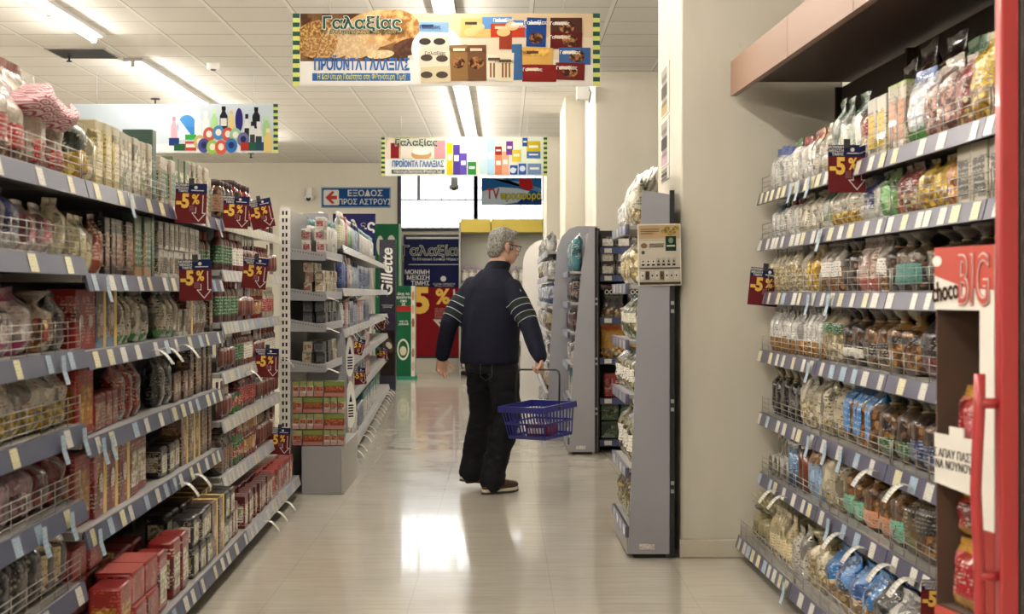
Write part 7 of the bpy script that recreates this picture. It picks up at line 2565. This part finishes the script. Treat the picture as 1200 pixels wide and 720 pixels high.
def arm_ring(p, q, t_, rad, mdl, width, name):
    c = p.lerp(q, t_)
    d = (q - p).normalized()
    a = d.orthogonal().normalized()
    b = d.cross(a)
    mb = MB()
    mb.tube([c + a * rad * math.cos(k) + b * rad * math.sin(k) for k in [2 * PI * i / 28 for i in range(28)]], width, mdl, 6, closed=True)
    return mb


M_PIPE = mat('pale_piping', '#b9bcc0', .5)
M_BAND = cloth('dark_green_band', '#18211f', '#202b28')
# bands of dark green with pale piping, fitted to the sleeves by casting onto the jacket
from mathutils.bvhtree import BVHTree
jb = BVHTree.FromPolygons([v.co.copy() for v in jk.data.vertices], [tuple(p.vertices) for p in jk.data.polygons])


def sleeve_ring(p, q, t_, off):
    c = p.lerp(q, t_)
    d = (q - p).normalized()
    a = d.orthogonal().normalized()
    b = d.cross(a)
    pts = []
    for i in range(32):
        k = 2 * PI * i / 32
        dr = a * math.cos(k) + b * math.sin(k)
        hit = jb.ray_cast(c, dr, .16)
        dist = hit[3] if hit[0] is not None else .075
        pts.append(c + dr * (min(dist, .088) + off))
    return pts


def sleeve_band(p, q, t0, t1):
    vs, fs = [], []
    k = 5
    for i in range(k + 1):
        vs += sleeve_ring(p, q, t0 + (t1 - t0) * i / k, .0015)
    for i in range(k):
        for j in range(32):
            fs.append((i * 32 + j, i * 32 + (j + 1) % 32, (i + 1) * 32 + (j + 1) % 32, (i + 1) * 32 + j))
    mb = MB(); mb.add(vs, fs, M_BAND, True)
    return mb


for sh, el in ((shL, elL), (shR, elR)):
    for t0, t1 in ((.40, .56), (.72, .88)):
        sleeve_band(sh, el, t0, t1).obj('sleeve_band', jk)
        for tt in (t0, t1):
            mb = MB(); mb.tube(sleeve_ring(sh, el, tt, .002), .0022, M_PIPE, 6, closed=True); mb.obj('piping', jk)
mb = MB()
mb.tube([B(.21, .02, 1.30) + V(.012, -.05, .02), B(.235, .02, 1.285) + V(.012, -.04, 0)], .002, M_PIPE, 6); mb.obj('piping', jk)

# --- trousers
M_JEANS = cloth('black_jeans', '#0b0c10', '#14161c', 50, .8, .35)
bl = Blob()
bl.ring_loft([(B(0, -.005, .97), rt * .165, fw * .118), (B(0, -.008, .90), rt * .178, fw * .132), (B(0, -.012, .83), rt * .182, fw * .135), (B(0, -.008, .775), rt * .16, fw * .11)], 30)
for hp, kn, an in ((hipL, knL, anL), (hipR, knR, anR)):
    bl.limb([(hp - UPV * .03, .100), (hp.lerp(kn, .4), .103), (hp.lerp(kn, .75), .094), (kn, .087), (kn.lerp(an, .4), .083), (kn.lerp(an, .8), .078), (an + V(0, 0, -.02), .079)], 20)
jn = bl.melt('jeans', M_JEANS, .009, 5, man, .5, .010, 11.0, (1, 1, 1.6))
mb = MB()
M_STITCH = mat('jeans_stitch', '#4a4a52', .7)
for r0 in (.02, .13):
    c = lambda r, z, r0=r0: B(r0 + r, -.12, z)
mb = MB(); mb.tube([B(.035, -.150, .86), B(.115, -.128, .86), B(.115, -.130, .76), B(.075, -.145, .735), B(.035, -.150, .76)], .0018, M_STITCH, 5, closed=True); mb.obj('pocket_stitching', jn)


# --- shoes
def shoe(heel, toe, pitch, name):
    d = (toe - heel)
    L = V(d.x, d.y, 0).length
    ang = math.atan2(d.y, d.x)
    M = Matrix.Translation(heel) @ Matrix.Rotation(ang, 4, 'Z') @ Matrix.Rotation(pitch, 4, 'Y')
    s = L / .29
    out = [(0.0, .0), (.02, .031), (.07, .036), (.13, .035), (.19, .045), (.235, .046), (.27, .034), (.29, .0)]
    loop = [(x * s, y) for x, y in out] + [(x * s, -y * .9) for x, y in out[-2:0:-1]]
    mb = MB()
    n = len(loop)
    up = lambda x: .012 * max(0, (x - .2 * s) / (.09 * s)) ** 2
    vs = [(x, y, up(x)) for x, y in loop] + [(x * 1.0, y * 1.03, .014 + up(x)) for x, y in loop]
    fs = [list(range(n - 1, -1, -1)), list(range(n, 2 * n))] + [(i, (i + 1) % n, (i + 1) % n + n, i + n) for i in range(n)]
    mb.add(vs, fs, mat('shoe_outsole', '#2a211c', .7), False, M)
    so = mb.obj('outsole')
    mb = MB()
    vs = [(x, y * 1.03, .0145 + up(x)) for x, y in loop] + [(x, y * 1.0, .031 + up(x)) for x, y in loop]
    mb.add(vs, fs, mat('shoe_midsole', '#c9c0ae', .6), False, M)
    mi = mb.obj('midsole')
    bl = Blob()
    R3 = M.to_3x3()
    prof = [(.012, .028, .055), (.05, .034, .085), (.09, .034, .09), (.13, .035, .075), (.18, .041, .058), (.23, .042, .046), (.262, .034, .036), (.28, .018, .025)]
    rings = []
    for x, w_, h_ in prof:
        rings.append((M @ V(x * s, 0, .03 + up(x * s) + h_ * .45), R3 @ V(0, w_, 0), R3 @ V(0, 0, h_ * .55)))
    bl.ring_loft(rings, 20)
    sh = bl.melt(name, cloth('brown_suede', '#4a3a2c', '#5c4836', 60, .8), .005, 4, man)
    so.parent = sh
    mi.parent = sh
    mb = MB()
    for x in (.135, .155, .175, .195):
        mb.tube([M @ V(x * s, -.024, .075 - (x - .13) * .35), M @ V(x * s + .006, 0, .098 - (x - .13) * .42), M @ V(x * s, .024, .075 - (x - .13) * .35)], .0028, mat('shoe_lace', '#2c241e', .7), 5)
    mb.obj('lace', sh)
    return sh


shoe(V(-.150, 9.865, .0015), V(.085, 10.03, .0015), 0, 'shoe')
shoe(V(-.300, 10.13, .055), V(-.075, 10.30, .008), R(9.0), 'shoe')

# ------------------------------------------------------------------ shopping basket
M_BASK = mat('blue_basket_plastic', '#23267e', .35)
M_BASKH = mat('black_handle_plastic', '#18181b', .35)
Lb, Sb, Hb = .405, .265, .205
tilt = Matrix.Rotation(R(-6.5), 4, uu) @ Matrix.Rotation(R(-2.0), 4, vv)
BR = Matrix(((uu.x, vv.x, 0), (uu.y, vv.y, 0), (0, 0, 1))).to_4x4()
# local x along the long side (to the left, away), local y along the short side (to the right, away); u x v points down, so mirror x
BR = Matrix(((-uu.x, vv.x, 0), (-uu.y, vv.y, 0), (0, 0, 1))).to_4x4()
bk = empty('shopping_basket', bask_c, 0, 'blue plastic shopping basket carried in the right hand of the man', 'basket')
bk.matrix_world = Matrix.Translation(bask_c) @ tilt @ BR


def wall(n_slots, half, rows, face, length, mb):
    """One slotted side: a frame of bars between floor and rim; face maps (s, h) to a local point, s along, h from 0 (bottom) to 1 (rim)."""
    def plate(s0, s1, h0, h1):
        p = [face(s0, h0, 0), face(s1, h0, 0), face(s1, h1, 0), face(s0, h1, 0), face(s0, h0, 1), face(s1, h0, 1), face(s1, h1, 1), face(s0, h1, 1)]
        mb.add(p, [(0, 1, 2, 3), (7, 6, 5, 4), (0, 4, 5, 1), (1, 5, 6, 2), (2, 6, 7, 3), (3, 7, 4, 0)], M_BASK)
    for h0, h1 in ((0, .1), (.44, .5), (.82, 1.0)):
        plate(-1, 1, h0, h1)
    for i in range(n_slots + 1):
        c = -1 + 2 * i / n_slots
        w_ = .028 if i not in (0, n_slots) else .07
        w_ *= 8 / n_slots
        plate(max(-1, c - w_), min(1, c + w_), .1, .44)
        plate(max(-1, c - w_), min(1, c + w_), .5, .82)


tap = .86


def mk_face(axis, sign):
    def face(s, h, o):
        k = tap + (1 - tap) * h
        hx, hy = Lb / 2 * k, Sb / 2 * k
        z = -Hb + Hb * h
        e = .004 * o
        if axis == 'x':
            return V(s * hx, sign * (hy - e), z)
        return V(sign * (hx - e), s * hy, z)
    return face


for ax, sg, ns in (('x', -1, 13), ('x', 1, 13), ('y', -1, 9), ('y', 1, 9)):
    mb = MB()
    wall(ns, 0, 2, mk_face(ax, sg), 0, mb)
    mb.obj('slat_lattice_wall', bk)
mb = MB()
o_, i_ = .012, -.004
lo, hi = -.034, .004
ring = []
for e, z in ((o_, lo), (o_, hi), (i_, hi), (i_, hi - .01), (o_ - .004, hi - .01), (o_ - .004, lo)):
    ring.append([(sx * (Lb / 2 + e), sy * (Sb / 2 + e), z) for sx, sy in ((-1, -1), (1, -1), (1, 1), (-1, 1))])
vs = [p for r_ in ring for p in r_]
fs = []
for k in range(6):
    for j in range(4):
        a0, a1 = k * 4 + j, k * 4 + (j + 1) % 4
        b0, b1 = ((k + 1) % 6) * 4 + j, ((k + 1) % 6) * 4 + (j + 1) % 4
        fs.append((a0, a1, b1, b0))
mb.add(vs, fs, M_BASK)
mb.obj('rim', bk)
mb = MB(); mb.box((-Lb / 2 * tap, -Sb / 2 * tap, -Hb), (Lb / 2 * tap, Sb / 2 * tap, -Hb + .006), M_BASK); mb.obj('floor_plate', bk)
inv = bk.matrix_world.inverted()
g = inv @ grip
mb = MB()
hx = Lb / 2 + .004
top = g.z
path = [(-hx, 0, -.02), (-hx, 0, top * .55), (-hx + .002, 0, top - .035), (-hx + .012, 0, top - .01), (-hx + .035, 0, top), (hx - .035, 0, top), (hx - .012, 0, top - .01), (hx - .002, 0, top - .035), (hx, 0, top * .55), (hx, 0, -.02)]
# the handle swings a little so that its bar lies in the hand
path = [(x + g.x * .0, y + g.y * (z + .02) / (top + .02), z) for x, y, z in path]
mb.tube(path, .0062, M_BASKH, 10)
hd = mb.obj('handle', bk)
for s in (-1, 1):
    mb = MB(); mb.lathe([(.014, 0), (.014, .012)], M_BASKH, 14, T(s * (hx + (0.0 if s > 0 else 0)), 0, -.016) @ Matrix.Rotation(R(90 * s), 4, 'Y')); mb.obj('pivot', hd)
mb = MB(); mb.box((-.09, -.05, 0), (.09, .05, .075), pack_mat('basketpack', '#8a1f2c', '#9a2430', '#7a1a24', crinkle=.3), bev=.008)
rp = mb.obj('snack_packet')
rp.matrix_world = bk.matrix_world @ T(.02, 0, -Hb + .0075) @ Matrix.Rotation(.1, 4, 'Z')
tag(rp, 'dark red packet lying inside the blue shopping basket', 'packet')
mb = MB(); mb.box((-.07, -.0515, .02), (.07, -.0503, .055), L_WHITE()); mb.obj('printed_label', rp)
